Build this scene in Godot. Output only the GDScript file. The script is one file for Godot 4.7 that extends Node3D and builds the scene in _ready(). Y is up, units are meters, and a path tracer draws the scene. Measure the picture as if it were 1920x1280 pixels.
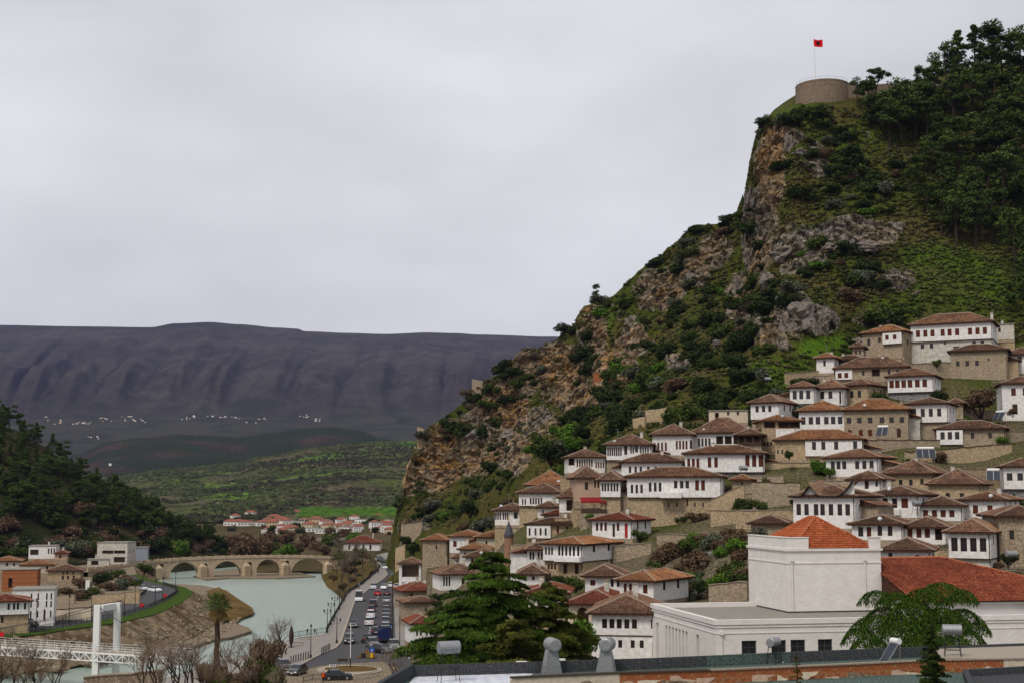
extends Node3D

# ---- lens of the photograph: 2600 px focal length on 1920x1280, eye level at row 930, eye 26 m above the road
const F := 2600.0
const EYE := 26.0
var P := atan(290.0 / 2600.0)
var M := {}
var taken := {}
var wins := {}
var rng := RandomNumberGenerator.new()
var nz := FastNoiseLite.new()
var nz2 := FastNoiseLite.new()
var nzr := FastNoiseLite.new()
var nzc := FastNoiseLite.new()
var near := []

func _ready() -> void:
	rng.seed = 7
	# camera
	var cam := Camera3D.new()
	cam.name = "camera"
	cam.fov = rad_to_deg(2.0 * atan(640.0 / F))
	cam.position = Vector3(0, EYE, 0)
	cam.rotation.x = P
	cam.near = 1.0
	cam.far = 30000.0
	add_child(cam)
	# sky, exposure, haze
	var env := Environment.new()
	env.background_mode = Environment.BG_SKY
	var sky := Sky.new()
	var pan := PanoramaSkyMaterial.new()
	pan.panorama = ImageTexture.create_from_image(cloud_sky())
	sky.sky_material = pan
	env.sky = sky
	env.background_energy_multiplier = 0.355
	env.tonemap_mode = Environment.TONE_MAPPER_LINEAR
	env.tonemap_exposure = 1.5
	env.sdfgi_enabled = true
	env.ssao_enabled = true
	env.ssil_enabled = true
	env.fog_enabled = true
	env.fog_density = 0.000021
	env.fog_light_color = Color(0.62, 0.65, 0.88)
	var we := WorldEnvironment.new()
	we.environment = env
	add_child(we)
	# the sun behind the cloud sheet: high, over the viewer's shoulder, very soft
	var sun := DirectionalLight3D.new()
	sun.name = "sun"
	sun.light_energy = 0.5
	sun.light_color = Color(1.0, 0.97, 0.93)
	sun.light_angular_distance = 18.0
	sun.shadow_enabled = true
	sun.rotation_degrees = Vector3(-52, -32, 0)
	add_child(sun)
	setup_noise()
	setup_materials()
	build_setting()
	build_town()
	build_hall()
	build_front_roof()
	build_vegetation()
	build_river_things()
	build_street()
	build_far()

func setup_noise() -> void:
	nz.seed = 11
	nz.frequency = 0.05
	nz.fractal_octaves = 4
	nz2.seed = 23
	nz2.frequency = 0.02
	nz2.fractal_octaves = 5
	nzr.seed = 5
	nzr.frequency = 0.06
	nzr.fractal_type = FastNoiseLite.FRACTAL_RIDGED
	nzr.fractal_octaves = 4
	nzc.seed = 41
	nzc.noise_type = FastNoiseLite.TYPE_CELLULAR
	nzc.cellular_return_type = FastNoiseLite.RETURN_CELL_VALUE
	nzc.fractal_type = FastNoiseLite.FRACTAL_NONE
	nzc.frequency = 0.2

func cloud_sky() -> Image:
	var n := FastNoiseLite.new()
	n.seed = 3
	n.frequency = 1.3
	n.fractal_octaves = 5
	var w := 1024
	var h := 512
	var im := Image.create(w, h, false, Image.FORMAT_RGBF)
	for y in h:
		var el := (0.5 - (y + 0.5) / h) * PI
		for x in w:
			var az := (x + 0.5) / w * TAU
			var dv := Vector3(cos(el) * sin(az), sin(el) * 2.6, cos(el) * cos(az))
			var k := n.get_noise_3dv(dv * 1.2) + 0.45 * n.get_noise_3dv(dv * 3.5)
			var b := 1.36 + 0.34 * k
			var c := Color(0.955, 0.965, 1.02) * b
			if el < -0.02:
				c = Color(0.35, 0.35, 0.36)
			im.set_pixel(x, y, c)
	return im

# ---- pixel <-> place
func up(px: float, py: float, d: float) -> Vector3:
	var yy := (640.0 - py) / F
	var dz := cos(P) - yy * sin(P)
	return Vector3((px - 960.0) / F / dz * d, EYE + (yy * cos(P) + sin(P)) / dz * d, -d)

func gp(px: float, py: float, h: float) -> Vector3:
	var yy := (640.0 - py) / F
	var s := (yy * cos(P) + sin(P)) / (cos(P) - yy * sin(P))
	return up(px, py, (h - EYE) / s)

func proj(p: Vector3) -> Vector2:
	var y := p.y - EYE
	var cy := y * cos(P) + p.z * sin(P)
	var cz := -y * sin(P) + p.z * cos(P)
	return Vector2(960.0 - p.x / cz * F, 640.0 + cy / cz * F)

# ---- mesh builder
class MB:
	var v := PackedVector3Array()
	var n := PackedVector3Array()
	var c := PackedColorArray()
	var col := Color(1, 1, 1)
	func tri(a: Vector3, b: Vector3, d: Vector3) -> void:
		var nn := (d - a).cross(b - a).normalized()
		v.append(a); v.append(b); v.append(d)
		n.append(nn); n.append(nn); n.append(nn)
		c.append(col); c.append(col); c.append(col)
	func quad(a: Vector3, b: Vector3, d: Vector3, e: Vector3) -> void:
		tri(a, b, d)
		tri(a, d, e)
	func box(o: Vector3, s: Vector3, t := Transform3D()) -> void:
		var h := s * 0.5
		var q: Array[Vector3] = []
		for i in 8:
			q.append(t * (o + Vector3(h.x if i & 1 else -h.x, h.y if i & 2 else -h.y, h.z if i & 4 else -h.z)))
		quad(q[6], q[7], q[5], q[4])
		quad(q[3], q[2], q[0], q[1])
		quad(q[2], q[6], q[4], q[0])
		quad(q[7], q[3], q[1], q[5])
		quad(q[2], q[3], q[7], q[6])
		quad(q[4], q[5], q[1], q[0])
	func bar(a: Vector3, b: Vector3, w: float, h: float) -> void:
		var z := (b - a).normalized()
		var x := Vector3.UP.cross(z)
		if x.length() < 0.01:
			x = Vector3.RIGHT
		x = x.normalized()
		var y := z.cross(x)
		box(Vector3.ZERO, Vector3(w, h, a.distance_to(b)), Transform3D(Basis(x, y, z), (a + b) * 0.5))
	func tube(pts: Array, rad: Array, sides := 6) -> void:
		var rings := []
		for i in pts.size():
			var p: Vector3 = pts[i]
			var t: Vector3 = (pts[mini(i + 1, pts.size() - 1)] - pts[maxi(i - 1, 0)]).normalized()
			var a := t.cross(Vector3(0.31, 0.2, 0.93) if absf(t.z) < 0.9 else Vector3.RIGHT).normalized()
			var b := t.cross(a)
			var ring := PackedVector3Array()
			for k in sides:
				var an := TAU * k / sides
				ring.append(p + (a * cos(an) + b * sin(an)) * rad[i])
			rings.append(ring)
		for i in pts.size() - 1:
			for k in sides:
				var k2 := (k + 1) % sides
				var r0: PackedVector3Array = rings[i]
				var r1: PackedVector3Array = rings[i + 1]
				quad(r1[k], r1[k2], r0[k2], r0[k])
		for k in range(1, sides - 1):
			var r0: PackedVector3Array = rings[0]
			var r1: PackedVector3Array = rings[-1]
			tri(r0[0], r0[k], r0[k + 1])
			tri(r1[0], r1[k + 1], r1[k])
	func lathe(prof: Array, sides: int, o := Vector3.ZERO) -> void:
		for i in prof.size() - 1:
			var a: Vector2 = prof[i]
			var b: Vector2 = prof[i + 1]
			for k in sides:
				var u := TAU * k / sides
				var w := TAU * (k + 1) / sides
				var d0 := Vector3(cos(u), 0, sin(u))
				var d1 := Vector3(cos(w), 0, sin(w))
				var p0 := o + d0 * a.x + Vector3.UP * a.y
				var p1 := o + d1 * a.x + Vector3.UP * a.y
				var p2 := o + d1 * b.x + Vector3.UP * b.y
				var p3 := o + d0 * b.x + Vector3.UP * b.y
				if a.x > 0.0001:
					tri(p0, p1, p2)
				if b.x > 0.0001:
					tri(p0, p2, p3)
	func slab(poly: PackedVector3Array, drop: float) -> void:
		var p2 := PackedVector2Array()
		for p in poly:
			p2.append(Vector2(p.x, p.z))
		if Geometry2D.is_polygon_clockwise(p2):
			p2.reverse()
			poly = poly.duplicate()
			poly.reverse()
		var idx := Geometry2D.triangulate_polygon(p2)
		for i in range(0, idx.size(), 3):
			var a := poly[idx[i]]
			var b := poly[idx[i + 1]]
			var d := poly[idx[i + 2]]
			if (d - a).cross(b - a).y < 0:
				tri(a, d, b)
			else:
				tri(a, b, d)
		if drop > 0:
			for i in poly.size():
				var a := poly[i]
				var b := poly[(i + 1) % poly.size()]
				var dn := Vector3.DOWN * drop
				quad(b, a, a + dn, b + dn)
	func mesh() -> ArrayMesh:
		var m := ArrayMesh.new()
		var arr := []
		arr.resize(Mesh.ARRAY_MAX)
		arr[Mesh.ARRAY_VERTEX] = v
		arr[Mesh.ARRAY_NORMAL] = n
		arr[Mesh.ARRAY_COLOR] = c
		m.add_surface_from_arrays(Mesh.PRIMITIVE_TRIANGLES, arr)
		return m

func put(mesh: Mesh, called: String, mat: Material, parent: Node = null, at := Vector3.ZERO) -> MeshInstance3D:
	var o := MeshInstance3D.new()
	o.mesh = mesh
	o.material_override = mat
	o.position = at
	if parent == null:
		o.name = numbered(called)
		add_child(o)
	else:
		o.name = called
		parent.add_child(o, true)
	return o

func numbered(called: String) -> String:
	var k: int = taken.get(called, -1) + 1
	taken[called] = k
	return called if k == 0 else "%s_%03d" % [called, k]

func tag(o: Node, label: String, cat := "", group := "", kind := "") -> Node:
	o.set_meta("label", label)
	if cat:
		o.set_meta("category", cat)
	if group:
		o.set_meta("group", group)
	if kind:
		o.set_meta("kind", kind)
	return o

func thing(called: String, label: String, cat: String, at := Vector3.ZERO, turn := 0.0, group := "") -> Node3D:
	var o := Node3D.new()
	o.name = numbered(called)
	add_child(o)
	o.position = at
	o.rotation.y = turn
	tag(o, label, cat, group)
	return o

func again(o: Node3D, base: String, at: Vector3, turn: float, sc: Vector3, label := "", group := "") -> Node3D:
	var r: Node3D = o.duplicate()
	r.name = numbered(base)
	add_child(r)
	r.position = at
	r.rotation.y = turn
	r.scale = sc
	if label:
		r.set_meta("label", label)
	if group:
		r.set_meta("group", group)
	return r

# ---- materials
func lin(r: float, g: float, b: float) -> Color:
	return Color(r, g, b).linear_to_srgb()

func mat(key: String, c: Color, rough := 0.9, tex: Texture2D = null, sc := 1.0, nrm: Texture2D = null, ns := 1.0) -> StandardMaterial3D:
	var m := StandardMaterial3D.new()
	m.resource_name = key
	m.albedo_color = c
	m.roughness = rough
	m.metallic_specular = 0.35 if rough < 0.7 else 0.1
	if tex or nrm:
		m.uv1_triplanar = true
		m.uv1_world_triplanar = true
		m.uv1_scale = Vector3(sc, sc, sc)
	if tex:
		m.albedo_texture = tex
	if nrm:
		m.normal_enabled = true
		m.normal_texture = nrm
		m.normal_scale = ns
	M[key] = m
	return m

func vmat(key: String, rough := 0.95, tex: Texture2D = null, sc := 1.0, nrm: Texture2D = null, ns := 1.0) -> StandardMaterial3D:
	var m := mat(key, Color(1, 1, 1), rough, tex, sc, nrm, ns)
	m.vertex_color_use_as_albedo = true
	return m

func noise_img(sd: int, fr: float, oct: int, size: int, type := FastNoiseLite.TYPE_SIMPLEX_SMOOTH) -> Image:
	var n := FastNoiseLite.new()
	n.seed = sd
	n.noise_type = type
	n.frequency = fr
	n.fractal_octaves = oct
	return n.get_seamless_image(size, size)

func ramp_img(im: Image, lo: Color, hi: Color, con := 1.0) -> Image:
	var w := im.get_width()
	var o := Image.create(w, w, false, Image.FORMAT_RGB8)
	for y in w:
		for x in w:
			var t := clampf((im.get_pixel(x, y).r - 0.5) * con + 0.5, 0, 1)
			o.set_pixel(x, y, lo.lerp(hi, t))
	return o

func stone_img(size: int) -> Array:
	var n := FastNoiseLite.new()
	n.seed = 9
	n.noise_type = FastNoiseLite.TYPE_CELLULAR
	n.fractal_type = FastNoiseLite.FRACTAL_NONE
	n.frequency = 0.055
	n.cellular_jitter = 0.8
	n.cellular_return_type = FastNoiseLite.RETURN_CELL_VALUE
	var a := n.get_seamless_image(size, size, false, false, 0.05)
	n.cellular_return_type = FastNoiseLite.RETURN_DISTANCE2_SUB
	var b := n.get_seamless_image(size, size, false, false, 0.05)
	var g := noise_img(4, 0.02, 4, size)
	var o := Image.create(size, size, false, Image.FORMAT_RGB8)
	var hgt := Image.create(size, size, false, Image.FORMAT_RGB8)
	for y in size:
		for x in size:
			var t: float = a.get_pixel(x, y).r
			var e: float = smoothstep(0.0, 0.12, b.get_pixel(x, y).r)
			var w: float = g.get_pixel(x, y).r
			var c := Color(0.60, 0.555, 0.50).lerp(Color(0.90, 0.86, 0.80), t)
			c = c.lerp(Color(0.80, 0.70, 0.55), clampf(w * 2.0 - 0.9, 0, 0.6))
			c = Color(0.52, 0.48, 0.43).lerp(c, 0.35 + 0.65 * e)
			o.set_pixel(x, y, c)
			hgt.set_pixel(x, y, Color(e, e, e) * (0.7 + 0.3 * t))
	return [o, hgt]

func tx(im: Image) -> ImageTexture:
	return ImageTexture.create_from_image(im)

func nrm(im: Image, s := 4.0) -> ImageTexture:
	var k: Image = im.duplicate()
	k.convert(Image.FORMAT_RGBA8)
	k.bump_map_to_normal_map(s)
	return tx(k)

func setup_materials() -> void:
	var g1 := noise_img(1, 0.02, 6, 512)
	var g2 := noise_img(2, 0.06, 4, 512)
	var plaster := tx(ramp_img(g1, Color(0.885, 0.87, 0.845), Color(1, 1, 1), 1.5))
	var grain := tx(ramp_img(g2, Color(0.62, 0.62, 0.62), Color(1, 1, 1), 1.4))
	var rough := tx(ramp_img(g1, Color(0.55, 0.55, 0.55), Color(1, 1, 1), 1.8))
	var gn := nrm(g2, 6.0)
	var rn := nrm(g1, 12.0)
	var st := stone_img(512)
	var stt := tx(st[0])
	var stn := nrm(st[1], 5.0)
	mat("white", lin(0.80, 0.79, 0.78), 0.9, plaster, 0.11, gn, 0.15)
	mat("lime", lin(0.64, 0.61, 0.56), 0.92, tx(ramp_img(g1, Color(0.8, 0.78, 0.74), Color(1, 1, 1), 1.4)), 0.09, gn, 0.25)
	mat("cream", lin(0.62, 0.54, 0.42), 0.92, plaster, 0.2, gn, 0.2)
	mat("tan", lin(0.50, 0.36, 0.27), 0.92, plaster, 0.2, gn, 0.2)
	mat("grey_render", lin(0.36, 0.35, 0.34), 0.92, rough, 0.2, gn, 0.2)
	mat("hall", lin(0.72, 0.69, 0.655), 0.9, tx(ramp_img(g1, Color(0.945, 0.94, 0.93), Color(1, 1, 1), 1.2)), 0.05, gn, 0.12)
	mat("stone", lin(0.66, 0.62, 0.56), 0.95, stt, 0.16, stn, 1.0)
	mat("stone_warm", lin(0.80, 0.72, 0.58), 0.95, stt, 0.17, stn, 1.0)
	mat("stone_grey", lin(0.40, 0.36, 0.335), 0.95, stt, 0.15, stn, 1.0)
	mat("bridge_stone", lin(0.86, 0.80, 0.70), 0.95, stt, 0.12, stn, 0.7)
	mat("wood", lin(0.06, 0.036, 0.025), 0.75)
	mat("wood_red", lin(0.11, 0.032, 0.02), 0.7)
	mat("timber_wall", lin(0.24, 0.17, 0.115), 0.85, grain, 0.8)
	mat("wood_old", lin(0.10, 0.075, 0.055), 0.85, grain, 0.8)
	mat("door_red", lin(0.42, 0.015, 0.02), 0.5)
	mat("eave", lin(0.055, 0.04, 0.032), 0.85)
	mat("under", lin(0.12, 0.06, 0.04), 0.95, rough, 0.4)
	mat("cap", lin(0.45, 0.36, 0.28), 0.95, rough, 0.9)
	mat("cap_red", lin(0.36, 0.12, 0.06), 0.9)
	vmat("tile", 0.9)
	var gl := mat("glass", lin(0.018, 0.02, 0.023), 0.12)
	gl.metallic_specular = 0.5
	var cg := mat("car_glass", lin(0.012, 0.014, 0.016), 0.08)
	cg.metallic_specular = 0.5
	mat("minaret", lin(0.52, 0.36, 0.29), 0.95, stt, 0.3, stn, 0.4)
	vmat("terrain", 0.97, rough, 0.13, rn, 1.0)
	vmat("rock", 0.97, rough, 0.3, rn, 1.0)
	vmat("far_terrain", 1.0, rough, 0.011)
	vmat("leaf", 0.75)
	M.leaf.backlight_enabled = true
	M.leaf.backlight = lin(0.02, 0.03, 0.008)
	mat("bark", lin(0.075, 0.055, 0.042), 0.95, rough, 1.5)
	vmat("twig", 0.95)
	mat("asphalt", lin(0.115, 0.113, 0.118), 0.9, grain, 0.35, gn, 0.2)
	mat("paving", lin(0.42, 0.385, 0.345), 0.9, rough, 0.45, gn, 0.2)
	mat("kerb", lin(0.48, 0.42, 0.34), 0.9, grain, 1.0)
	mat("sand", lin(0.34, 0.27, 0.19), 0.97, rough, 0.25, gn, 0.4)
	mat("grass", lin(0.075, 0.13, 0.02), 0.97, rough, 0.5, rn, 0.8)
	mat("dry_grass", lin(0.20, 0.125, 0.045), 0.97, rough, 0.3, rn, 0.8)
	var rip := noise_img(31, 0.025, 4, 512)
	var w := mat("water", lin(0.27, 0.335, 0.275), 0.32, tx(ramp_img(g1, Color(0.88, 0.88, 0.88), Color(1, 1, 1), 1.3)), 0.03, nrm(rip, 5.0), 0.22)
	w.metallic_specular = 0.4
	mat("white_steel", lin(0.78, 0.78, 0.78), 0.5, plaster, 0.5)
	mat("black_iron", lin(0.018, 0.018, 0.02), 0.5)
	mat("felt", lin(0.10, 0.105, 0.11), 0.9, rough, 0.6, gn, 0.3)
	mat("felt_green", lin(0.13, 0.18, 0.16), 0.9, rough, 0.5, gn, 0.3)
	mat("membrane", lin(0.66, 0.67, 0.71), 0.55, tx(ramp_img(g1, Color(0.82, 0.83, 0.85), Color(1, 1, 1), 1.6)), 0.12)
	mat("concrete", lin(0.42, 0.39, 0.34), 0.93, rough, 0.5, gn, 0.3)
	mat("galvanised", lin(0.50, 0.51, 0.52), 0.45, rough, 1.2)
	M.galvanised.metallic = 0.5
	mat("solar", lin(0.028, 0.033, 0.045), 0.35)
	mat("plastic_white", lin(0.7, 0.69, 0.66), 0.6)
	mat("rubber", lin(0.02, 0.02, 0.02), 0.85)
	mat("chrome", lin(0.5, 0.5, 0.5), 0.3)
	M.chrome.metallic = 0.8
	mat("lamp_white", lin(0.8, 0.78, 0.7), 0.3)
	mat("tail_red", lin(0.5, 0.01, 0.012), 0.3)
	mat("flag_red", lin(0.62, 0.008, 0.018), 0.75)
	mat("flag_black", lin(0.012, 0.01, 0.012), 0.75)
	mat("sign_blue", lin(0.02, 0.08, 0.42), 0.5)
	mat("sign_red", lin(0.55, 0.012, 0.015), 0.5)
	mat("sign_yellow", lin(0.65, 0.38, 0.02), 0.5)
	mat("awning_red", lin(0.22, 0.02, 0.022), 0.8)
	mat("lead", lin(0.055, 0.058, 0.068), 0.6)
	mat("gold", lin(0.6, 0.38, 0.08), 0.3)
	mat("corrugated", lin(0.25, 0.28, 0.32), 0.6)
	mat("far_white", lin(0.74, 0.71, 0.67), 0.9)
	mat("far_cream", lin(0.58, 0.46, 0.30), 0.9)
	mat("far_roof", lin(0.24, 0.09, 0.06), 0.9)
	vmat("skin", 0.8)
	# bricks of the minaret and the front parapet are far below a pixel pair each
	var br := Image.create(256, 256, false, Image.FORMAT_RGB8)
	var r2 := RandomNumberGenerator.new()
	r2.seed = 77
	br.fill(Color(0.62, 0.56, 0.48))
	for row in 16:
		for k in 9:
			var t := r2.randf()
			var c := Color(0.56, 0.27, 0.13).lerp(Color(0.78, 0.44, 0.22), t)
			if r2.randf() < 0.14:
				c = Color(0.70, 0.60, 0.45)
			br.fill_rect(Rect2i(k * 32 - (16 if row % 2 else 0), row * 16, 30, 13), c)
	mat("brick", lin(0.72, 0.66, 0.6), 0.95, tx(br), 0.8, gn, 0.3)

# ---- the castle hill: cross sections from the street up to the ridge and down behind it.
# each: column, then nine stations [distance, row of the photograph] or [distance, height, 1]
var HILL := [
	[700, [100, -9, 1], [200, -9, 1], [300, -9, 1], [400, -9, 1], [480, -9, 1], [500, -9, 1], [510, -9, 1], [540, -9, 1], [700, -12, 1]],
	[728, [100, -3, 1], [200, -3, 1], [300, -3, 1], [420, -3, 1], [490, -3, 1], [508, -1, 1], [522, 4, 1], [545, 3, 1], [700, -12, 1]],
	[738, [100, -1.5, 1], [200, -1.5, 1], [300, -1.5, 1], [420, -1.5, 1], [490, -0.5, 1], [506, 1005], [520, 985], [550, 985], [700, -12, 1]],
	[755, [100, -0.5, 1], [200, -0.5, 1], [300, -0.5, 1], [425, -0.2, 1], [488, 1010], [507, 945], [516, 930], [550, 925], [700, -12, 1]],
	[762, [100, -0.3, 1], [200, -0.3, 1], [300, -0.3, 1], [425, 1, 1], [486, 1002], [508, 928], [515, 898], [550, 900], [700, -12, 1]],
	[772, [100, -0.3, 1], [210, -0.3, 1], [310, 0, 1], [425, 2, 1], [484, 998], [508, 922], [514, 860], [550, 870], [700, -12, 1]],
	[786, [100, -0.3, 1], [220, -0.2, 1], [320, 1, 1], [420, 5, 1], [478, 993], [507, 920], [513, 828], [550, 840], [700, -12, 1]],
	[797, [100, -0.2, 1], [225, 0, 1], [325, 4, 1], [415, 10, 1], [470, 985], [505, 918], [512, 812], [550, 830], [700, -12, 1]],
	[850, [110, 0, 1], [225, 0, 1], [310, 5, 1], [385, 985], [450, 962], [498, 912], [506, 772], [545, 790], [700, -12, 1]],
	[900, [120, 0, 1], [205, 0.5, 1], [285, 6.5, 1], [345, 952], [425, 925], [488, 872], [498, 726], [540, 745], [700, -12, 1]],
	[985, [130, 0.5, 1], [190, 3, 1], [250, 10, 1], [318, 888], [408, 842], [474, 785], [488, 662], [530, 680], [700, -12, 1]],
	[1040, [130, 2, 1], [180, 5, 1], [240, 16, 1], [310, 862], [402, 805], [466, 745], [481, 640], [525, 655], [700, -10, 1]],
	[1078, [130, 2, 1], [170, 6, 1], [235, 18, 1], [305, 850], [396, 785], [460, 715], [476, 606], [520, 625], [700, -10, 1]],
	[1090, [130, 2, 1], [168, 6, 1], [233, 19, 1], [303, 848], [394, 780], [458, 700], [474, 580], [518, 600], [700, -10, 1]],
	[1110, [130, 2, 1], [167, 6, 1], [232, 19, 1], [300, 843], [390, 768], [456, 685], [472, 572], [516, 590], [700, -10, 1]],
	[1150, [130, 3, 1], [167, 6, 1], [232, 20, 1], [296, 830], [384, 742], [452, 650], [466, 556], [510, 570], [700, -8, 1]],
	[1195, [130, 3, 1], [168, 7, 1], [234, 21, 1], [291, 818], [376, 712], [446, 606], [460, 508], [505, 520], [700, -5, 1]],
	[1225, [130, 3, 1], [168, 7, 1], [234, 22, 1], [289, 808], [372, 700], [442, 586], [456, 484], [500, 495], [700, 0, 1]],
	[1260, [130, 3, 1], [168, 7, 1], [235, 22, 1], [288, 798], [368, 684], [438, 566], [452, 462], [498, 475], [700, 0, 1]],
	[1300, [130, 4, 1], [168, 8, 1], [235, 23, 1], [288, 785], [364, 664], [430, 545], [446, 422], [495, 435], [700, 0, 1]],
	[1345, [130, 4, 1], [168, 9, 1], [234, 24, 1], [289, 772], [360, 648], [424, 532], [440, 420], [490, 425], [700, 10, 1]],
	[1380, [130, 5, 1], [167, 9, 1], [232, 25, 1], [290, 762], [357, 638], [419, 526], [434, 404], [480, 405], [700, 10, 1]],
	[1396, [130, 5, 1], [167, 10, 1], [231, 25, 1], [291, 757], [356, 634], [415, 522], [431, 376], [480, 370], [700, 20, 1]],
	[1404, [130, 5, 1], [167, 10, 1], [230, 25, 1], [292, 752], [355, 628], [411, 510], [428, 328], [480, 320], [700, 20, 1]],
	[1413, [130, 5, 1], [167, 10, 1], [230, 25, 1], [293, 746], [354, 620], [408, 494], [425, 284], [480, 270], [700, 20, 1]],
	[1422, [130, 5, 1], [166, 10, 1], [229, 25, 1], [294, 740], [353, 612], [405, 480], [423, 250], [480, 240], [700, 20, 1]],
	[1452, [130, 6, 1], [166, 11, 1], [228, 25, 1], [299, 715], [352, 588], [398, 450], [418, 216], [475, 205], [700, 30, 1]],
	[1492, [130, 6, 1], [165, 11, 1], [226, 25, 1], [306, 690], [352, 560], [392, 420], [414, 203], [470, 180], [700, 30, 1]],
	[1600, [130, 6, 1], [165, 12, 1], [228, 26, 1], [330, 642], [358, 505], [392, 352], [417, 188], [480, 165], [700, 40, 1]],
	[1720, [130, 7, 1], [166, 12, 1], [230, 27, 1], [338, 605], [364, 482], [397, 330], [424, 178], [490, 150], [700, 40, 1]],
	[1800, [130, 7, 1], [166, 13, 1], [231, 27, 1], [338, 600], [365, 476], [400, 315], [428, 160], [500, 130], [700, 40, 1]],
	[1920, [130, 7, 1], [168, 14, 1], [232, 28, 1], [338, 606], [367, 472], [402, 298], [432, 125], [500, 110], [700, 40, 1]],
	[2200, [130, 7, 1], [168, 14, 1], [232, 28, 1], [338, 600], [368, 465], [404, 290], [436, 100], [500, 90], [700, 40, 1]],
	[2700, [130, 7, 1], [168, 14, 1], [232, 28, 1], [338, 600], [368, 480], [404, 330], [436, 200], [500, 190], [700, 40, 1]],
]
# ground of the hill across the river
var HILL2 := [
	[-900, [435, -9, 1], [444, 0, 1], [520, 6, 1], [580, 40, 1], [690, 105, 1], [800, 60, 1]],
	[-300, [435, -9, 1], [444, 0, 1], [520, 6, 1], [580, 38, 1], [670, 95, 1], [800, 60, 1]],
	[0, [461, -9, 1], [470, 0.5, 1], [530, 6, 1], [580, 895], [650, 790], [780, 40, 1]],
	[60, [480, -9, 1], [489, 0.5, 1], [540, 6, 1], [582, 915], [646, 825], [780, 30, 1]],
	[130, [515, -9, 1], [524, 0.5, 1], [560, 6, 1], [590, 935], [640, 872], [760, 20, 1]],
	[215, [560, -9, 1], [569, 0.5, 1], [588, 6, 1], [605, 955], [635, 925], [740, 10, 1]],
	[320, [591, -9, 1], [600, 0.0, 1], [612, 4, 1], [625, 990], [645, 982], [720, 2, 1]],
	[400, [621, -9, 1], [630, -1, 1], [640, 1, 1], [650, 1010], [665, 1008], [700, 0, 1]],
	[470, [651, -9, 1], [660, -6, 1], [668, -4, 1], [676, -3, 1], [690, -3, 1], [700, -6, 1]],
]
var bases := []   # [x, z, height wanted] under every house, filled before the ground is made

func station(e) -> Array:
	return e

func col_at(tab: Array, u: float) -> PackedVector3Array:
	var i := 0
	while i < tab.size() - 2 and u > tab[i + 1][0]:
		i += 1
	var a: Array = tab[i]
	var b: Array = tab[i + 1]
	var t: float = clampf((u - a[0]) / float(b[0] - a[0]), 0, 1)
	var out := PackedVector3Array()
	for s in range(1, a.size()):
		out.append(stp(a[0], a[s]).lerp(stp(b[0], b[s]), t))
	return out

func stp(px: float, e: Array) -> Vector3:
	if e.size() == 3:
		return up(px, 930.0 + (EYE - e[1]) / e[0] * F, e[0])
	return up(px, e[1], e[0])

func on_col(c: PackedVector3Array, v: float) -> Vector3:
	var i := clampi(int(v), 0, c.size() - 2)
	var f := v - i
	return c[i].lerp(c[i + 1], f)

# where the rock shows: [column, row, half width, half height, how ochre]
var ROCKS := [
	[1445, 330, 34, 95, 0.9], [1470, 260, 45, 30, 0.2], [1425, 440, 40, 110, 0.45], [1490, 590, 55, 55, 0.12], [1440, 620, 45, 40, 0.1], [1600, 440, 95, 42, 0.12], [1500, 470, 70, 60, 0.2],
	[1540, 600, 40, 40, 0.1], [1680, 525, 45, 26, 0.1], [1530, 300, 30, 40, 0.05], [1650, 600, 60, 16, 0.1],
	[1235, 545, 60, 50, 0.85], [1300, 500, 40, 45, 0.5], [1340, 470, 40, 40, 0.4], [1110, 620, 32, 60, 0.55], [1150, 690, 60, 40, 0.8], [1050, 690, 60, 55, 0.75], [1080, 740, 80, 36, 0.6], [1190, 640, 40, 40, 0.5],
	[985, 700, 45, 60, 0.7], [940, 760, 75, 55, 0.85], [870, 840, 105, 70, 0.75], [820, 880, 60, 50, 0.95], [1000, 790, 50, 36, 0.35], [960, 850, 50, 50, 0.6], [770, 900, 20, 40, 0.8],
	[775, 985, 35, 16, 0.3], [1270, 680, 30, 20, 0.2], [1385, 560, 30, 60, 0.3],
]
# open meadow: [column, row, half width, half height, greenness]
var MEADOW := [[1790, 520, 140, 80, 0.5], [1560, 655, 80, 26, 1.0], [1660, 600, 70, 40, 0.55], [1460, 690, 60, 22, 0.9], [1800, 640, 140, 40, 0.5], [1590, 290, 110, 70, 0.2], [1500, 220, 60, 24, 0.35], [1120, 605, 40, 40, 0.5], [1050, 890, 30, 16, 0.8], [1420, 730, 40, 16, 0.6]]

func mask(tab: Array, px: float, py: float, which := -1) -> float:
	var best := 0.0
	for r in tab:
		var dx: float = (px - r[0]) / r[2]
		var dy: float = (py - r[1]) / r[3]
		var k: float = 1.0 - (dx * dx + dy * dy)
		if k > 0:
			k = minf(1.0, k * 1.6)
			best = maxf(best, k if which < 0 else k * r[which])
	return best

func fit_bases(p: Vector3) -> float:
	var sw := 0.0
	var s := 0.0
	for b in near:
		var dx: float = p.x - b[0]
		if absf(dx) > 34:
			continue
		var dz: float = p.z - b[1]
		if absf(dz) > 34:
			continue
		var w := exp(-(dx * dx + dz * dz) / 85.0)
		sw += w
		s += w * (b[2] - p.y)
	return s / (sw + 0.16)

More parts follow.
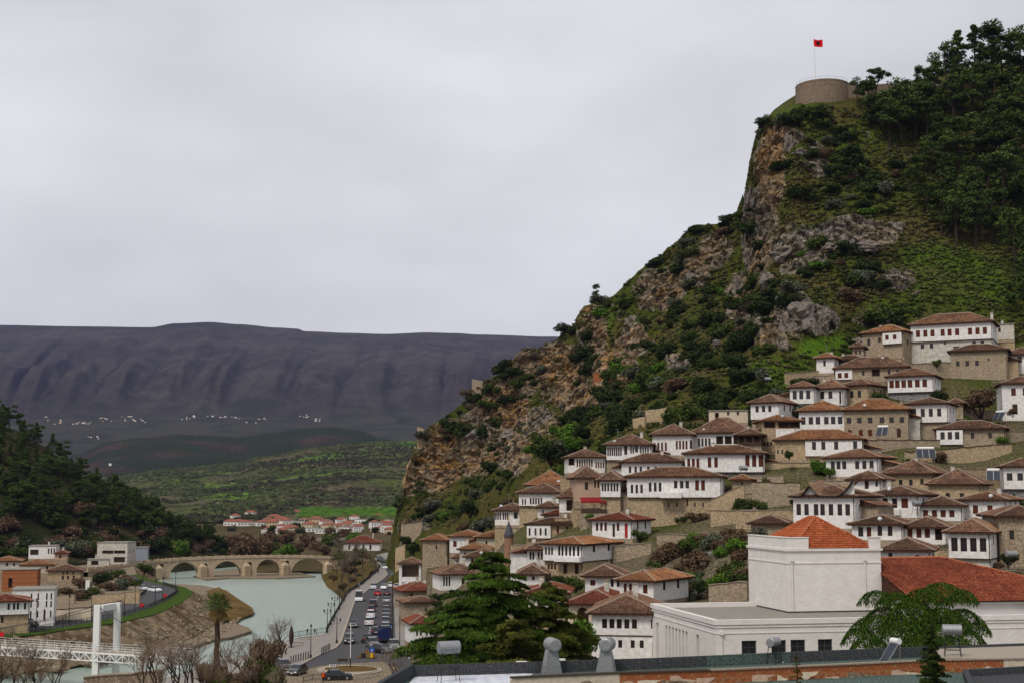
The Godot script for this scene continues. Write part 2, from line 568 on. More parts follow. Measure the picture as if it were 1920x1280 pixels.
func hill_point(c: PackedVector3Array, u: float, v: float) -> Vector3:
	var p := on_col(c, v)
	if v < 3.6:
		p.y += fit_bases(p) * clampf((3.6 - v) / 0.6, 0, 1)
		if u < 800 and v < 3.0:
			p.y = minf(p.y, -0.3 + maxf(0.0, u - 766.0) * 0.12)
	var q := proj(p)
	var wild := clampf((v - 2.9) / 0.5, 0, 1) * clampf((8.0 - v) / 1.0, 0, 1)
	if wild > 0.0:
		var rk := clampf(mask(ROCKS, q.x, q.y) * 1.2 + nz.get_noise_3dv(p * 1.1) * 0.9, 0, 1)
		var out := Vector3(-0.35, 0.45, 0.85)
		var strata := nzr.get_noise_3d(p.x * 0.7 + p.y * 0.3, p.y * 4.2 + p.x * 0.5, p.z * 0.7)
		var crag := nzr.get_noise_3d(p.x * 1.0, p.y * 0.8, p.z * 1.0)
		var blk := nzc.get_noise_3d(p.x, p.y * 1.5 + p.x * 0.3, p.z) + 0.6 * nzc.get_noise_3d(p.x * 2.3, p.y * 4.2 + p.x * 0.6, p.z * 2.3)
		var lump := nz.get_noise_3dv(p * 0.55)
		p += out * wild * (lump * 1.6 + rk * (strata * 1.3 + crag * 2.0 + blk * 1.25))
	else:
		p.y += nz.get_noise_3dv(p) * 0.5 * clampf(v - 0.5, 0, 1)
	return p

func look_near(px: float) -> void:
	near = []
	var s := (px - 960.0) / F
	for b in bases:
		if absf(b[0] + s * b[1]) < 26.0:
			near.append(b)

func hill_at(px: float, py: float) -> Vector3:
	var c := col_at(HILL, px)
	look_near(px)
	var prev := proj(on_col(c, 0.5)).y
	var v := 0.5
	while v < 6.0:
		var w := v + 0.05
		var y := proj(on_col(c, w)).y
		if y <= py:
			return hill_point(c, px, v + 0.05 * clampf((prev - py) / maxf(prev - y, 0.001), 0, 1))
		prev = y
		v = w
	return hill_point(c, px, 6.0)

func ground_colour(q: Vector2, p: Vector3, v: float, slope: float) -> Color:
	var a := nz.get_noise_3dv(p * 1.4)
	var b := nz2.get_noise_3dv(p * 2.2)
	var fine := nz.get_noise_3dv(p * 7.0)
	var rk := mask(ROCKS, q.x, q.y) * 1.1 + a * 1.0 - 0.42
	rk += clampf((slope - 0.72) * 2.0, 0, 0.5)
	rk = clampf(rk * 2.2, 0, 1)
	var och := clampf(mask(ROCKS, q.x, q.y, 4) + b * 0.9, 0, 1)
	var grass := Color(0.085, 0.105, 0.018).lerp(Color(0.13, 0.105, 0.036), clampf(b * 1.6 + 0.4, 0, 1))
	var md := mask(MEADOW, q.x, q.y, 4)
	grass = grass.lerp(Color(0.10, 0.20, 0.016), clampf(md * (0.75 + a), 0, 0.95))
	grass = grass.lerp(Color(0.04, 0.055, 0.012), clampf(fine * 1.5, 0, 0.7))
	var rock := Color(0.225, 0.205, 0.165).lerp(Color(0.42, 0.235, 0.075), och)
	rock = rock.lerp(Color(0.10, 0.08, 0.062), clampf(fine * 1.8 + 0.1, 0, 0.75))
	rock = rock.lerp(Color(0.44, 0.37, 0.30), clampf(nzr.get_noise_3d(p.x, p.y * 3.0, p.z) * 0.7, 0, 0.4))
	if v < 3.0:
		grass = grass.lerp(Color(0.20, 0.165, 0.11), clampf(0.75 + b * 1.4 + fine * 0.6, 0, 0.95) * clampf((3.0 - v) / 1.2, 0, 1))
	rock *= 1.0 + 0.35 * nzc.get_noise_3d(p.x * 2.3, p.y * 4.2 + p.x * 0.6, p.z * 2.3)
	return grass.lerp(rock, smoothstep(0.25, 0.75, rk))

func hill_mesh() -> ArrayMesh:
	var us := []
	var u := 700.0
	while u < 1960:
		us.append(u)
		u += 2.4 if (u < 1380 or u > 1440) else 1.2
	while u < 2700:
		us.append(u)
		u += 20.0
	var vs := []
	var seg := [14, 30, 40, 70, 76, 90, 8, 8]
	for s in 8:
		for k in seg[s]:
			vs.append(s + float(k) / seg[s])
	vs.append(8.0)
	var nv := vs.size()
	var pts := PackedVector3Array()
	for uu in us:
		var c := col_at(HILL, uu)
		look_near(uu)
		for vv in vs:
			pts.append(hill_point(c, uu, vv))
	return sheet(pts, us.size(), nv, func(i, p, slope):
		return ground_colour(proj(p), p, vs[i % nv], slope), true)

func sheet(pts: PackedVector3Array, nu: int, nv: int, colour: Callable, facets := false) -> ArrayMesh:
	var nn := PackedVector3Array()
	var cc := PackedColorArray()
	var idx := PackedInt32Array()
	var mid := (nu / 2) * nv + nv / 2
	var way := 1.0 if (pts[mid + nv] - pts[mid - nv]).cross(pts[mid + 1] - pts[mid - 1]).y > 0 else -1.0
	for i in nu:
		for j in nv:
			var k := i * nv + j
			var du := pts[mini(i + 1, nu - 1) * nv + j] - pts[maxi(i - 1, 0) * nv + j]
			var dv := pts[i * nv + mini(j + 1, nv - 1)] - pts[i * nv + maxi(j - 1, 0)]
			var n := du.cross(dv).normalized() * way
			nn.append(n)
			cc.append(colour.call(k, pts[k], 1.0 - n.y))
			if i < nu - 1 and j < nv - 1:
				if way > 0:
					idx.append_array(PackedInt32Array([k, k + 1, k + nv + 1, k, k + nv + 1, k + nv]))
				else:
					idx.append_array(PackedInt32Array([k, k + nv + 1, k + 1, k, k + nv, k + nv + 1]))
	if facets:
		var mb := MB.new()
		for i in range(0, idx.size(), 3):
			var a := idx[i]
			var b := idx[i + 1]
			var d := idx[i + 2]
			mb.col = cc[a]
			mb.tri(pts[a], pts[d], pts[b]) if (pts[b] - pts[a]).cross(pts[d] - pts[a]).dot(nn[a]) > 0 else mb.tri(pts[a], pts[b], pts[d])
		return mb.mesh()
	var m := ArrayMesh.new()
	var arr := []
	arr.resize(Mesh.ARRAY_MAX)
	arr[Mesh.ARRAY_VERTEX] = pts
	arr[Mesh.ARRAY_NORMAL] = nn
	arr[Mesh.ARRAY_COLOR] = cc
	arr[Mesh.ARRAY_INDEX] = idx
	m.add_surface_from_arrays(Mesh.PRIMITIVE_TRIANGLES, arr)
	return m

func hill2_point(u: float, v: float) -> Vector3:
	var p := on_col(col_at(HILL2, u), v)
	p.y += nz.get_noise_3dv(p * 0.5) * 3.0 * clampf(v - 1.6, 0, 1)
	return p

func land(called: String, label: String, rows: Array, h: float, drop: float, m: Material, extra := []) -> MeshInstance3D:
	var pts := PackedVector3Array()
	for r in rows:
		pts.append(gp(r[0], r[1], h))
	for e in extra:
		pts.append(e)
	var mb := MB.new()
	mb.slab(pts, drop)
	var o := put(mb.mesh(), called, m)
	tag(o, label, "", "", "structure")
	return o

func strip(a: Array, ha: float, b: Array, hb: float, cuts: int, noise: float, cola: Color, colb: Color, seedn := 0.0) -> ArrayMesh:
	# a bank between two lines of the photograph at two heights
	var n := a.size()
	var pts := PackedVector3Array()
	var nu := (n - 1) * 14 + 1
	for i in nu:
		var t := i / 14.0
		var k := mini(int(t), n - 2)
		var f := t - k
		var A := gp(a[k][0], a[k][1], ha).lerp(gp(a[k + 1][0], a[k + 1][1], ha), f)
		var B := gp(b[k][0], b[k][1], hb).lerp(gp(b[k + 1][0], b[k + 1][1], hb), f)
		for j in cuts + 1:
			var s := float(j) / cuts
			var p := A.lerp(B, s)
			p.y += nz.get_noise_3dv(p * 5.0 + Vector3(seedn, 0, 0)) * noise * sin(s * PI)
			pts.append(p)
	return sheet(pts, nu, cuts + 1, func(_i, p, _s):
		var k := nz.get_noise_3dv(p * 6.0) * 1.3 + nz2.get_noise_3dv(p * 3.0)
		return cola.lerp(colb, clampf(0.5 + k, 0, 1)))

func build_setting() -> void:
	for h in HOUSES:
		var w := up((h[1] + h[2]) * 0.5, h[4], h[6])
		var back := Vector3(w.x, 0, w.z).normalized()
		bases.append([w.x, w.z, w.y - 1.6])
		bases.append([w.x + back.x * 7.0, w.z + back.z * 7.0, w.y + 0.6])
	for q in [[954, 252, 11], [954, 268, 13], [930, 255, 9.5], [900, 255, 7.5], [930, 225, 6.5], [900, 225, 4], [870, 255, 5], [860, 225, 2], [830, 200, 0], [850, 180, 0], [900, 190, 2], [940, 190, 5], [920, 160, 2], [870, 150, 0], [845, 250, 3], [820, 240, 1], [960, 235, 9], [985, 180, 5], [1010, 165, 5], [950, 210, 7]]:
		var a := up(q[0], 1000, q[1])
		bases.append([a.x, a.z, float(q[2])])
	for w in WALLS:
		var a := up((w[1] + w[3]) * 0.5, (w[5] + w[6]) * 0.5, w[7])
		bases.append([a.x, a.z + 2.0, a.y])
	tag(put(hill_mesh(), "castle_hill", M.terrain), "steep castle hill with ochre cliffs, scrub and grass above the old town", "", "", "structure")
	# hill across the river
	var us := []
	for k in 140:
		us.append(-900.0 + 1370.0 * k / 139.0)
	var pts := PackedVector3Array()
	var nv := 76
	for u in us:
		for j in nv:
			pts.append(hill2_point(u, j / 15.0))
	tag(put(sheet(pts, us.size(), nv, func(_i, p, _s):
		var a := nz.get_noise_3dv(p * 1.2)
		var b := nz2.get_noise_3dv(p * 2.0)
		var c := Color(0.032, 0.042, 0.015).lerp(Color(0.085, 0.068, 0.036), clampf(0.4 + b * 1.6, 0, 1))
		return c.lerp(Color(0.22, 0.18, 0.14), clampf(a * 2.0 - 0.6, 0, 0.8))), "wooded_hill", M.terrain), "dark wooded hill sloping down to the old stone bridge", "", "", "structure")
	# the lowest ground, under everything and out past the mountain
	var g := MB.new()
	g.quad(Vector3(-14000, -7.5, -16000), Vector3(14000, -7.5, -16000), Vector3(14000, -7.5, 400), Vector3(-14000, -7.5, 400))
	tag(put(g.mesh(), "ground", M.sand), "bare ground under the valley", "", "", "structure")
	var w := MB.new()
	w.quad(Vector3(-420, -6, -690), Vector3(60, -6, -690), Vector3(60, -6, -130), Vector3(-420, -6, -130))
	tag(put(w.mesh(), "river", M.water), "milky grey-green river water", "", "", "structure")
	# town side of the river: paved ground, walled along the water
	var edge := [[100, 1330], [330, 1264], [500, 1215], [545, 1197], [611, 1187], [634, 1144], [653, 1111], [679, 1095], [707, 1071], [716, 1058], [706, 1040]]
	land("town_ground", "grey paved ground of the riverside town with its stone embankment", edge, -0.05, 7.0, M.concrete, [Vector3(-40, -0.05, -1000), Vector3(30, -0.05, -1000), Vector3(30, -0.05, -480), Vector3(0, -0.05, -140), Vector3(-40, -0.05, -140)])
	var kerb := [[703, 1045], [714, 1058], [722, 1069], [726, 1077], [718, 1085], [693, 1102], [665, 1125], [658, 1144], [648, 1175], [637, 1206], [628, 1215], [600, 1227], [560, 1248], [535, 1262]]
	var pav := kerb.duplicate()
	pav.append_array([[400, 1275], [340, 1266], [500, 1217], [545, 1199], [611, 1189], [635, 1145], [654, 1112], [680, 1096], [708, 1071], [714, 1061], [702, 1046]])
	land("promenade", "pale paved riverside promenade with a stone kerb", pav, 0.12, 0.4, M.paving)
	var kin := []
	for i in kerb.size():
		var a := gp(kerb[i][0], kerb[i][1], 0.0)
		var b := gp(kerb[mini(i + 1, kerb.size() - 1)][0], kerb[mini(i + 1, kerb.size() - 1)][1], 0.0)
		if i == kerb.size() - 1:
			b = a + a - gp(kerb[i - 1][0], kerb[i - 1][1], 0.0)
		kin.append([a, (b - a).normalized().cross(Vector3.UP)])
	var km := MB.new()
	for i in kin.size() - 1:
		var a: Vector3 = kin[i][0]
		var b: Vector3 = kin[i + 1][0]
		km.bar(a + Vector3.UP * 0.02, b + Vector3.UP * 0.02, 0.45, 0.28)
	tag(put(km.mesh(), "kerb", M.kerb), "pale stone kerb along the promenade", "", "", "structure")
	var road := []
	for k in kerb:
		road.append(k)
	road.append_array([[520, 1268], [420, 1330], [760, 1330], [770, 1240], [752, 1215], [741, 1190], [738, 1121], [744, 1090], [749, 1076], [742, 1064], [724, 1050], [712, 1040]])
	land("road", "grey asphalt street running along the river below the old town", road, 0.0, 0.3, M.asphalt)
	var mk := MB.new()
	var line := [[688, 1206], [697, 1160], [703, 1130], [714, 1105], [733, 1086], [735, 1074]]
	for i in line.size() - 1:
		var a := gp(line[i][0], line[i][1], 0.012)
		var b := gp(line[i + 1][0], line[i + 1][1], 0.012)
		var n := int(a.distance_to(b) / 5.0)
		for k in n:
			mk.bar(a.lerp(b, (k + 0.2) / n), a.lerp(b, (k + 0.62) / n), 0.15, 0.008)
	tag(put(mk.mesh(), "road_marking", M.plastic_white), "white dashed lane line on the riverside street", "", "", "structure")
	var pv := [[741, 1195], [738, 1121], [744, 1092], [752, 1078], [765, 1092], [762, 1121], [768, 1170], [775, 1215], [756, 1214]]
	land("pavement", "pale pavement between the street and the old houses", pv, 0.14, 0.3, M.paving)
	# roundabout at the head of the street
	var isl := []
	for k in 20:
		var an := TAU * k / 20
		isl.append([655 + 62 * cos(an), 1255 + 9 * sin(an)])
	land("traffic_island", "oval kerbed island of pale paving with dry grass", isl, 0.16, 0.3, M.kerb)
	var isg := []
	for k in 20:
		var an := TAU * k / 20
		isg.append([658 + 50 * cos(an), 1253 + 5.5 * sin(an)])
	land("island_lawn", "dry grass on the oval traffic island", isg, 0.2, 0.1, M.dry_grass)
	land("splitter_island", "small dry grass wedge between the lanes", [[690, 1216], [668, 1232], [705, 1232], [701, 1221]], 0.17, 0.3, M.dry_grass)
	land("forecourt", "sandy paving round the roundabout", [[545, 1262], [600, 1248], [640, 1244], [720, 1240], [760, 1260], [760, 1330], [450, 1330]], 0.008, 0.05, M.sand)
	# far bank: road, grass verge, stony slope, gravel bars
	var ge := [[-400, 1207], [-120, 1201], [0, 1194], [66, 1189], [131, 1179], [230, 1165], [291, 1151], [335, 1132], [357, 1117], [361, 1108], [345, 1100], [318, 1094], [280, 1086], [256, 1076], [250, 1062], [256, 1046]]
	var lb := ge.duplicate()
	lb.append_array([[100, 1043], [-700, 1043]])
	land("far_bank", "earth terrace of the far bank with gardens and houses", lb, -0.02, 6.5, M.sand)
	var gi := [[-400, 1200], [-120, 1196], [0, 1190], [66, 1183], [131, 1173], [230, 1155], [279, 1140], [314, 1124], [332, 1112], [334, 1106], [326, 1101], [305, 1096], [272, 1088], [246, 1077]]
	land("bank_lawn", "bright green grass verge along the far bank road", ge.slice(0, 14) + rev(gi), 0.03, 0.1, M.grass)
	var ri := [[-400, 1190], [-120, 1186], [0, 1181], [96, 1168], [173, 1144], [225, 1130], [262, 1118], [274, 1111], [274, 1106], [264, 1099], [255, 1094], [240, 1085], [232, 1077]]
	land("bank_road", "grey road curving along the far bank", gi + rev(ri), 0.0, 0.1, M.asphalt)
	var _lo := [[-400, 1216], [-120, 1212], [0, 1207], [80, 1204], [160, 1200], [262, 1190], [330, 1172], [375, 1146], [400, 1124], [404, 1108], [380, 1098], [345, 1092]]
	var bank := PackedVector3Array()
	var gw := []
	for g2 in ge:
		gw.append(gp(g2[0], g2[1], -0.02))
	for i in (gw.size() - 1) * 14 + 1:
		var f := i / 14.0
		var k := mini(int(f), gw.size() - 2)
		var a: Vector3 = gw[k].lerp(gw[k + 1], f - k)
		var along: Vector3 = (gw[mini(k + 2, gw.size() - 1)] - gw[maxi(k - 1, 0)]).normalized()
		var off := along.cross(Vector3.UP).normalized()
		for j in 13:
			var s := j / 12.0
			var q := a + off * s * 9.0 + Vector3.DOWN * s * 5.6
			q.y += nz.get_noise_3dv(q * 5.0) * 1.1 * sin(s * PI)
			bank.append(q)
	tag(put(sheet(bank, (gw.size() - 1) * 14 + 1, 13, func(_i, q, _s):
		var k := nz.get_noise_3dv(q * 6.0) * 1.3 + nz2.get_noise_3dv(q * 3.0)
		return Color(0.14, 0.092, 0.048).lerp(Color(0.40, 0.31, 0.20), clampf(0.45 + k, 0, 1))), "river_bank", M.rock), "stony brown bank below the green verge", "", "", "structure")
	land("gravel_bar", "grey gravel and dry grass bar at the edge of the river", [[300, 1092], [380, 1097], [425, 1106], [445, 1121], [472, 1138], [477, 1147], [452, 1158], [440, 1167], [466, 1176], [472, 1182], [432, 1194], [400, 1198], [330, 1222], [250, 1231], [180, 1235], [100, 1243], [0, 1246], [-200, 1252], [-400, 1255], [-400, 1200], [0, 1180], [230, 1160], [300, 1130]], -5.35, 1.0, M.sand)
	tag(put(strip([[410, 1100], [445, 1121], [473, 1140], [474, 1150], [440, 1162]], -5.3, [[385, 1108], [405, 1128], [415, 1146], [415, 1152], [412, 1163]], -4.2, 6, 0.5, Color(0.16, 0.10, 0.04), Color(0.28, 0.19, 0.07)), "grassy_spit", M.rock), "spit of dry brown grass reaching into the river", "", "", "structure")
	land("gravel_shoal", "pale gravel shoal round the bridge piers", [[362, 1079], [400, 1070], [450, 1066], [470, 1073], [560, 1072], [592, 1080], [520, 1083.5], [430, 1083], [385, 1086]], -5.6, 1.0, M.sand)
	tag(put(strip([[600, 1066], [604, 1084], [613, 1099], [627, 1109], [640, 1122], [634, 1144]], -5.8, [[690, 1050], [700, 1062], [690, 1080], [668, 1096], [652, 1111], [637, 1140]], -0.6, 8, 1.6, Color(0.10, 0.085, 0.03), Color(0.21, 0.135, 0.05)), "right_bank", M.rock), "brushy bank of dry grass below the promenade railing", "", "", "structure")
	# valley floor behind the bridge
	var vf := PackedVector3Array()
	for i in 61:
		for j in 31:
			var d := 585.0 + 900.0 * pow(j / 30.0, 1.4)
			var px := -300.0 + 1060.0 * i / 60.0
			var p := up(px, 1000, d)
			p.y = -5.2 + 6.0 * clampf((d - 600.0) / 60.0, 0, 1) + nz.get_noise_3dv(p) * 1.0
			p.y += maxf(0.0, (d - 1000.0) * 0.03)
			if px < 475 and d < 655:
				p.y = minf(p.y, -8.0)
			vf.append(p)
	tag(put(sheet(vf, 61, 31, func(_i, p, _s):
		var k := nz2.get_noise_3dv(p * 0.7)
		var c := Color(0.085, 0.075, 0.03).lerp(Color(0.16, 0.115, 0.06), clampf(0.5 + k * 1.5, 0, 1))
		if p.z < -1110 and p.z > -1290 and p.x < 0:
			c = c.lerp(Color(0.07, 0.20, 0.012), clampf(nz2.get_noise_3dv(p * 0.4 + Vector3(40, 0, 0)) * 5.0 + 0.6, 0, 0.95))
		return c), "valley_floor", M.terrain), "brown valley floor with a bright green field behind the far town", "", "", "structure")
	far_hills()

func rev(a: Array) -> Array:
	var b := a.duplicate()
	b.reverse()
	return b

func far_y(tab: Array, px: float) -> float:
	var i := 0
	while i < tab.size() - 2 and px > tab[i + 1][0]:
		i += 1
	return lerpf(tab[i][1], tab[i + 1][1], smoothstep(0.0, 1.0, (px - tab[i][0]) / float(tab[i + 1][0] - tab[i][0])))

var GREEN_TOP := [[-600, 925], [100, 915], [200, 893], [330, 876], [430, 868], [500, 853], [590, 838], [660, 829], [720, 826], [800, 824], [1000, 820], [2300, 815]]
var DARK_TOP := [[-600, 850], [100, 862], [150, 850], [200, 828], [260, 820], [330, 814], [400, 816], [450, 819], [500, 812], [560, 803], [620, 800], [670, 806], [720, 822], [780, 833], [900, 836], [2300, 830]]
var PEAK := [[-1200, 660], [-300, 620], [0, 610], [150, 612], [280, 613], [330, 606], [390, 604], [450, 608], [520, 614], [556, 616], [572, 621], [650, 624], [720, 626], [800, 623], [850, 624], [900, 627], [1030, 631], [1300, 650], [2600, 700]]

func green_point(px: float, t: float) -> Vector3:
	var top := far_y(GREEN_TOP, px)
	var d := lerpf(1120.0, 2300.0, t)
	var y0 := 978.0
	var py := lerpf(y0, top, pow(t, 0.75))
	if t > 0.9:
		py = lerpf(lerpf(y0, top, pow(0.9, 0.75)), top, (t - 0.9) / 0.1 * 0.9)
	var p := up(px, py, d)
	p.y += nz2.get_noise_3dv(p * 0.25) * 14.0 * sin(t * PI)
	return p

func far_hills() -> void:
	var pts := PackedVector3Array()
	for i in 201:
		for j in 60:
			var px := -300.0 + 1400.0 * i / 200.0
			if j < 50:
				pts.append(green_point(px, j / 49.0))
			else:
				var p := green_point(px, 1.0)
				var q := up(px, 900, 2300.0 + (j - 49) * 60.0)
				q.y = p.y - (j - 49) * (j - 49) * 1.1
				pts.append(q)
	tag(put(sheet(pts, 201, 60, func(_i, p, _s):
		var q := Vector3(p.x, 0, p.z)
		var k := nz2.get_noise_3dv(q * 0.22)
		var f := nz.get_noise_3dv(q * 0.35)
		var c := Color(0.10, 0.125, 0.035).lerp(Color(0.125, 0.105, 0.06), clampf(0.35 + k * 2.6, 0, 1))
		c = c.lerp(Color(0.06, 0.05, 0.038), clampf(f * 2.4 - 0.1, 0, 0.8))
		c = c.lerp(Color(0.12, 0.23, 0.03), clampf(nz2.get_noise_3dv(q * 0.16 + Vector3(900, 0, 0)) * 5.0 - 0.6, 0, 0.85))
		c = c.lerp(Color(0.15, 0.125, 0.075), clampf(nz.get_noise_2d(p.x * 0.12, p.y * 1.6) * 2.6 - 0.5, 0, 0.6))
		var o := proj(p)
		if o.x > 555 and o.x < 745 and o.y > 951 and o.y < 968:
			c = Color(0.075, 0.17, 0.018)
		if o.x > 735 and o.y < 838 and o.y > 828:
			c = Color(0.09, 0.22, 0.015)
		return c), "green_hill", M.far_terrain), "low green hill of olive terraces beyond the far town", "", "", "structure")
	pts = PackedVector3Array()
	for i in 161:
		for j in 41:
			var px := -400.0 + 1700.0 * i / 160.0
			var t := minf(j / 30.0, 1.0)
			var p := up(px, lerpf(925.0, far_y(DARK_TOP, px), pow(t, 0.7)), lerpf(2500.0, 3500.0, t))
			p.y += nz2.get_noise_3dv(p * 0.12) * 22.0 * sin(t * PI)
			if j > 30:
				p.z -= (j - 30) * 70.0
				p.x *= 1.0 + (j - 30) * 0.02
				p.y -= pow(j - 30.0, 1.6) * 3.0
			pts.append(p)
	tag(put(sheet(pts, 161, 41, func(_i, p, _s):
		var q := Vector3(p.x, 0, p.z)
		var k := nz2.get_noise_3dv(q * 0.1)
		var c := Color(0.03, 0.044, 0.02).lerp(Color(0.09, 0.055, 0.045), clampf(k * 4.0 - 0.8, 0, 0.8))
		return c.lerp(Color(0.03, 0.035, 0.025), clampf(nz.get_noise_3dv(q * 0.2) * 2.0, 0, 0.7))), "dark_hill", M.far_terrain), "dark scrub covered rise at the foot of the mountain", "", "", "structure")
	# the long mountain: a level crest with rounded spurs fanning down between gullies
	pts = PackedVector3Array()
	var nu := 640
	var nv := 120
	for i in nu:
		var px := -1000.0 + 3000.0 * i / (nu - 1)
		for j in nv:
			var t := j / 99.0
			var d: float
			var p: Vector3
			if t <= 1.0:
				d = lerpf(3700.0, 8200.0, t)
				var foot := lerpf(885.0, 775.0, clampf(t / 0.4, 0, 1))
				var py := foot if t < 0.4 else lerpf(775.0, far_y(PEAK, px), pow((t - 0.4) / 0.6, 0.85))
				p = up(px, py, d)
				var s := clampf((t - 0.4) / 0.16, 0, 1) * clampf((0.97 - t) / 0.42, 0, 1)
				var lane := px - (t - 0.4) * 250.0 * clampf(1.3 - px / 800.0, 0.0, 1.0) + nz2.get_noise_2d(px * 0.4, t * 40.0) * 20.0
				var ph := fposmod(lane / 88.0 + 0.3 * sin(lane / 171.0), 1.0)
				var rib := pow(absf(sin(ph * PI)), 0.62)
				var ph2 := fposmod(lane / 37.0 + 0.4 * sin(lane / 67.0), 1.0)
				var rib2 := 0.5 - 0.5 * cos(ph2 * TAU)
				var out := s * (rib * 230.0 + rib2 * 50.0) * (0.75 + 0.9 * nz2.get_noise_2d(px * 0.25, 7.0))
				p.x *= (p.z + out) / p.z
				p.z += out
				p.y += s * (rib * 42.0 + rib2 * 11.0)
				p.z += nz2.get_noise_3dv(p * 0.12) * 60.0 * s
				p.y += nz2.get_noise_3dv(p * 0.05) * 30.0 * clampf(t * 3.0, 0, 1) * clampf((1.0 - t) * 8.0, 0.15, 1)
			else:
				p = up(px, far_y(PEAK, px), 8200.0)
				p.z -= (j - 99) * 150.0
				p.y -= pow(j - 99.0, 1.5) * 12.0
			pts.append(p)
	tag(put(sheet(pts, nu, nv, func(k, p, _s):
		var t = (k % nv) / 99.0
		var q := Vector3(p.x, p.y * 2.0, p.z)
		var a := nz2.get_noise_3dv(q * 0.06)
		var b := nz.get_noise_3dv(q * 0.09)
		var c := Color(0.064, 0.054, 0.047).lerp(Color(0.09, 0.08, 0.066), clampf(0.5 + a * 1.8, 0, 1))
		c *= 1.0 + 0.5 * nz.get_noise_3dv(q * 0.35)
		c = c.lerp(Color(0.036, 0.036, 0.03), clampf(b * 1.8, 0, 0.7))
		if t < 0.46:
			c = c.lerp(Color(0.066, 0.068, 0.042), clampf((0.46 - t) * 6.0 + a, 0, 0.9))
			c = c.lerp(Color(0.035, 0.042, 0.026), clampf(nz.get_noise_3dv(q * 0.14) * 3.0, 0, 0.8))
		return c), "mountain", M.far_terrain), "long level-topped purple grey mountain with gullied spurs", "", "", "structure")

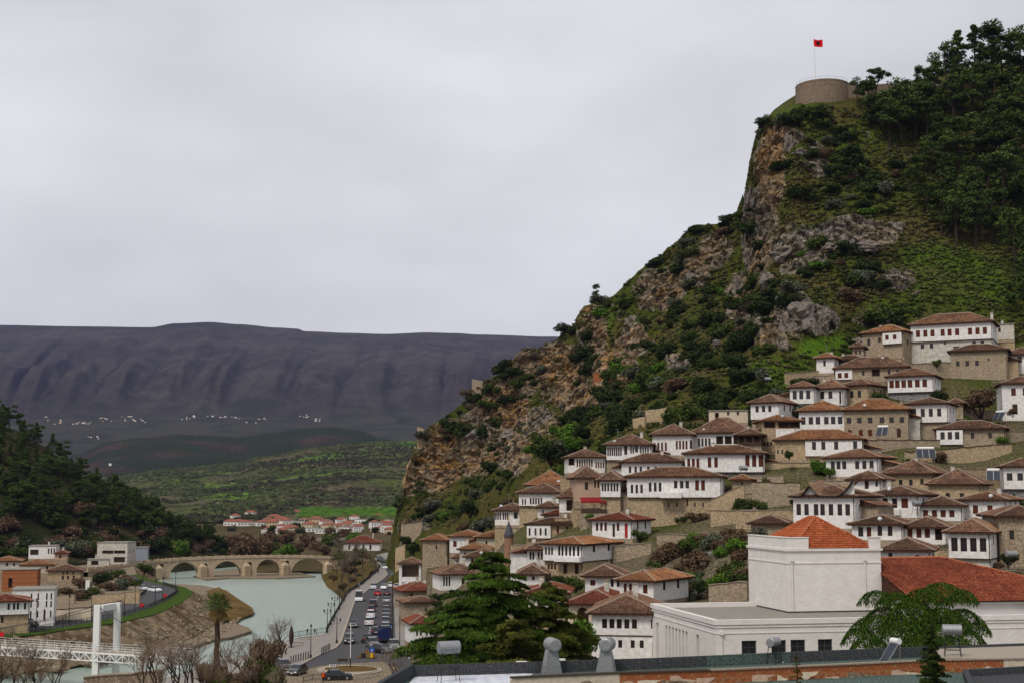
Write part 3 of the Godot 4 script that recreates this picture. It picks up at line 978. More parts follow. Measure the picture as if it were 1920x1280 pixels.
# ---- houses of the old town: [label, left, right, eaves row, foot row, ridge row, distance, options]
# options: t turn (deg, + shows its east side), D depth in m, w wall, low [row, material below it], bays [[x0,x1,y0,y1,out]], win [[y0,y1,width,style,[x...]]],
# side [[y0,y1,width m,[places]]], tone of tiles, roof kind, ch chimneys [[x, top row]]
var HOUSES := [
	["large white mansion with nine shuttered upper windows, highest house under the pine slope", 1713, 1860, 606, 688, 589, 322, {"t": 7, "D": 11, "w": "white", "low": [638, "lime"], "tone": 2, "ch": [[1857, 587]], "win": [[616, 629, 8, "r", [1726.5, 1740, 1753, 1771.5, 1784, 1797.6, 1820.7, 1834, 1847]], [642, 651, 7, "w", [1733.5, 1750, 1827, 1841.5]], [640, 645, 4, "s", [1775]], [649, 664, 13, "d", [1795]]]}],
	["stone house with a small white bay beside the highest white mansion", 1619, 1694, 623, 672, 611, 325, {"t": 22, "D": 9, "w": "stone", "tone": 1, "bays": [[1658, 1692, 624, 646, 0.5]], "win": [[629, 638, 7, "r", [1666, 1680]], [633, 646, 6, "w", [1631]], [632, 641, 6, "w", [1651]]]}],
	["tiny stone outbuilding under a rough thatch-like roof beside the terraces", 1599, 1620, 651, 670, 643, 320, {"w": "stone", "D": 5, "tone": 0, "win": [[657, 664, 4, "s", [1606, 1613]]]}],
	["small white house with an orange tiled roof and one window, above the terrace wall", 1532, 1564, 671, 699, 663, 312, {"t": 14, "D": 7, "w": "white", "tone": 1, "win": [[675, 686, 5, "w", [1547]]]}],
	["low house with a glazed veranda of curtained windows behind a wide brown roof", 1565, 1621, 674, 690, 666, 315, {"w": "wood_old", "D": 6, "tone": 0, "win": [[676, 687, 6, "s", [1570, 1577.5, 1585, 1592.5, 1600, 1607.5]]]}],
	["low wide house with a deep brown roof and a dark arched porch", 1569, 1700, 689, 712, 670, 306, {"t": 6, "D": 10, "w": "stone", "tone": 0, "bays": [[1569, 1600, 690, 710, 0.3]], "win": [[697, 707, 8, "r", [1577, 1589]], [692, 705, 16, "o", [1643]], [694, 703, 5, "w", [1620, 1667, 1682]]]}],
	["white house with six red-brown shuttered windows above a grey plinth", 1668, 1751, 705, 748, 691, 299, {"t": 10, "D": 9, "w": "white", "low": [735, "grey_render"], "tone": 2, "win": [[712, 726, 9, "r", [1675, 1685.5, 1697, 1708.5, 1721.7, 1735]], [736, 740, 5, "s", [1709]]]}],
	["long stone house with three small square windows and a long brown roof", 1786, 1888, 657, 714, 646, 312, {"t": 4, "D": 9, "w": "stone", "tone": 0, "win": [[675, 685, 7, "w", [1799.6, 1816.5, 1834]], [672, 676, 4, "s", [1855]]]}],
	["white annex with two dark windows against the long stone house", 1888, 1945, 664, 700, 652, 314, {"D": 8, "w": "white", "tone": 0, "win": [[667, 679, 9, "w", [1897, 1914]]]}],
	["plain white house with a bare sapling before its door, beside a brushy garden", 1884, 1960, 719, 788, 706, 288, {"D": 9, "w": "white", "tone": 0, "t": -8, "win": [[727, 741, 9, "r", [1904.5, 1925]], [757, 776, 10, "d", [1906]]]}],
	["white bay house with three barred windows and a pale tiled hip roof", 1483, 1529, 726, 772, 716, 294, {"t": 6, "D": 8, "w": "white", "low": [757, "stone_warm"], "tone": 2, "win": [[732, 748, 8, "w", [1492, 1504, 1516.7]], [762, 767, 6, "s", [1508]]]}],
	["white house with two windows and a curved gable beside the three-windowed bay house", 1530, 1582, 728, 762, 712, 297, {"t": 12, "D": 9, "w": "white", "tone": 2, "win": [[733, 747, 8, "w", [1543, 1558]], [733, 757, 4, "d", [1576]]]}],
	["sand coloured stone house with two windows and a gutter pipe", 1583, 1630, 722, 758, 712, 298, {"t": 24, "D": 9, "w": "stone_warm", "tone": 0, "win": [[732, 745, 7, "w", [1598.5, 1612.3]]]}],
	["small white house with three windows and a stone side, on the brushy edge of town", 1410, 1464, 755, 798, 740, 287, {"t": 22, "D": 8, "w": "white", "low": [786, "stone"], "tone": 0, "win": [[760, 772, 6.5, "w", [1422, 1434, 1445.5]]]}],
	["long white house with six dark windows in a row under a shared mottled roof", 1500, 1585, 770, 812, 752, 279, {"t": 2, "D": 9, "w": "white", "tone": 1, "win": [[781, 795, 9, "w", [1508, 1522, 1535, 1550.4, 1562.8, 1575.5]]]}],
	["long stone house with six windows above and shuttered doors below", 1586, 1704, 768, 826, 748, 276, {"t": 0, "D": 10, "w": "stone", "tone": 1, "win": [[782, 793, 9, "w", [1595, 1614, 1633.7, 1655, 1672.5, 1691]], [805, 817, 8, "r", [1596, 1616, 1633]], [803, 820, 8, "d", [1685]]]}],
	["pale end house with one arched window and three square ones on a stone foot", 1705, 1779, 757, 822, 746, 277, {"t": 10, "D": 9, "w": "white", "low": [792, "stone"], "tone": 0, "win": [[765, 781, 12, "a", [1716]], [766, 781, 8, "w", [1733.5, 1748, 1763]], [804, 813, 7, "r", [1725]]]}],
	["house with an open dark veranda over a white wall", 1431, 1501, 789, 846, 778, 272, {"t": -10, "D": 8, "w": "stone_warm", "tone": 1, "bays": [[1456, 1501, 804, 824, 0.2]], "win": [[791, 802, 22, "o", [1445, 1471, 1491]], [828, 836, 4, "s", [1436, 1441, 1447]]]}],
	["house with a white gable end and a stone turret under an orange roof", 1456, 1617, 824, 862, 806, 262, {"t": 4, "D": 10, "w": "stone_warm", "tone": 1, "bays": [[1512, 1615, 825, 855, 0.4]], "win": [[828, 843, 8, "w", [1528, 1545, 1568.4, 1602.7]], [842, 850, 3.5, "s", [1461, 1469, 1478]]]}],
	["white house with two groups of three windows under a pale ridged roof", 1551, 1646, 858, 893, 842, 248, {"t": 18, "D": 9, "w": "white", "tone": 2, "win": [[864, 879, 8, "w", [1563.6, 1574, 1584.5, 1608, 1621, 1634]]]}],
	["stone house with a white three-windowed bay and pots of flowers on the sills", 1760, 1883, 804, 841, 789, 270, {"t": 3, "D": 9, "w": "stone", "tone": 0, "bays": [[1761, 1808, 805, 833, 0.6]], "win": [[809, 823, 8.5, "w", [1771.8, 1785, 1798]], [811, 822, 7, "w", [1825, 1856]]]}],
	["stone house with small windows and an air conditioner under a steep brown roof", 1661, 1750, 888, 926, 863, 236, {"t": 14, "D": 11, "w": "stone_warm", "tone": 0, "win": [[899, 910, 7, "w", [1672.5, 1690.8, 1709]], [898, 908, 7, "a", [1729]]]}],
	["low stone house with a band of small windows under a broad brown roof", 1745, 1838, 908, 942, 880, 228, {"t": 8, "D": 11, "w": "stone_warm", "tone": 0, "win": [[924, 932, 9, "w", [1757, 1779, 1804]]]}],
	["white house with barred windows over a grey rendered storey, beside the solar panels", 1887, 1960, 875, 945, 860, 236, {"t": -6, "D": 10, "w": "white", "low": [917, "grey_render"], "tone": 0, "win": [[887, 901, 11, "w", [1897.5, 1916, 1935]], [925, 940, 6, "w", [1904]]]}],
	["white house with a wavy eaves line and seven arched windows", 1490, 1602, 931, 990, 910, 206, {"t": 20, "D": 11, "w": "white", "tone": 0, "wave": 1, "win": [[945, 966, 9, "a", [1500, 1514.4, 1532, 1543.7, 1559, 1575, 1589]]], "side": [[0.55, 0.75, 0.5, [0.2, 0.7]]]}],
	["white house with open shuttered windows and a white balcony front", 1636, 1722, 928, 970, 911, 214, {"t": 16, "D": 9, "w": "white", "tone": 0, "bays": [[1636, 1690, 954, 966, 0.8]], "ch": [[1657, 905]], "win": [[934, 952, 13, "r", [1644, 1697]], [934, 952, 10, "w", [1662, 1679]]]}],
	["low white house with four brown shutters", 1728, 1804, 948, 976, 930, 212, {"t": 4, "D": 9, "w": "white", "tone": 0, "win": [[956, 969, 10, "r", [1738, 1754, 1769.5, 1785]]]}],
	["cream white house with two brown windows under a pyramid roof", 1806, 1886, 937, 972, 921, 214, {"t": 12, "D": 10, "w": "white", "tone": 2, "win": [[947, 963, 10, "r", [1831.4, 1857]]]}],
	["narrow white house wedged below the stone house, with a dark doorway", 1594, 1652, 899, 926, 883, 231, {"t": 14, "D": 7, "w": "white", "tone": 0, "win": [[900, 916, 8, "d", [1626]], [901, 912, 5, "w", [1644]]]}],
	["white house with two tall paned windows and a grey door under a bark brown roof", 1600, 1692, 983, 1012, 965, 199, {"t": 12, "D": 9, "w": "white", "tone": 0, "win": [[986, 1004, 9, "w", [1650.6, 1669]], [988, 1006, 10, "w", [1616]], [988, 1008, 9, "r", [1631]]]}],
	["low white house with three brown windows behind the square white pavilion", 1699, 1775, 989, 1020, 968, 197, {"t": 4, "D": 11, "w": "white", "tone": 0, "win": [[991, 1008, 10, "r", [1709, 1725, 1740]], [990, 1012, 14, "o", [1760]]]}],
	["square white pavilion house with four large paned windows and a pyramid roof", 1784, 1858, 999, 1066, 972, 184, {"t": 10, "D": 8, "w": "white", "low": [1047, "lime"], "tone": 2, "win": [[1009, 1034, 12.5, "w", [1794.5, 1811, 1828, 1845]]]}],
	["tall stone house with one small paned window, beside the dark green tree", 1880, 1970, 969, 1056, 948, 186, {"t": -14, "D": 10, "w": "stone", "tone": 0, "win": [[995, 1012, 9, "w", [1902]]]}],
	["low white house half hidden behind the red roofed hall wing", 1655, 1744, 1032, 1060, 1008, 182, {"t": 4, "D": 9, "w": "white", "tone": 0, "win": [[1037, 1050, 8, "w", [1672]], [1040, 1050, 7, "r", [1720]]]}],
	["small stone hut with a brown roof behind the tall blank hall block", 1409, 1474, 981, 1002, 965, 214, {"t": 6, "D": 7, "w": "stone", "tone": 0, "win": [[990, 999, 6, "a", [1418]]]}],
	["white house with paired brown shutters and a railed balcony beside a water tank", 1286, 1432, 850, 886, 835, 262, {"t": 4, "D": 10, "w": "white", "low": [885, "grey_render"], "tone": 2, "win": [[859, 878, 6, "r", [1293, 1301.6, 1310]], [857, 876, 7, "r", [1331.7, 1343.8]], [853, 875, 8.5, "r", [1401.5, 1414, 1426]]]}],
	["white house with a row of slender slat windows at the terrace's low end", 1138, 1222, 834, 868, 814, 277, {"t": 6, "D": 9, "w": "white", "low": [862, "stone"], "tone": 0, "win": [[838, 854, 3.2, "s", [1141, 1145, 1149, 1153, 1157, 1161, 1165]], [836, 852, 6, "d", [1174]], [836, 850, 3, "s", [1184, 1188, 1202, 1206.5, 1211, 1215.5]], [834, 848, 6, "w", [1194]]]}],
	["white house with two groups of four brown windows in the middle of the long terrace", 1224, 1299, 815, 853, 795, 279, {"t": 4, "D": 9, "w": "white", "tone": 0, "win": [[829, 845, 4, "r", [1228, 1235, 1242, 1249]], [826, 842, 4, "r", [1269.5, 1275.5, 1281.5, 1287.5]], [825, 841, 6, "w", [1296]]]}],
	["white house with four windows and a dark timber gallery above the long terrace", 1300, 1406, 811, 842, 783, 281, {"t": 6, "D": 10, "w": "white", "tone": 0, "win": [[821, 836, 4.5, "w", [1311.5, 1318, 1324.5, 1331]], [817, 832, 14, "o", [1350, 1366, 1382, 1397]]]}],
	["white house with rows of red-brown slats under a spreading roof beside scrub", 1066, 1136, 857, 886, 842, 285, {"t": -6, "D": 9, "w": "white", "tone": 0, "win": [[861, 875, 2.8, "r", [1083, 1087.5, 1092, 1096.5, 1101, 1105.5, 1110]], [866, 877, 3, "r", [1118, 1122.5, 1127, 1131.5]], [859, 872, 12, "o", [1072]]]}],
	["low white house with a stubby chimney between two larger white houses", 1166, 1280, 866, 892, 850, 266, {"t": 4, "D": 9, "w": "white", "tone": 0, "ch": [[1240, 846]], "win": [[874, 886, 5, "w", [1182, 1192.5, 1202, 1216, 1230, 1244]]]}],
	["broad white house with three groups of windows standing on a high stone wall", 1178, 1353, 895, 990, 876, 247, {"t": 5, "D": 11, "w": "white", "low": [933, "stone_warm"], "tone": 2, "bays": [[1241, 1280, 924, 934, 1.6]], "ch": [[1314, 914]], "win": [[909, 925, 5, "w", [1187, 1196, 1205]], [905, 922, 5.5, "w", [1221, 1230.5, 1239.5]], [902, 916, 7, "w", [1268.5, 1279.7, 1290]], [901, 920, 7.5, "r", [1308, 1319]], [942, 950, 3, "s", [1255, 1270, 1303, 1318]], [936, 949, 4, "r", [1289]]]}],
	["narrow white bay with six slat windows on a rubble stone foot", 1127, 1164, 901, 962, 884, 251, {"t": 8, "D": 8, "w": "white", "low": [932, "stone_warm"], "tone": 0, "win": [[906, 921, 4, "s", [1131, 1136, 1141.5, 1147.5, 1153, 1158.5]]]}],
	["tan plastered house with a single window above the red awning", 1080, 1126, 896, 940, 874, 258, {"t": -8, "D": 9, "w": "tan", "tone": 0, "win": [[904, 918, 7, "w", [1100]], [900, 914, 3.5, "s", [1116, 1122]]]}],
	["house with an open shaded terrace on white posts", 1049, 1091, 933, 960, 914, 262, {"t": 0, "D": 8, "w": "white", "tone": 0, "win": [[937, 957, 26, "o", [1074]]]}],
	["white house with a slatted window band and stone end, behind the minaret", 974, 1050, 924, 956, 906, 284, {"t": 16, "D": 10, "w": "white", "low": [948, "stone_warm"], "tone": 0, "win": [[933, 945, 3.5, "s", [996, 1001, 1006, 1011, 1016]], [935, 946, 3, "s", [981, 986]]]}],
	["house of which mostly the broad orange roof shows, at the foot of the scrub", 988, 1076, 909, 926, 882, 300, {"t": 0, "D": 12, "w": "white", "tone": 1, "win": [[912, 917, 6, "s", [995, 1005]]]}],
	["white house with slender windows and layered roofs at the end of the upper row", 928, 990, 957, 984, 943, 288, {"t": 6, "D": 8, "w": "white", "tone": 0, "win": [[961, 974, 3, "s", [930, 934, 938, 944, 948, 952]], [960, 972, 8, "w", [967]]]}],
	["small white house with a pyramid roof beside the open terrace", 1008, 1045, 951, 970, 940, 274, {"t": 6, "D": 7, "w": "white", "tone": 0, "win": [[956, 963, 4, "w", [1018]]]}],
	["low house under a red-brown roof just behind the four-windowed house", 1020, 1094, 965, 978, 951, 266, {"t": 4, "D": 8, "w": "lime", "tone": 3, "win": [[968, 974, 4, "s", [1035, 1050]]]}],
	["house with a white front of four windows and a long stone end", 988, 1096, 983, 1013, 970, 258, {"t": 6, "D": 9, "w": "stone_warm", "tone": 0, "bays": [[989, 1033, 985, 1009, 0.5]], "ch": [[1057, 966]], "win": [[990, 1003.5, 4, "w", [994, 1005, 1014.5, 1024]], [986, 1000, 4.5, "r", [1046]], [987, 1000, 5, "w", [1063]]]}],
	["white cottage with brown shutters and a bright red door below the high stone wall", 1111, 1185, 975, 1009, 960, 236, {"t": 22, "D": 9, "w": "white", "tone": 3, "win": [[980, 995, 5, "r", [1120, 1128, 1136, 1159]], [982, 1006, 5, "d", [1151]], [981, 1008, 6, "red", [1174]]]}],
	["two-storey white house with a balcony and a rounded rubble end wall", 1021, 1094, 1021, 1080, 1005, 220, {"t": 30, "D": 12, "w": "white", "low": [1052, "stone_warm"], "tone": 1, "bays": [[1047, 1094, 1043, 1053, 1.0]], "win": [[1027, 1041, 4, "w", [1026, 1032, 1037.5]], [1024, 1042, 4.5, "w", [1051, 1057, 1064, 1071, 1078, 1086]], [1058, 1068, 4, "w", [1029, 1035, 1041]], [1057, 1075, 8, "d", [1060, 1081]]], "stone_side": 1}],
	["slim white house with paired windows against the balcony house", 990, 1021, 1031, 1062, 1017, 226, {"t": -4, "D": 8, "w": "white", "tone": 0, "win": [[1035, 1049, 4, "w", [995, 1000, 1010, 1016]]]}],
	["white house with a mottled orange hip roof and corner windows beside the hall", 1163, 1225, 1089, 1127, 1067, 182, {"t": 26, "D": 11, "w": "white", "tone": 1, "win": [[1095, 1112, 6, "r", [1173, 1182.7, 1191.7]], [1096, 1112, 9, "r", [1210]]]}],
	["white house with a brown roof just behind the mottled orange roof", 1098, 1164, 1081, 1120, 1058, 192, {"t": 4, "D": 10, "w": "white", "tone": 0, "win": [[1086, 1100, 6, "w", [1148, 1159]], [1088, 1098, 10, "r", [1112]]]}],
	["tall white house with six paned windows over a row of smaller ones", 1111, 1234, 1153, 1236, 1112, 163, {"t": 4, "D": 13, "w": "white", "tone": 0, "belt": 1193, "win": [[1163, 1180, 10, "w", [1135, 1148.5, 1162, 1176, 1190, 1225]], [1201, 1215, 8, "w", [1131, 1147, 1163.5, 1186.5, 1203]], [1204, 1230, 11, "d", [1227]]]}],
	["arcaded house with dark arches under a red hip roof, behind the cedars", 1066, 1160, 1134, 1185, 1103, 178, {"t": 8, "D": 12, "w": "cream", "tone": 3, "win": [[1140, 1170, 24, "a", [1093, 1125]]]}],
	["white house with an open dark restaurant terrace over the street", 748, 790, 1058, 1107, 1044, 372, {"t": 4, "D": 8, "w": "white", "tone": 0, "win": [[1060, 1082, 34, "o", [769]]], "box": 6}],
	["plain white walled building with one small window above the street terrace", 793, 852, 1046, 1092, 1032, 352, {"t": 6, "D": 9, "w": "white", "tone": 0, "win": [[1066, 1074, 6, "w", [798]], [1056, 1060, 3, "s", [806, 818, 830]]]}],
	["stone house with a bright orange roof nearest the foot of the cliff", 792, 838, 1013, 1042, 1000, 345, {"t": 10, "D": 9, "w": "stone", "tone": 1, "win": [[1022, 1030, 3.5, "s", [818]]]}],
	["white house with one brown window under a wide orange roof near the cliff", 843, 905, 1006, 1036, 993, 335, {"t": 6, "D": 9, "w": "white", "tone": 1, "win": [[1014, 1025, 7, "r", [853]], [1014, 1022, 4, "s", [880]]]}],
	["low cream house with an orange roof beside the minaret", 893, 948, 1007, 1030, 995, 322, {"t": 4, "D": 9, "w": "cream", "tone": 1, "win": [[1014, 1020, 4, "s", [912, 930]]]}],
	["small white house with a rust roof below the orange roofed house", 862, 916, 1030, 1056, 1017, 306, {"t": 6, "D": 8, "w": "lime", "tone": 1, "win": [[1036, 1043, 4, "s", [872, 890]]]}],
	["white house with a brown roof beside the minaret's foot", 873, 938, 1044, 1066, 1028, 292, {"t": 4, "D": 9, "w": "white", "tone": 0, "win": [[1047, 1055, 6, "r", [886, 898]]]}],
	["white house with a slat window and a long brown roof above the street", 826, 905, 1077, 1106, 1056, 282, {"t": -10, "D": 10, "w": "white", "tone": 0, "win": [[1081, 1098, 3.5, "s", [833, 838, 843]], [1083, 1096, 6, "w", [868]]]}],
	["stone gabled house with a long rust roof sloping to the street", 757, 826, 1108, 1134, 1089, 326, {"t": -14, "D": 9, "w": "stone", "tone": 3, "win": [[1112, 1126, 7, "d", [772]]]}],
	["rough stone house with a mossy roof edge beside the street", 760, 828, 1130, 1168, 1118, 282, {"t": -10, "D": 8, "w": "stone", "tone": 0, "win": [[1140, 1150, 5, "w", [812]]]}],
	["small white house with a dark brown roof and tall windows beside the cedars", 774, 816, 1170, 1208, 1152, 238, {"t": -10, "D": 8, "w": "white", "tone": 3, "win": [[1176, 1192, 4, "w", [782, 789, 800, 807]]]}],
	["white house under overlapping brown roofs behind the cedar tops", 974, 1020, 1077, 1096, 1057, 214, {"t": 2, "D": 10, "w": "white", "tone": 0, "win": [[1080, 1087, 5, "w", [1000]]]}],
	["low house with a rust roof showing between the cedar tops", 990, 1062, 1112, 1140, 1094, 190, {"t": 4, "D": 11, "w": "lime", "tone": 3, "win": []}],
	["small house with a dark open upper floor below the brushy edge of town", 1383, 1428, 815, 842, 804, 268, {"t": 6, "D": 7, "w": "wood_old", "low": [832, "stone"], "tone": 0, "win": [[818, 829, 12, "o", [1392, 1406, 1420]]]}],
	["little rust roofed shed on the terrace under the railed balcony", 1374, 1410, 899, 914, 890, 250, {"t": 6, "D": 5, "w": "stone", "tone": 1, "win": [[903, 909, 5, "w", [1392]]]}],
	["plain pale shed behind the highest mansion's chimney", 1866, 1902, 608, 636, 603, 332, {"t": 0, "D": 7, "w": "lime", "roof": "flat", "win": [[614, 622, 5, "w", [1876]]]}],
	["little rust roofed house with an arched gateway near the minaret's foot", 966, 992, 1043, 1062, 1034, 240, {"t": 2, "D": 6, "w": "cream", "tone": 3, "win": [[1047, 1060, 8, "a", [980]]]}],
	["small white house tucked below the orange roofs by the cliff", 850, 872, 1046, 1066, 1036, 318, {"t": 4, "D": 7, "w": "white", "tone": 2, "win": [[1050, 1058, 3, "w", [857, 865]]]}],
	["narrow stone house squeezed beside the pale end house", 1780, 1806, 756, 778, 748, 288, {"t": 4, "D": 7, "w": "stone", "tone": 0, "win": [[762, 769, 4, "w", [1793]]]}],
	["ochre stone ruin house with empty windows above the long terrace", 1330, 1402, 770, 792, 764, 292, {"t": 4, "D": 6, "w": "cream", "roof": "flat", "win": [[773, 784, 8, "o", [1345]], [771, 778, 5, "s", [1366, 1384]]]}],
]
var WALLS := [
	["long rubble terrace wall climbing beside the solar panels", 1698, 848, 1897, 832, 880, 880, 256, "stone_warm"],
	["short stone wall at the edge of the hillside gardens", 1886, 809, 1960, 809, 836, 838, 272, "stone"],
	["stone wall under the long stone house", 1616, 825, 1762, 825, 850, 848, 266, "stone"],
	["high rubble wall with brush hanging over it", 1333, 957, 1432, 957, 1000, 1000, 234, "stone_warm"],
	["sloping stone wall climbing beside the broad house on its high wall", 1334, 938, 1396, 908, 962, 958, 243, "stone_warm"],
	["short terrace wall under the railed balcony", 1396, 893, 1470, 890, 912, 912, 252, "stone"],
	["rubble terrace wall below the house with six shutters", 1690, 752, 1770, 754, 772, 772, 291, "stone"],
	["stone terrace wall behind the low house with a band of small windows", 1800, 880, 1884, 878, 902, 902, 240, "stone_warm"],
	["broken terrace wall on the wild slope", 1232, 1002, 1332, 1000, 1020, 1020, 226, "stone"],
	["stone wall with a tiled coping below the shuttered white house", 1410, 904, 1500, 905, 950, 954, 241, "stone"],
	["low stone wall under the leafy shrubs beside the wavy-eaved house", 1380, 956, 1490, 956, 990, 990, 226, "stone_warm"],
	["garden wall between the brushy garden and the pale end house", 1782, 768, 1884, 770, 793, 796, 290, "stone"],
	["stone wall in front of the highest mansion", 1702, 683, 1788, 679, 710, 710, 311, "stone"],
	["pale terrace wall below the green meadow", 1473, 700, 1536, 696, 716, 714, 309, "stone_warm"],
	["ruined stone wall with a hole, alone in the scrub", 1211, 770, 1252, 764, 796, 792, 304, "stone_warm"],
	["low ruined wall stepping down from the holed ruin", 1188, 785, 1210, 780, 800, 798, 304, "stone_warm"],
	["low curved retaining wall at the tip of the spur", 752, 984, 806, 976, 1000, 992, 470, "stone"],
	["rubble wall of a roofless yard below the red-doored cottage", 1150, 1026, 1222, 1016, 1060, 1050, 226, "stone"],
	["old stone wall at the foot of the brushy slope", 1330, 1096, 1402, 1090, 1112, 1112, 178, "stone"],
	["stone gatehouse wall by the bend of the street", 742, 1028, 760, 1020, 1062, 1060, 440, "stone_warm"],
]

func panel(mb: MB, W: float, y0: float, y1: float, holes: Array, t: Transform3D, deep := 0.18) -> void:
	var xs := [-W * 0.5, W * 0.5]
	var ys := [y0, y1]
	for h in holes:
		for k in [h[0], h[1]]:
			if k > -W * 0.5 and k < W * 0.5:
				xs.append(k)
		for k in [h[2], h[3]]:
			if k > y0 and k < y1:
				ys.append(k)
	xs.sort()
	ys.sort()
	for i in xs.size() - 1:
		if xs[i + 1] - xs[i] < 0.001:
			continue
		for j in ys.size() - 1:
			if ys[j + 1] - ys[j] < 0.001:
				continue
			var cx: float = (xs[i] + xs[i + 1]) * 0.5
			var cy: float = (ys[j] + ys[j + 1]) * 0.5
			var open := false
			for h in holes:
				if cx > h[0] and cx < h[1] and cy > h[2] and cy < h[3]:
					open = true
			if not open:
				mb.quad(t * Vector3(xs[i], ys[j + 1], 0), t * Vector3(xs[i + 1], ys[j + 1], 0), t * Vector3(xs[i + 1], ys[j], 0), t * Vector3(xs[i], ys[j], 0))
	for h in holes:
		var b := Vector3(0, 0, -(h[4] if h.size() > 4 else deep))
		var p := [Vector3(h[0], h[3], 0), Vector3(h[1], h[3], 0), Vector3(h[1], h[2], 0), Vector3(h[0], h[2], 0)]
		for k in 4:
			var q0: Vector3 = p[k]
			var q1: Vector3 = p[(k + 1) % 4]
			mb.quad(t * q1, t * q0, t * (q0 + b), t * (q1 + b))

# one storey or bay: a box open at the windows, front at z = zf, going back by dep
func storey(W: float, dep: float, y0: float, y1: float, zf: float, cx: float, holes: Array, sidehole: Array, caps := true) -> ArrayMesh:
	var mb := MB.new()
	panel(mb, W, y0, y1, holes, Transform3D(Basis.IDENTITY, Vector3(cx, 0, zf)))
	panel(mb, dep, y0, y1, sidehole, Transform3D(Basis(Vector3.UP, PI * 0.5), Vector3(cx + W * 0.5, 0, zf - dep * 0.5)))
	panel(mb, dep, y0, y1, [], Transform3D(Basis(Vector3.UP, -PI * 0.5), Vector3(cx - W * 0.5, 0, zf - dep * 0.5)))
	panel(mb, W, y0, y1, [], Transform3D(Basis(Vector3.UP, PI), Vector3(cx, 0, zf - dep)))
	if caps:
		var x0 := cx - W * 0.5
		var x1 := cx + W * 0.5
		mb.quad(Vector3(x0, y1, zf - dep), Vector3(x1, y1, zf - dep), Vector3(x1, y1, zf), Vector3(x0, y1, zf))
		mb.quad(Vector3(x0, y0, zf), Vector3(x1, y0, zf), Vector3(x1, y0, zf - dep), Vector3(x0, y0, zf - dep))
	return mb.mesh()

# a window set in its opening: frame with bars, pane behind. style: w barred, s slender, r wooden leaves, d door, red door, o open dark bay, a arched
func window(parent: Node, at: Vector3, w: float, h: float, style: String, turn := 0.0) -> void:
	w = snappedf(w, 0.05)
	h = snappedf(h, 0.05)
	var key := "%s_%.2f_%.2f" % [style, w, h]
	if style == "a" and w > 1.4:
		style = "vault"
		key = "vault_%.2f_%.2f" % [w, h]
	if not wins.has(key):
		var f := MB.new()
		var p := MB.new()
		var b := clampf(w * 0.13, 0.04, 0.09)
		var t := 0.07
		if style != "o" and style != "vault":
			for s in [-1, 1]:
				f.box(Vector3(s * (w - b) * 0.5, h * 0.5, 0), Vector3(b, h, t))
				f.box(Vector3(0, h * 0.5 + s * (h - b) * 0.5, 0), Vector3(w - 2 * b, b, t - 0.006))
		if style == "w" or style == "a":
			f.box(Vector3(0, h * 0.5, 0), Vector3(b * 0.6, h - 2 * b, t * 0.6))
			for k in [0.36, 0.66]:
				f.box(Vector3(0, h * k, 0), Vector3(w - 2 * b, b * 0.5, t * 0.5))
		if style == "o":
			var n := maxi(1, int(w / 1.6))
			for k in n + 1:
				f.box(Vector3(-w * 0.5 + 0.07 + (w - 0.14) * k / n, h * 0.5, 0), Vector3(0.12, h, 0.12))
			f.box(Vector3(0, h * 0.42, 0), Vector3(w, 0.08, 0.09))
			f.box(Vector3(0, 0.12, 0), Vector3(w, 0.07, 0.09))
			for k in int(w / 0.3):
				f.box(Vector3(-w * 0.5 + 0.15 + k * 0.3, h * 0.22, 0), Vector3(0.04, h * 0.4, 0.04))
		if style == "r" or style == "d" or style == "red":
			for s in [-1, 1]:
				p.box(Vector3(s * (w * 0.25 - 0.01), h * 0.5, 0), Vector3(w * 0.5 - 0.05, h - 0.06, 0.05))
				for k in [0.27, 0.73]:
					p.box(Vector3(s * w * 0.25, h * k, 0.03), Vector3(w * 0.26, h * 0.34, 0.03))
		else:
			p.box(Vector3(0, h * 0.5, -0.02 if style != "o" and style != "vault" else -1.77), Vector3(w - 0.02, h - 0.02, 0.02))
		if style == "a" or style == "vault":
			for s in [-1, 1]:
				for k in 4:
					var a0 := k / 4.0 * PI * 0.5
					var a1 := (k + 1) / 4.0 * PI * 0.5
					var r := w * 0.5
					var y := h - r
					f.quad(Vector3(s * cos(a0) * r, y + sin(a0) * r, 0.06), Vector3(s * r, y + sin(a0) * r, 0.06), Vector3(s * r, y + sin(a1) * r, 0.06), Vector3(s * cos(a1) * r, y + sin(a1) * r, 0.06))
		wins[key] = [f.mesh(), p.mesh()]
	var fr: Material = M.wood
	var pn: Material = M.glass
	var called := "window"
	match style:
		"r":
			pn = M.wood_red
		"d":
			called = "door"
			pn = M.wood
		"red":
			called = "door"
			pn = M.door_red
		"vault":
			called = "veranda_opening"
			pn = M.timber_wall
			fr = M.cream
		"o":
			called = "veranda_opening"
			pn = M.timber_wall
		"s":
			fr = M.wood_red
	var o := put(wins[key][0], called, fr, parent, at)
	o.rotation.y = turn
	put(wins[key][1], "pane" if pn == M.glass else "leaf" if called != "veranda_opening" else "back_wall", pn, o)

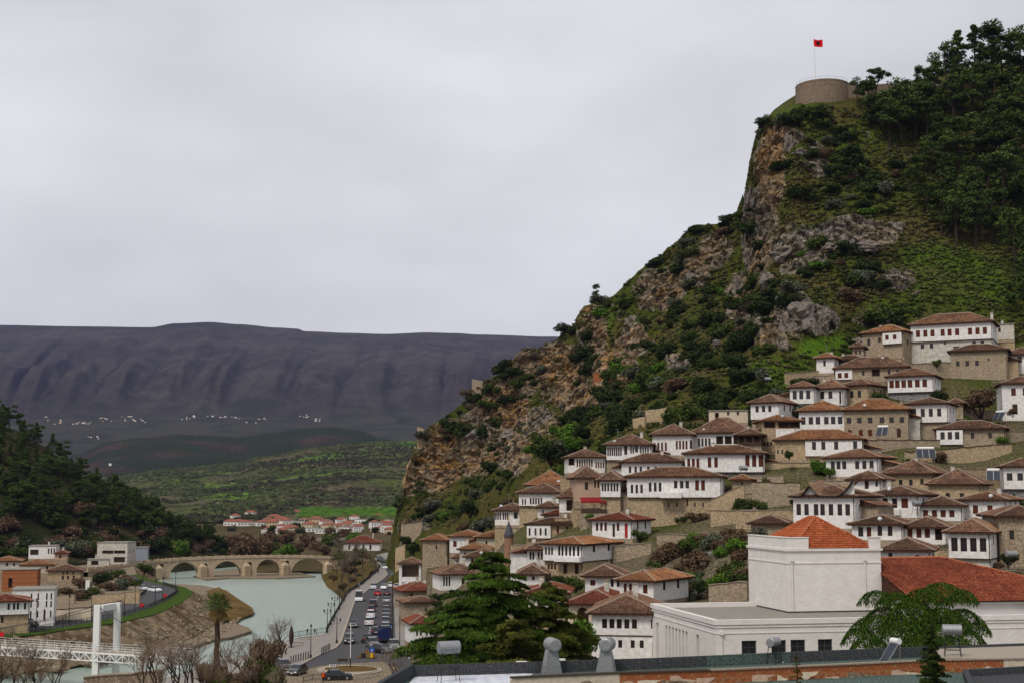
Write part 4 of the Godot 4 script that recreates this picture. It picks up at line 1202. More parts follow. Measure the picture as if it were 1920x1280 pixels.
# tiles on one roof plane: eaves a-b, top d-c
func tiles(mb: MB, a: Vector3, b: Vector3, c: Vector3, d: Vector3, ts: float, rs: float, tone: int) -> void:
	var e := (b - a).normalized()
	var mid := (c + d) * 0.5 - a
	var sv := mid - e * mid.dot(e)
	var S := sv.length()
	var s := sv / S
	var n := e.cross(s).normalized()
	if n.y < 0:
		n = -n
	var rows := maxi(1, int(S / rs))
	var step := S / rows
	var pal := [[Color(0.20, 0.112, 0.075), Color(0.095, 0.058, 0.042), Color(0.30, 0.19, 0.125)], [Color(0.34, 0.16, 0.075), Color(0.18, 0.085, 0.048), Color(0.42, 0.24, 0.13)], [Color(0.27, 0.145, 0.085), Color(0.13, 0.072, 0.05), Color(0.37, 0.23, 0.15)], [Color(0.20, 0.065, 0.04), Color(0.12, 0.045, 0.03), Color(0.27, 0.11, 0.07)], [Color(0.36, 0.10, 0.04), Color(0.26, 0.07, 0.03), Color(0.43, 0.15, 0.07)], [Color(0.25, 0.07, 0.038), Color(0.15, 0.045, 0.028), Color(0.31, 0.11, 0.06)]]
	var pl: Array = pal[tone]
	var jit := 0.02 if tone < 4 else 0.004
	for j in rows:
		var t := float(j) / rows
		var l := a.lerp(d, t)
		var r := b.lerp(c, t)
		var k0 := int(ceil((l - a).dot(e) / ts))
		var k1 := int(floor((r - a).dot(e) / ts))
		for k in range(k0, k1 + 1):
			var u := k * ts
			var o := a + e * (u + rng.randf_range(-jit, jit)) + s * (j * step + rng.randf_range(-jit, jit) * 2.0)
			var blot := nz.get_noise_3dv((o + Vector3(tone * 7, 0, a.x * 3.0)) * 6.0)
			var q := rng.randf() + blot * 0.9
			var base: Color = pl[0]
			if q < 0.28:
				base = base.lerp(pl[1], 0.4 + rng.randf() * 0.5)
			elif q > 0.8:
				base = base.lerp(pl[2], rng.randf() * 0.9)
			base = base.lerp(pl[1], clampf(nz.get_noise_3dv(o * 2.2 + Vector3(0, a.z, 0)) * 1.7, 0, 0.55))
			mb.col = base * rng.randf_range(0.8, 1.15)
			var w := ts * 0.52
			var top := n * 0.13
			var lo := n * 0.05
			var f := s * step * 1.08
			mb.quad(o + top * 0.75 + f, o + top + lo, o - e * w + lo, o - e * w + f)
			mb.quad(o + top * 0.75 + f, o + e * w + f, o + e * w + lo, o + top + lo)

func caps(mb: MB, a: Vector3, b: Vector3, r := 0.16) -> void:
	var n := maxi(1, int(a.distance_to(b) / 0.8))
	for k in n:
		var p := a.lerp(b, float(k) / n)
		var q := a.lerp(b, (k + 1.03) / n)
		mb.tube([p + Vector3.UP * rng.randf_range(0.04, 0.08), q + Vector3.UP * rng.randf_range(0.04, 0.08)], [r, r * 0.92], 5)

# hipped roof over a box whose front is at z = zf; tiles on the three slopes that face out
func hip_roof(parent: Node3D, x0: float, x1: float, z0: float, z1: float, y: float, rh: float, o: float, tone: int, ts: float, rs: float, wave := false) -> void:
	x0 -= o
	x1 += o
	z0 -= o
	z1 += o
	var W := x1 - x0
	var D := z1 - z0
	var ra: Vector3
	var rb: Vector3
	if W >= D:
		ra = Vector3(x0 + D * 0.48, y + rh, (z0 + z1) * 0.5)
		rb = Vector3(x1 - D * 0.48, y + rh, (z0 + z1) * 0.5)
	else:
		ra = Vector3((x0 + x1) * 0.5, y + rh, z1 - W * 0.48)
		rb = Vector3((x0 + x1) * 0.5, y + rh, z0 + W * 0.48)
	var fl := Vector3(x0, y, z1)
	var fr := Vector3(x1, y, z1)
	var bl := Vector3(x0, y, z0)
	var br := Vector3(x1, y, z0)
	var body := MB.new()
	var tl := MB.new()
	var cp := MB.new()
	var planes := []
	if W >= D:
		planes = [[fl, fr, rb, ra], [fr, br, rb, rb], [bl, fl, ra, ra], [br, bl, ra, rb]]
	else:
		planes = [[fl, fr, ra, ra], [fr, br, rb, ra], [bl, fl, ra, rb], [br, bl, rb, rb]]
	for i in 4:
		var q: Array = planes[i]
		body.quad(q[3], q[2], q[1], q[0])
		if i < 3:
			tiles(tl, q[0], q[1], q[2], q[3], ts, rs, tone)
	var dn := Vector3.DOWN * 0.16
	for q in [[fl, fr], [fr, br], [br, bl], [bl, fl]]:
		body.quad(q[0], q[1], q[1] + dn, q[0] + dn)
	caps(cp, fl, ra)
	caps(cp, ra, rb)
	if W >= D:
		caps(cp, fr, rb)
		caps(cp, br, rb)
		caps(cp, bl, ra)
	else:
		caps(cp, fr, ra)
		caps(cp, br, rb)
		caps(cp, bl, rb)
	var roof := put(body.mesh(), "roof", M.under, parent)
	var tm := put(tl.mesh(), "roof_tiles", M.tile, roof)
	tm.set_meta("kind", "stuff")
	put(cp.mesh(), "ridge_cap", M.cap if tone < 4 else M.cap_red, roof)
	var ev := MB.new()
	ev.quad(fl + dn, fr + dn, br + dn, bl + dn)
	var n := int(W / 0.7)
	for k in n:
		ev.box(Vector3(x0 + W * (k + 0.5) / n, y - 0.2, (z0 + z1) * 0.5), Vector3(0.09, 0.1, D - 0.1))
	put(ev.mesh(), "eaves", M.eave, parent)

func make_house(h: Array) -> void:
	var d: float = h[6]
	var op: Dictionary = h[7]
	var k := d / F
	var cx: float = (h[1] + h[2]) * 0.5
	var rel: float = deg_to_rad(op.get("t", 6.0))
	var foot := up(cx, h[4], d)
	var W: float = (h[2] - h[1]) * k / cos(rel)
	var H: float = (h[4] - h[3]) * k * 1.005
	var D: float = op.get("D", 9.0)
	var yaw := atan2(-foot.x, -foot.z) - rel
	var t := thing(op.get("n", "old_town_house"), h[0], "house", foot, yaw, op.get("g", "houses of the old town"))
	var low: float = 0.0
	var two := op.has("low")
	if two:
		low = (h[4] - op.low[0]) * k
	var jut := 0.35 if two else 0.0
	var surf := []   # [cx, w, y0, y1, z front, holes, material, name, depth]
	for b in op.get("bays", []):
		surf.append([((b[0] + b[1]) * 0.5 - cx) * k / cos(rel), (b[1] - b[0]) * k / cos(rel), (h[4] - b[3]) * k, (h[4] - b[2]) * k, float(b[4]) + jut, [], M.white, "bay", float(b[4]) + 0.3])
	surf.append([0.0, W, low, H, jut, [], M[op.get("w", "white")], "wall", D + jut])
	if two:
		surf.append([0.0, W - 0.1, 0.0, low, 0.0, [], M[op.low[1]], "lower_wall", D])
	for row in op.get("win", []):
		for x in row[4]:
			var u: float = (x - cx) * k / cos(rel)
			var w: float = maxf(row[2] * k / cos(rel) * 0.92, 0.3)
			var y0: float = maxf((h[4] - row[1]) * k, 0.02)
			var y1: float = (h[4] - row[0]) * k
			var my := (y0 + y1) * 0.5
			for s in surf:
				if absf(u - s[0]) < s[1] * 0.5 and my > s[2] and my < s[3]:
					y0 = maxf(y0, s[2] + 0.05)
					y1 = minf(y1, s[3] - 0.08)
					w = minf(w, 2.0 * (s[1] * 0.5 - absf(u - s[0])) - 0.08)
					if w > 0.15 and y1 - y0 > 0.2:
						s[5].append([u - s[0] - w * 0.5, u - s[0] + w * 0.5, y0, y1] + ([1.9] if row[3] == "o" or (row[3] == "a" and w > 1.4) else []))
						window(t, Vector3(u, y0, s[4] - 0.1), w, y1 - y0, row[3])
					break
	var sideholes := []
	var top: Array = surf[op.get("bays", []).size()]
	for sd in op.get("side", [[0.5, 0.5 + minf(1.3, H * 0.45) / maxf(H - low, 0.5), 0.8, [0.3, 0.7]]] if rel > 0.1 else []):
		for f in sd[3]:
			var u: float = (f - 0.5) * top[8]
			var y0: float = lerpf(low, H, sd[0])
			var y1: float = minf(lerpf(low, H, sd[1]), H - 0.25)
			if y1 - y0 > 0.4:
				sideholes.append([u - sd[2] * 0.5, u + sd[2] * 0.5, y0, y1])
				window(t, Vector3(W * 0.5 - 0.1, y0, jut - top[8] * 0.5 - u), sd[2], y1 - y0, "w", PI * 0.5)
	for s in surf:
		var y0: float = s[2]
		var base: bool = s[7] == "lower_wall" or (s[7] == "wall" and not two)
		if base:
			y0 = 0.0
		put(storey(s[1], s[8], y0, s[3], s[4], s[0], s[5], sideholes if s[7] == "wall" else []), s[7], s[6], t)
		if s[7] == "bay" or (s[7] == "wall" and two):
			var bm := MB.new()
			bm.box(Vector3(s[0], s[2] - 0.03, s[4] + 0.02), Vector3(s[1] + 0.06, 0.14, 0.12))
			if s[7] == "wall":
				bm.box(Vector3(s[0] + s[1] * 0.5 + 0.02, s[2] - 0.03, s[4] - D * 0.5), Vector3(0.12, 0.14, D))
			put(bm.mesh(), "beam", M.wood, t)
	var fm0 := MB.new()
	fm0.box(Vector3(0, -3.0, -D * 0.5 - 0.02), Vector3(W + 0.05, 6.0, D))
	put(fm0.mesh(), "foundation", M[op.low[1]] if two and op.low[1] != "lime" else M.stone, t)
	if op.get("n", "") == "" and d < 335 and h[1] > 900 and not two:
		var tw := MB.new()
		var x0 := -W * rng.randf_range(0.45, 0.75)
		var x1 := W * rng.randf_range(0.45, 0.75)
		var tp := -rng.randf_range(0.5, 1.3)
		tw.box(Vector3((x0 + x1) * 0.5, tp - 3.5, 0.6), Vector3(x1 - x0, 7.0, 4.0))
		put(tw.mesh(), "terrace_wall", [M.stone, M.stone_warm, M.stone][rng.randi_range(0, 2)], t)
		tw = MB.new()
		tw.box(Vector3((x0 + x1) * 0.5, tp + 0.04, 2.4), Vector3(x1 - x0 + 0.15, 0.12, 0.6))
		put(tw.mesh(), "coping", M.cap, t)
	if op.get("wave", 0):
		wavy_front(t, W, H, jut)
	if op.has("belt"):
		var bm := MB.new()
		bm.box(Vector3(0, (h[4] - op.belt) * k, 0.03), Vector3(W + 0.1, 0.12, 0.1))
		put(bm.mesh(), "beam", M.wood, t)
	if op.get("roof", "hip") == "hip":
		var rp := up(cx, h[5], d + D * 0.5)
		var rh: float = clampf(rp.y - foot.y - H, 0.9, 5.5)
		var ts := 0.30 if d < 215 else 0.38
		hip_roof(t, -W * 0.5, W * 0.5, -D, jut, H, rh, 0.65, op.get("tone", 0), ts, ts * 1.25)
	else:
		var rm := MB.new()
		rm.box(Vector3(0, H + 0.1, -D * 0.5), Vector3(W + 0.4, 0.2, D + 0.4))
		put(rm.mesh(), "roof_slab", M.concrete, t)
	for c in op.get("ch", [[cx + (h[2] - h[1]) * rng.randf_range(-0.3, 0.3), h[5] - 3.0]] if rng.randf() < 0.45 else []):
		var u: float = (c[0] - cx) * k
		var yt: float = (h[4] - c[1]) * k
		var cm := MB.new()
		cm.box(Vector3(u, (H + yt) * 0.5, -D * 0.42), Vector3(0.6, yt - H + 0.6, 0.5))
		var chim := put(cm.mesh(), "chimney", M.lime, t)
		var cc := MB.new()
		cc.box(Vector3(u, yt + 0.36, -D * 0.42), Vector3(0.8, 0.1, 0.7))
		put(cc.mesh(), "chimney_cap", M.cap, chim)
	# small things that families add: a lean-to, a dish, an aerial
	if op.get("roof", "hip") == "hip" and h[1] > 830:
		if rng.randf() < 0.4 and H > 2.6:
			var sx := 1.0 if rng.randf() < 0.5 else -1.0
			var lw := rng.randf_range(1.8, 3.2)
			var lh := H * rng.randf_range(0.5, 0.75)
			var ld := D * rng.randf_range(0.4, 0.7)
			var lx := sx * (W * 0.5 + lw * 0.5)
			var lm := MB.new()
			lm.box(Vector3(lx, lh * 0.5 - 2.5, -D * 0.25 - ld * 0.5), Vector3(lw, lh + 5.0, ld))
			var lean := put(lm.mesh(), "lean_to", [M.stone, M.lime, M.stone_warm, M.white][rng.randi_range(0, 3)], t)
			lm = MB.new()
			var e0 := Vector3(lx - lw * 0.5 * sx, lh + 0.9, 0)
			var e1 := Vector3(lx + (lw * 0.5 + 0.4) * sx, lh + 0.05, 0)
			var f0 := Vector3(0, 0, -D * 0.25 + 0.4)
			var b0 := Vector3(0, 0, -D * 0.25 - ld - 0.3)
			if sx > 0:
				tiles(lm, e1 + f0, e1 + b0, e0 + b0, e0 + f0, 0.34, 0.45, op.get("tone", 0))
			else:
				tiles(lm, e1 + b0, e1 + f0, e0 + f0, e0 + b0, 0.34, 0.45, op.get("tone", 0))
			put(lm.mesh(), "roof_tiles", M.tile, lean).set_meta("kind", "stuff")
			lm = MB.new()
			lm.quad(e0 + b0, e0 + f0, e1 + f0, e1 + b0)
			lm.tri(e0 + f0, e1 + f0, Vector3(lx - lw * 0.5 * sx, lh, f0.z))
			put(lm.mesh(), "roof", M.under, lean)
		if rng.randf() < 0.3:
			var dm := MB.new()
			var dp := Vector3(W * rng.randf_range(-0.4, 0.4), H + rng.randf_range(0.5, 1.1), -0.4)
			dm.bar(dp + Vector3.DOWN * 0.7, dp, 0.05, 0.05)
			var bas := Basis(Vector3.RIGHT, 0.9) * Basis(Vector3.UP, 0.0)
			for q in 14:
				var a0 := TAU * q / 14
				var a1 := TAU * (q + 1) / 14
				dm.tri(dp + Vector3(0, 0, 0.02), dp + bas * Vector3(cos(a1) * 0.34, 0.1, sin(a1) * 0.34), dp + bas * Vector3(cos(a0) * 0.34, 0.1, sin(a0) * 0.34))
			put(dm.mesh(), "satellite_dish", M.galvanised, t)
		if rng.randf() < 0.35:
			var am := MB.new()
			var ap := Vector3(W * rng.randf_range(-0.3, 0.3), H + 1.0, -D * 0.4)
			am.bar(ap, ap + Vector3.UP * 2.4, 0.05, 0.05)
			for q in 5:
				am.bar(ap + Vector3(-0.5 + q * 0.12, 2.3, -0.25), ap + Vector3(-0.5 + q * 0.12, 2.3, 0.25), 0.03, 0.03)
			am.bar(ap + Vector3(-0.6, 2.3, 0), ap + Vector3(0.2, 2.3, 0), 0.03, 0.03)
			put(am.mesh(), "aerial", M.galvanised, t)
	# rain pipe at a corner
	if W > 5 and op.get("roof", "hip") == "hip":
		var pm := MB.new()
		pm.tube([Vector3(W * 0.5 - 0.15, H, jut + 0.07), Vector3(W * 0.5 - 0.15, low * 0.4, jut + 0.07)], [0.06, 0.06], 5)
		put(pm.mesh(), "rain_pipe", M.wood_old, t)
	if op.has("box"):
		for i in op.box:
			var am := MB.new()
			am.box(Vector3(-W * 0.3 + (i % 3) * W * 0.28, 0.9 + (i / 3) * 1.3, 0.22), Vector3(0.8, 0.6, 0.35))
			var ac := put(am.mesh(), "air_conditioner", M.plastic_white, t)
			var fm := MB.new()
			fm.tube([Vector3(-W * 0.3 + (i % 3) * W * 0.28 - 0.1, 0.9 + (i / 3) * 1.3, 0.39), Vector3(-W * 0.3 + (i % 3) * W * 0.28 - 0.1, 0.9 + (i / 3) * 1.3, 0.41)], [0.22, 0.22], 10)
			put(fm.mesh(), "fan_grille", M.felt, ac)

# the eaves swing up in a curve over the middle and at the corner
func wavy_front(t: Node3D, W: float, H: float, zf: float) -> void:
	var wall := MB.new()
	var roof := MB.new()
	var f := func(u: float) -> float:
		return 1.45 * exp(-pow((u + 0.2) / 0.09, 2)) + 2.3 * pow(clampf((u - 0.2) / 0.3, 0, 1), 2.0) + 0.02
	var n := 48
	for i in n:
		var u0 := -0.5 + float(i) / n
		var u1 := -0.5 + (i + 1.0) / n
		var y0: float = H + f.call(u0)
		var y1: float = H + f.call(u1)
		var x0 := u0 * W
		var x1 := u1 * W
		wall.quad(Vector3(x0, y0, zf + 0.01), Vector3(x1, y1, zf + 0.01), Vector3(x1, H - 0.3, zf + 0.01), Vector3(x0, H - 0.3, zf + 0.01))
		for q in [[zf + 0.8, 0.0, -4.5, 0.9]]:
			var a := Vector3(x0, y0 + 0.12, q[0])
			var b := Vector3(x1, y1 + 0.12, q[0])
			roof.col = Color(0.155, 0.085, 0.06).lerp(Color(0.24, 0.15, 0.10), rng.randf())
			roof.quad(Vector3(x0, y0 + 0.12 + q[3], q[2]), Vector3(x1, y1 + 0.12 + q[3], q[2]), b, a)
			roof.col = Color(0.05, 0.036, 0.03)
			roof.quad(a, b, b + Vector3.DOWN * 0.22, a + Vector3.DOWN * 0.22)
			roof.quad(a + Vector3.DOWN * 0.22, b + Vector3.DOWN * 0.22, Vector3(x1, y1 - 0.05, zf), Vector3(x0, y0 - 0.05, zf))
	put(wall.mesh(), "curved_gable", M.white, t)
	put(roof.mesh(), "wavy_eaves", M.tile, t)

func make_wall(w: Array) -> void:
	var d: float = w[7]
	var a := up(w[1], w[2], d)
	var b := up(w[3], w[4], d + (4.0 if w[3] > 1500 else -2.0))
	var bot := minf(up(w[1], w[5], d).y, up(w[3], w[6], d).y) - 3.0
	var o := Vector3((a.x + b.x) * 0.5, bot, (a.z + b.z) * 0.5)
	var t := thing("stone_wall", w[0], "wall", o)
	var side := (b - a)
	side.y = 0
	var nn := side.cross(Vector3.UP).normalized() * 0.3
	var mb := MB.new()
	var n := maxi(2, int(side.length() / 1.2))
	var tops := []
	for i in n + 1:
		var p := a.lerp(b, float(i) / n) - o
		p.y += rng.randf_range(-0.12, 0.12)
		tops.append(p)
	for i in n:
		var p: Vector3 = tops[i]
		var q: Vector3 = tops[i + 1]
		var p0 := Vector3(p.x, 0, p.z)
		var q0 := Vector3(q.x, 0, q.z)
		mb.quad(p - nn, q - nn, q0 - nn, p0 - nn)
		mb.quad(q + nn, p + nn, p0 + nn, q0 + nn)
		mb.quad(p + nn, q + nn, q - nn, p - nn)
		if i == 0:
			mb.quad(p + nn, p - nn, p0 - nn, p0 + nn)
		if i == n - 1:
			mb.quad(q - nn, q + nn, q0 + nn, q0 - nn)
	put(mb.mesh(), "masonry", M[w[8]], t)
	if not ("ruin" in w[0]):
		var cp := MB.new()
		for i in n:
			cp.bar(tops[i] + Vector3.UP * 0.06, tops[i + 1] + Vector3.UP * 0.06, 0.8, 0.1)
		put(cp.mesh(), "coping", M.under if "tiled" in w[0] or "long" in w[0] else M.cap, t)

func build_town() -> void:
	for h in HOUSES:
		make_house(h)
	for w in WALLS:
		make_wall(w)
	# minaret between the roofs
	var b := up(954, 1065, 262)
	var k := 262.0 / F
	var t := thing("minaret", "slender brick minaret with a pointed lead cone above the low roofs", "minaret", b)
	var m := MB.new()
	m.lathe([Vector2(0.95, -3), Vector2(0.85, 57 * k), Vector2(1.0, 57.5 * k)], 12)
	put(m.mesh(), "shaft", M.minaret, t)
	m = MB.new()
	m.lathe([Vector2(0.9, 57 * k), Vector2(0.92, 62 * k), Vector2(0.0, 89 * k)], 12)
	put(m.mesh(), "cone", M.lead, t)
	m = MB.new()
	m.lathe([Vector2(0.05, 88 * k), Vector2(0.16, 91 * k), Vector2(0.04, 92 * k), Vector2(0.1, 94 * k), Vector2(0.0, 98 * k)], 6)
	put(m.mesh(), "finial", M.gold, t)
	# red awning over a terrace
	var aw := up(1113, 962, 252)
	t = thing("terrace_awning", "dark red awning on posts over a shaded terrace below the tan house", "awning", aw)
	m = MB.new()
	m.quad(Vector3(-2.3, 2.9, -2.5), Vector3(2.3, 2.9, -2.5), Vector3(2.3, 2.2, 1.2), Vector3(-2.3, 2.2, 1.2))
	m.quad(Vector3(-2.3, 2.2, 1.2), Vector3(2.3, 2.2, 1.2), Vector3(2.3, 1.9, 1.2), Vector3(-2.3, 1.9, 1.2))
	put(m.mesh(), "canopy", M.awning_red, t)
	for s in [-1, 0, 1]:
		m = MB.new()
		m.box(Vector3(s * 2.1, 0.6, 1.05), Vector3(0.1, 3.2, 0.1))
		put(m.mesh(), "post", M.wood, t)
	m = MB.new()
	m.box(Vector3(0, -2.2, -0.6), Vector3(4.8, 4.4, 3.8))
	put(m.mesh(), "terrace_floor", M.stone, t)
	m = MB.new()
	m.box(Vector3(0, 0.4, 1.15), Vector3(4.6, 0.8, 0.12))
	put(m.mesh(), "terrace_rail", M.wood_old, t)
	# solar heaters on the terraces
	solar(up(1737, 860, 250), 0.1, "three-panel solar heater with a white tank on the terrace wall", 3)
	solar(up(1864, 902, 236), 0.0, "two-panel solar heater standing in the garden above the grey storey", 2)
	solar(up(1874, 789, 284), -0.6, "white framed solar heater tilted beside the brushy garden", 2)
	solar(up(1655, 818, 268), -0.3, "grey solar panels leaning at the foot of the long stone house", 2)
	tank_stand(up(1395, 908, 256), 0.3, 2.6, "grey water tank on thin legs beside the railed balcony", 1.0)
	tank_stand(up(1440, 720, 304), 0.2, 0.8, "dark water tank lying in the scrub above the small white house", 0.9)
	tank_stand(up(1335, 1052, 205), 0.4, 0.6, "pale water tank on the brushy slope below the high rubble wall", 0.9)
	tank_stand(up(1720, 961, 208), 0.9, 1.0, "round grey tank at the corner of the balcony fronted house", 0.9)
	tank_stand(up(1898, 1062, 178), 0.5, 1.2, "grey tank beside the dark green tree and the tall stone house", 0.9)

func solar(at: Vector3, turn: float, label: String, n: int) -> Node3D:
	var t := thing("solar_water_heater", label, "solar heater", at, atan2(-at.x, -at.z) + turn, "solar water heaters")
	for i in n:
		var m := MB.new()
		var x := (i - (n - 1) * 0.5) * 1.12
		m.box(Vector3.ZERO, Vector3(1.05, 0.08, 2.0), Transform3D(Basis(Vector3.RIGHT, 0.9), Vector3(x, 1.0, 0)))
		put(m.mesh(), "panel", M.solar, t)
		m = MB.new()
		for s in [-1, 1]:
			m.box(Vector3(s * 0.53, 0, 0), Vector3(0.05, 0.1, 2.04), Transform3D(Basis(Vector3.RIGHT, 0.9), Vector3(x, 1.0, 0)))
		put(m.mesh(), "panel_frame", M.galvanised, t)
	var k := MB.new()
	k.tube([Vector3(-n * 0.5, 1.95, -0.75), Vector3(n * 0.5, 1.95, -0.75)], [0.27, 0.27], 12)
	put(k.mesh(), "tank", M.plastic_white, t)
	for s in [-1, 1]:
		k = MB.new()
		k.bar(Vector3(s * n * 0.45, -0.6, -0.9), Vector3(s * n * 0.45, 1.75, -0.75), 0.05, 0.05)
		k.bar(Vector3(s * n * 0.45, -0.6, 0.6), Vector3(s * n * 0.45, 0.4, 0.55), 0.05, 0.05)
		put(k.mesh(), "leg", M.galvanised, t)
	return t

func tank_stand(at: Vector3, turn: float, hgt: float, label: String, sc: float) -> Node3D:
	var t := thing("water_tank", label, "water tank", at, atan2(-at.x, -at.z) + turn, "galvanised water tanks")
	var m := MB.new()
	var y := hgt + 0.45 * sc
	m.tube([Vector3(-0.78, y, 0) * Vector3(sc, 1, 1), Vector3(-0.74 * sc, y, 0), Vector3(0.74 * sc, y, 0), Vector3(0.78 * sc, y, 0)], [0.38 * sc, 0.44 * sc, 0.44 * sc, 0.38 * sc], 20)
	var tk := put(m.mesh(), "tank", M.galvanised, t)
	m = MB.new()
	for k in [-0.35, 0.0, 0.35]:
		m.tube([Vector3(k * sc, y, 0), Vector3((k + 0.04) * sc, y, 0)], [0.452 * sc, 0.452 * sc], 20)
	put(m.mesh(), "hoop", M.galvanised, tk)
	for s in [Vector2(-1, -1), Vector2(1, -1), Vector2(-1, 1), Vector2(1, 1)]:
		m = MB.new()
		m.tube([Vector3(s.x * 0.75 * sc, -0.4, s.y * 0.45), Vector3(s.x * 0.5 * sc, hgt + 0.05, s.y * 0.25)], [0.03, 0.03], 4)
		put(m.mesh(), "leg", M.black_iron, t)
	m = MB.new()
	for s in [-1, 1]:
		m.bar(Vector3(s * 0.5 * sc, hgt, -0.28), Vector3(s * 0.5 * sc, hgt, 0.28), 0.06, 0.06)
		m.bar(Vector3(-0.55 * sc, hgt * 0.5, s * 0.33), Vector3(0.55 * sc, hgt * 0.5, s * 0.33), 0.04, 0.04)
	put(m.mesh(), "cross_bar", M.black_iron, t)
	return t

# ---- the white hall with the blank tower block
func build_hall() -> void:
	var yaw := deg_to_rad(11.0)
	var c0 := up(1342, 1162, 141)            # top of the near corner of the low wing
	var t := thing("civic_hall", "large pale modern hall with a blank square block and orange-red tiled roofs", "hall", Vector3(c0.x, 0, c0.z), yaw)
	var ht := c0.y                            # top of the parapet
	var inv := Transform3D(Basis(Vector3.UP, yaw), Vector3(c0.x, 0, c0.z)).affine_inverse()
	# low wing: front along +x, west flank along -z
	var LX := 36.0
	var LZ := 22.0
	var holes := []
	for x in [1405, 1462, 1499, 1552]:
		var u: float = (x - 1342) * 144.0 / F
		holes.append([u - 0.78 - LX * 0.5, u + 0.78 - LX * 0.5, ht - 4.2, ht - 2.1])
	var m := MB.new()
	panel(m, LX, 0, ht - 0.5, holes, Transform3D(Basis.IDENTITY, Vector3(LX * 0.5, 0, 0)), 0.25)
	var side := []
	var spots := [[-9.0, 0.9], [-5.6, 0.75], [-4.4, 0.75], [-3.2, 0.75], [-2.0, 0.75], [-0.8, 0.75], [0.4, 0.75], [1.6, 0.75], [5.2, 0.9]]
	for s in spots:
		side.append([s[0] - s[1] * 0.5, s[0] + s[1] * 0.5, ht - 6.8, ht - 2.0])
	panel(m, LZ, 0, ht - 0.5, side, Transform3D(Basis(Vector3.UP, -PI * 0.5), Vector3(0, 0, -LZ * 0.5)), 0.35)
	panel(m, LX, 0, ht - 0.5, [], Transform3D(Basis(Vector3.UP, PI), Vector3(LX * 0.5, 0, -LZ)))
	panel(m, LZ, 0, ht - 0.5, [], Transform3D(Basis(Vector3.UP, PI * 0.5), Vector3(LX, 0, -LZ * 0.5)))
	var wing := put(m.mesh(), "low_wing", M.hall, t)
	m = MB.new()
	for q in [[Vector3(LX * 0.5, ht - 0.25, -0.1), Vector3(LX + 0.3, 0.5, 0.5)], [Vector3(0.1, ht - 0.25, -LZ * 0.5 - 0.18), Vector3(0.5, 0.498, LZ - 0.37)], [Vector3(LX * 0.5, ht - 0.25, -LZ), Vector3(LX + 0.3, 0.5, 0.5)]]:
		m.box(q[0], q[1])
	put(m.mesh(), "parapet", M.hall, wing)
	m = MB.new()
	m.box(Vector3(LX * 0.5, ht - 0.72, 0.03), Vector3(LX + 0.1, 0.14, 0.12))
	m.box(Vector3(-0.03, ht - 0.72, -LZ * 0.5 - 0.05), Vector3(0.12, 0.14, LZ - 0.1))
	m.box(Vector3(LX * 0.5, ht - 1.35, 0.02), Vector3(LX + 0.06, 0.08, 0.07))
	m.box(Vector3(-0.02, ht - 1.35, -LZ * 0.5 - 0.05), Vector3(0.07, 0.08, LZ - 0.1))
	put(m.mesh(), "cornice", M.hall, wing)
	m = MB.new()
	m.box(Vector3(LX * 0.5, ht - 0.75, -LZ * 0.5), Vector3(LX - 0.3, 0.5, LZ - 0.3))
	put(m.mesh(), "flat_roof", M.concrete, wing)
	for x in [1405, 1462, 1499, 1552]:
		var u: float = (x - 1342) * 144.0 / F
		var f := MB.new()
		for s in [-1, 1]:
			f.box(Vector3(u + s * 0.73, ht - 3.15, -0.16), Vector3(0.09, 2.1, 0.08))
			f.box(Vector3(u, ht - 3.15 + s * 1.0, -0.16), Vector3(1.37, 0.09, 0.076))
		f.box(Vector3(u, ht - 3.15, -0.17), Vector3(0.07, 1.9, 0.06))
		f.box(Vector3(u, ht - 2.8, -0.17), Vector3(1.37, 0.06, 0.054))
		var w := put(f.mesh(), "window", M.felt, wing)
		f = MB.new()
		f.box(Vector3(u, ht - 3.15, -0.21), Vector3(1.5, 2.05, 0.03))
		put(f.mesh(), "pane", M.glass, w)
	for s in spots:
		var f := MB.new()
		f.box(Vector3(0.3, ht - 4.4, -LZ * 0.5 - s[0] * -1.0), Vector3(0.05, 4.8, s[1]))
		var w := put(f.mesh(), "slot_window", M.glass, wing)
		f = MB.new()
		for y in [-2.3, -0.8, 0.8, 2.3]:
			f.box(Vector3(0.26, ht - 4.4 + y, -LZ * 0.5 + s[0]), Vector3(0.05, 0.08, s[1]))
		put(f.mesh(), "frame", M.concrete, w)
	# blank block on the roof
	var bc := inv * up(1478, 1148, 155.5)
	var y0 := ht - 0.52
	var BW := 11.2
	var BD := 12.0
	var BH := 6.9
	m = MB.new()
	m.box(Vector3(bc.x + BW * 0.5, y0 + BH * 0.5, bc.z - BD * 0.5), Vector3(BW, BH, BD))
	var blk := put(m.mesh(), "tower_block", M.hall, t)
	m = MB.new()
	for q in [[BH, 0.26, 0.34], [BH - 1.45, 0.12, 0.14]]:
		m.box(Vector3(bc.x + BW * 0.5, y0 + q[0], bc.z - BD * 0.5), Vector3(BW + q[2], q[1], BD + q[2]))
	put(m.mesh(), "cornice", M.hall, blk)
	m = MB.new()
	var pt := y0 + BH + 0.13
	for q in [[0.0, 2.6, 0.0, 0.5], [BW - 1.3, 1.3, 0.0, 0.5]]:
		m.box(Vector3(bc.x + q[0] + q[1] * 0.5, pt + 0.6, bc.z - 0.2), Vector3(q[1], 1.2, 0.4))
		m.box(Vector3(bc.x + q[0] + q[1] * 0.5, pt + 1.24, bc.z - 0.2), Vector3(q[1] + 0.14, 0.1, 0.54))
	m.box(Vector3(bc.x + 0.2, pt + 0.6, bc.z - BD * 0.5 - 0.2), Vector3(0.4, 1.2, BD - 0.4))
	m.box(Vector3(bc.x + 0.2, pt + 1.24, bc.z - BD * 0.5 - 0.235), Vector3(0.54, 0.1, BD - 0.33))
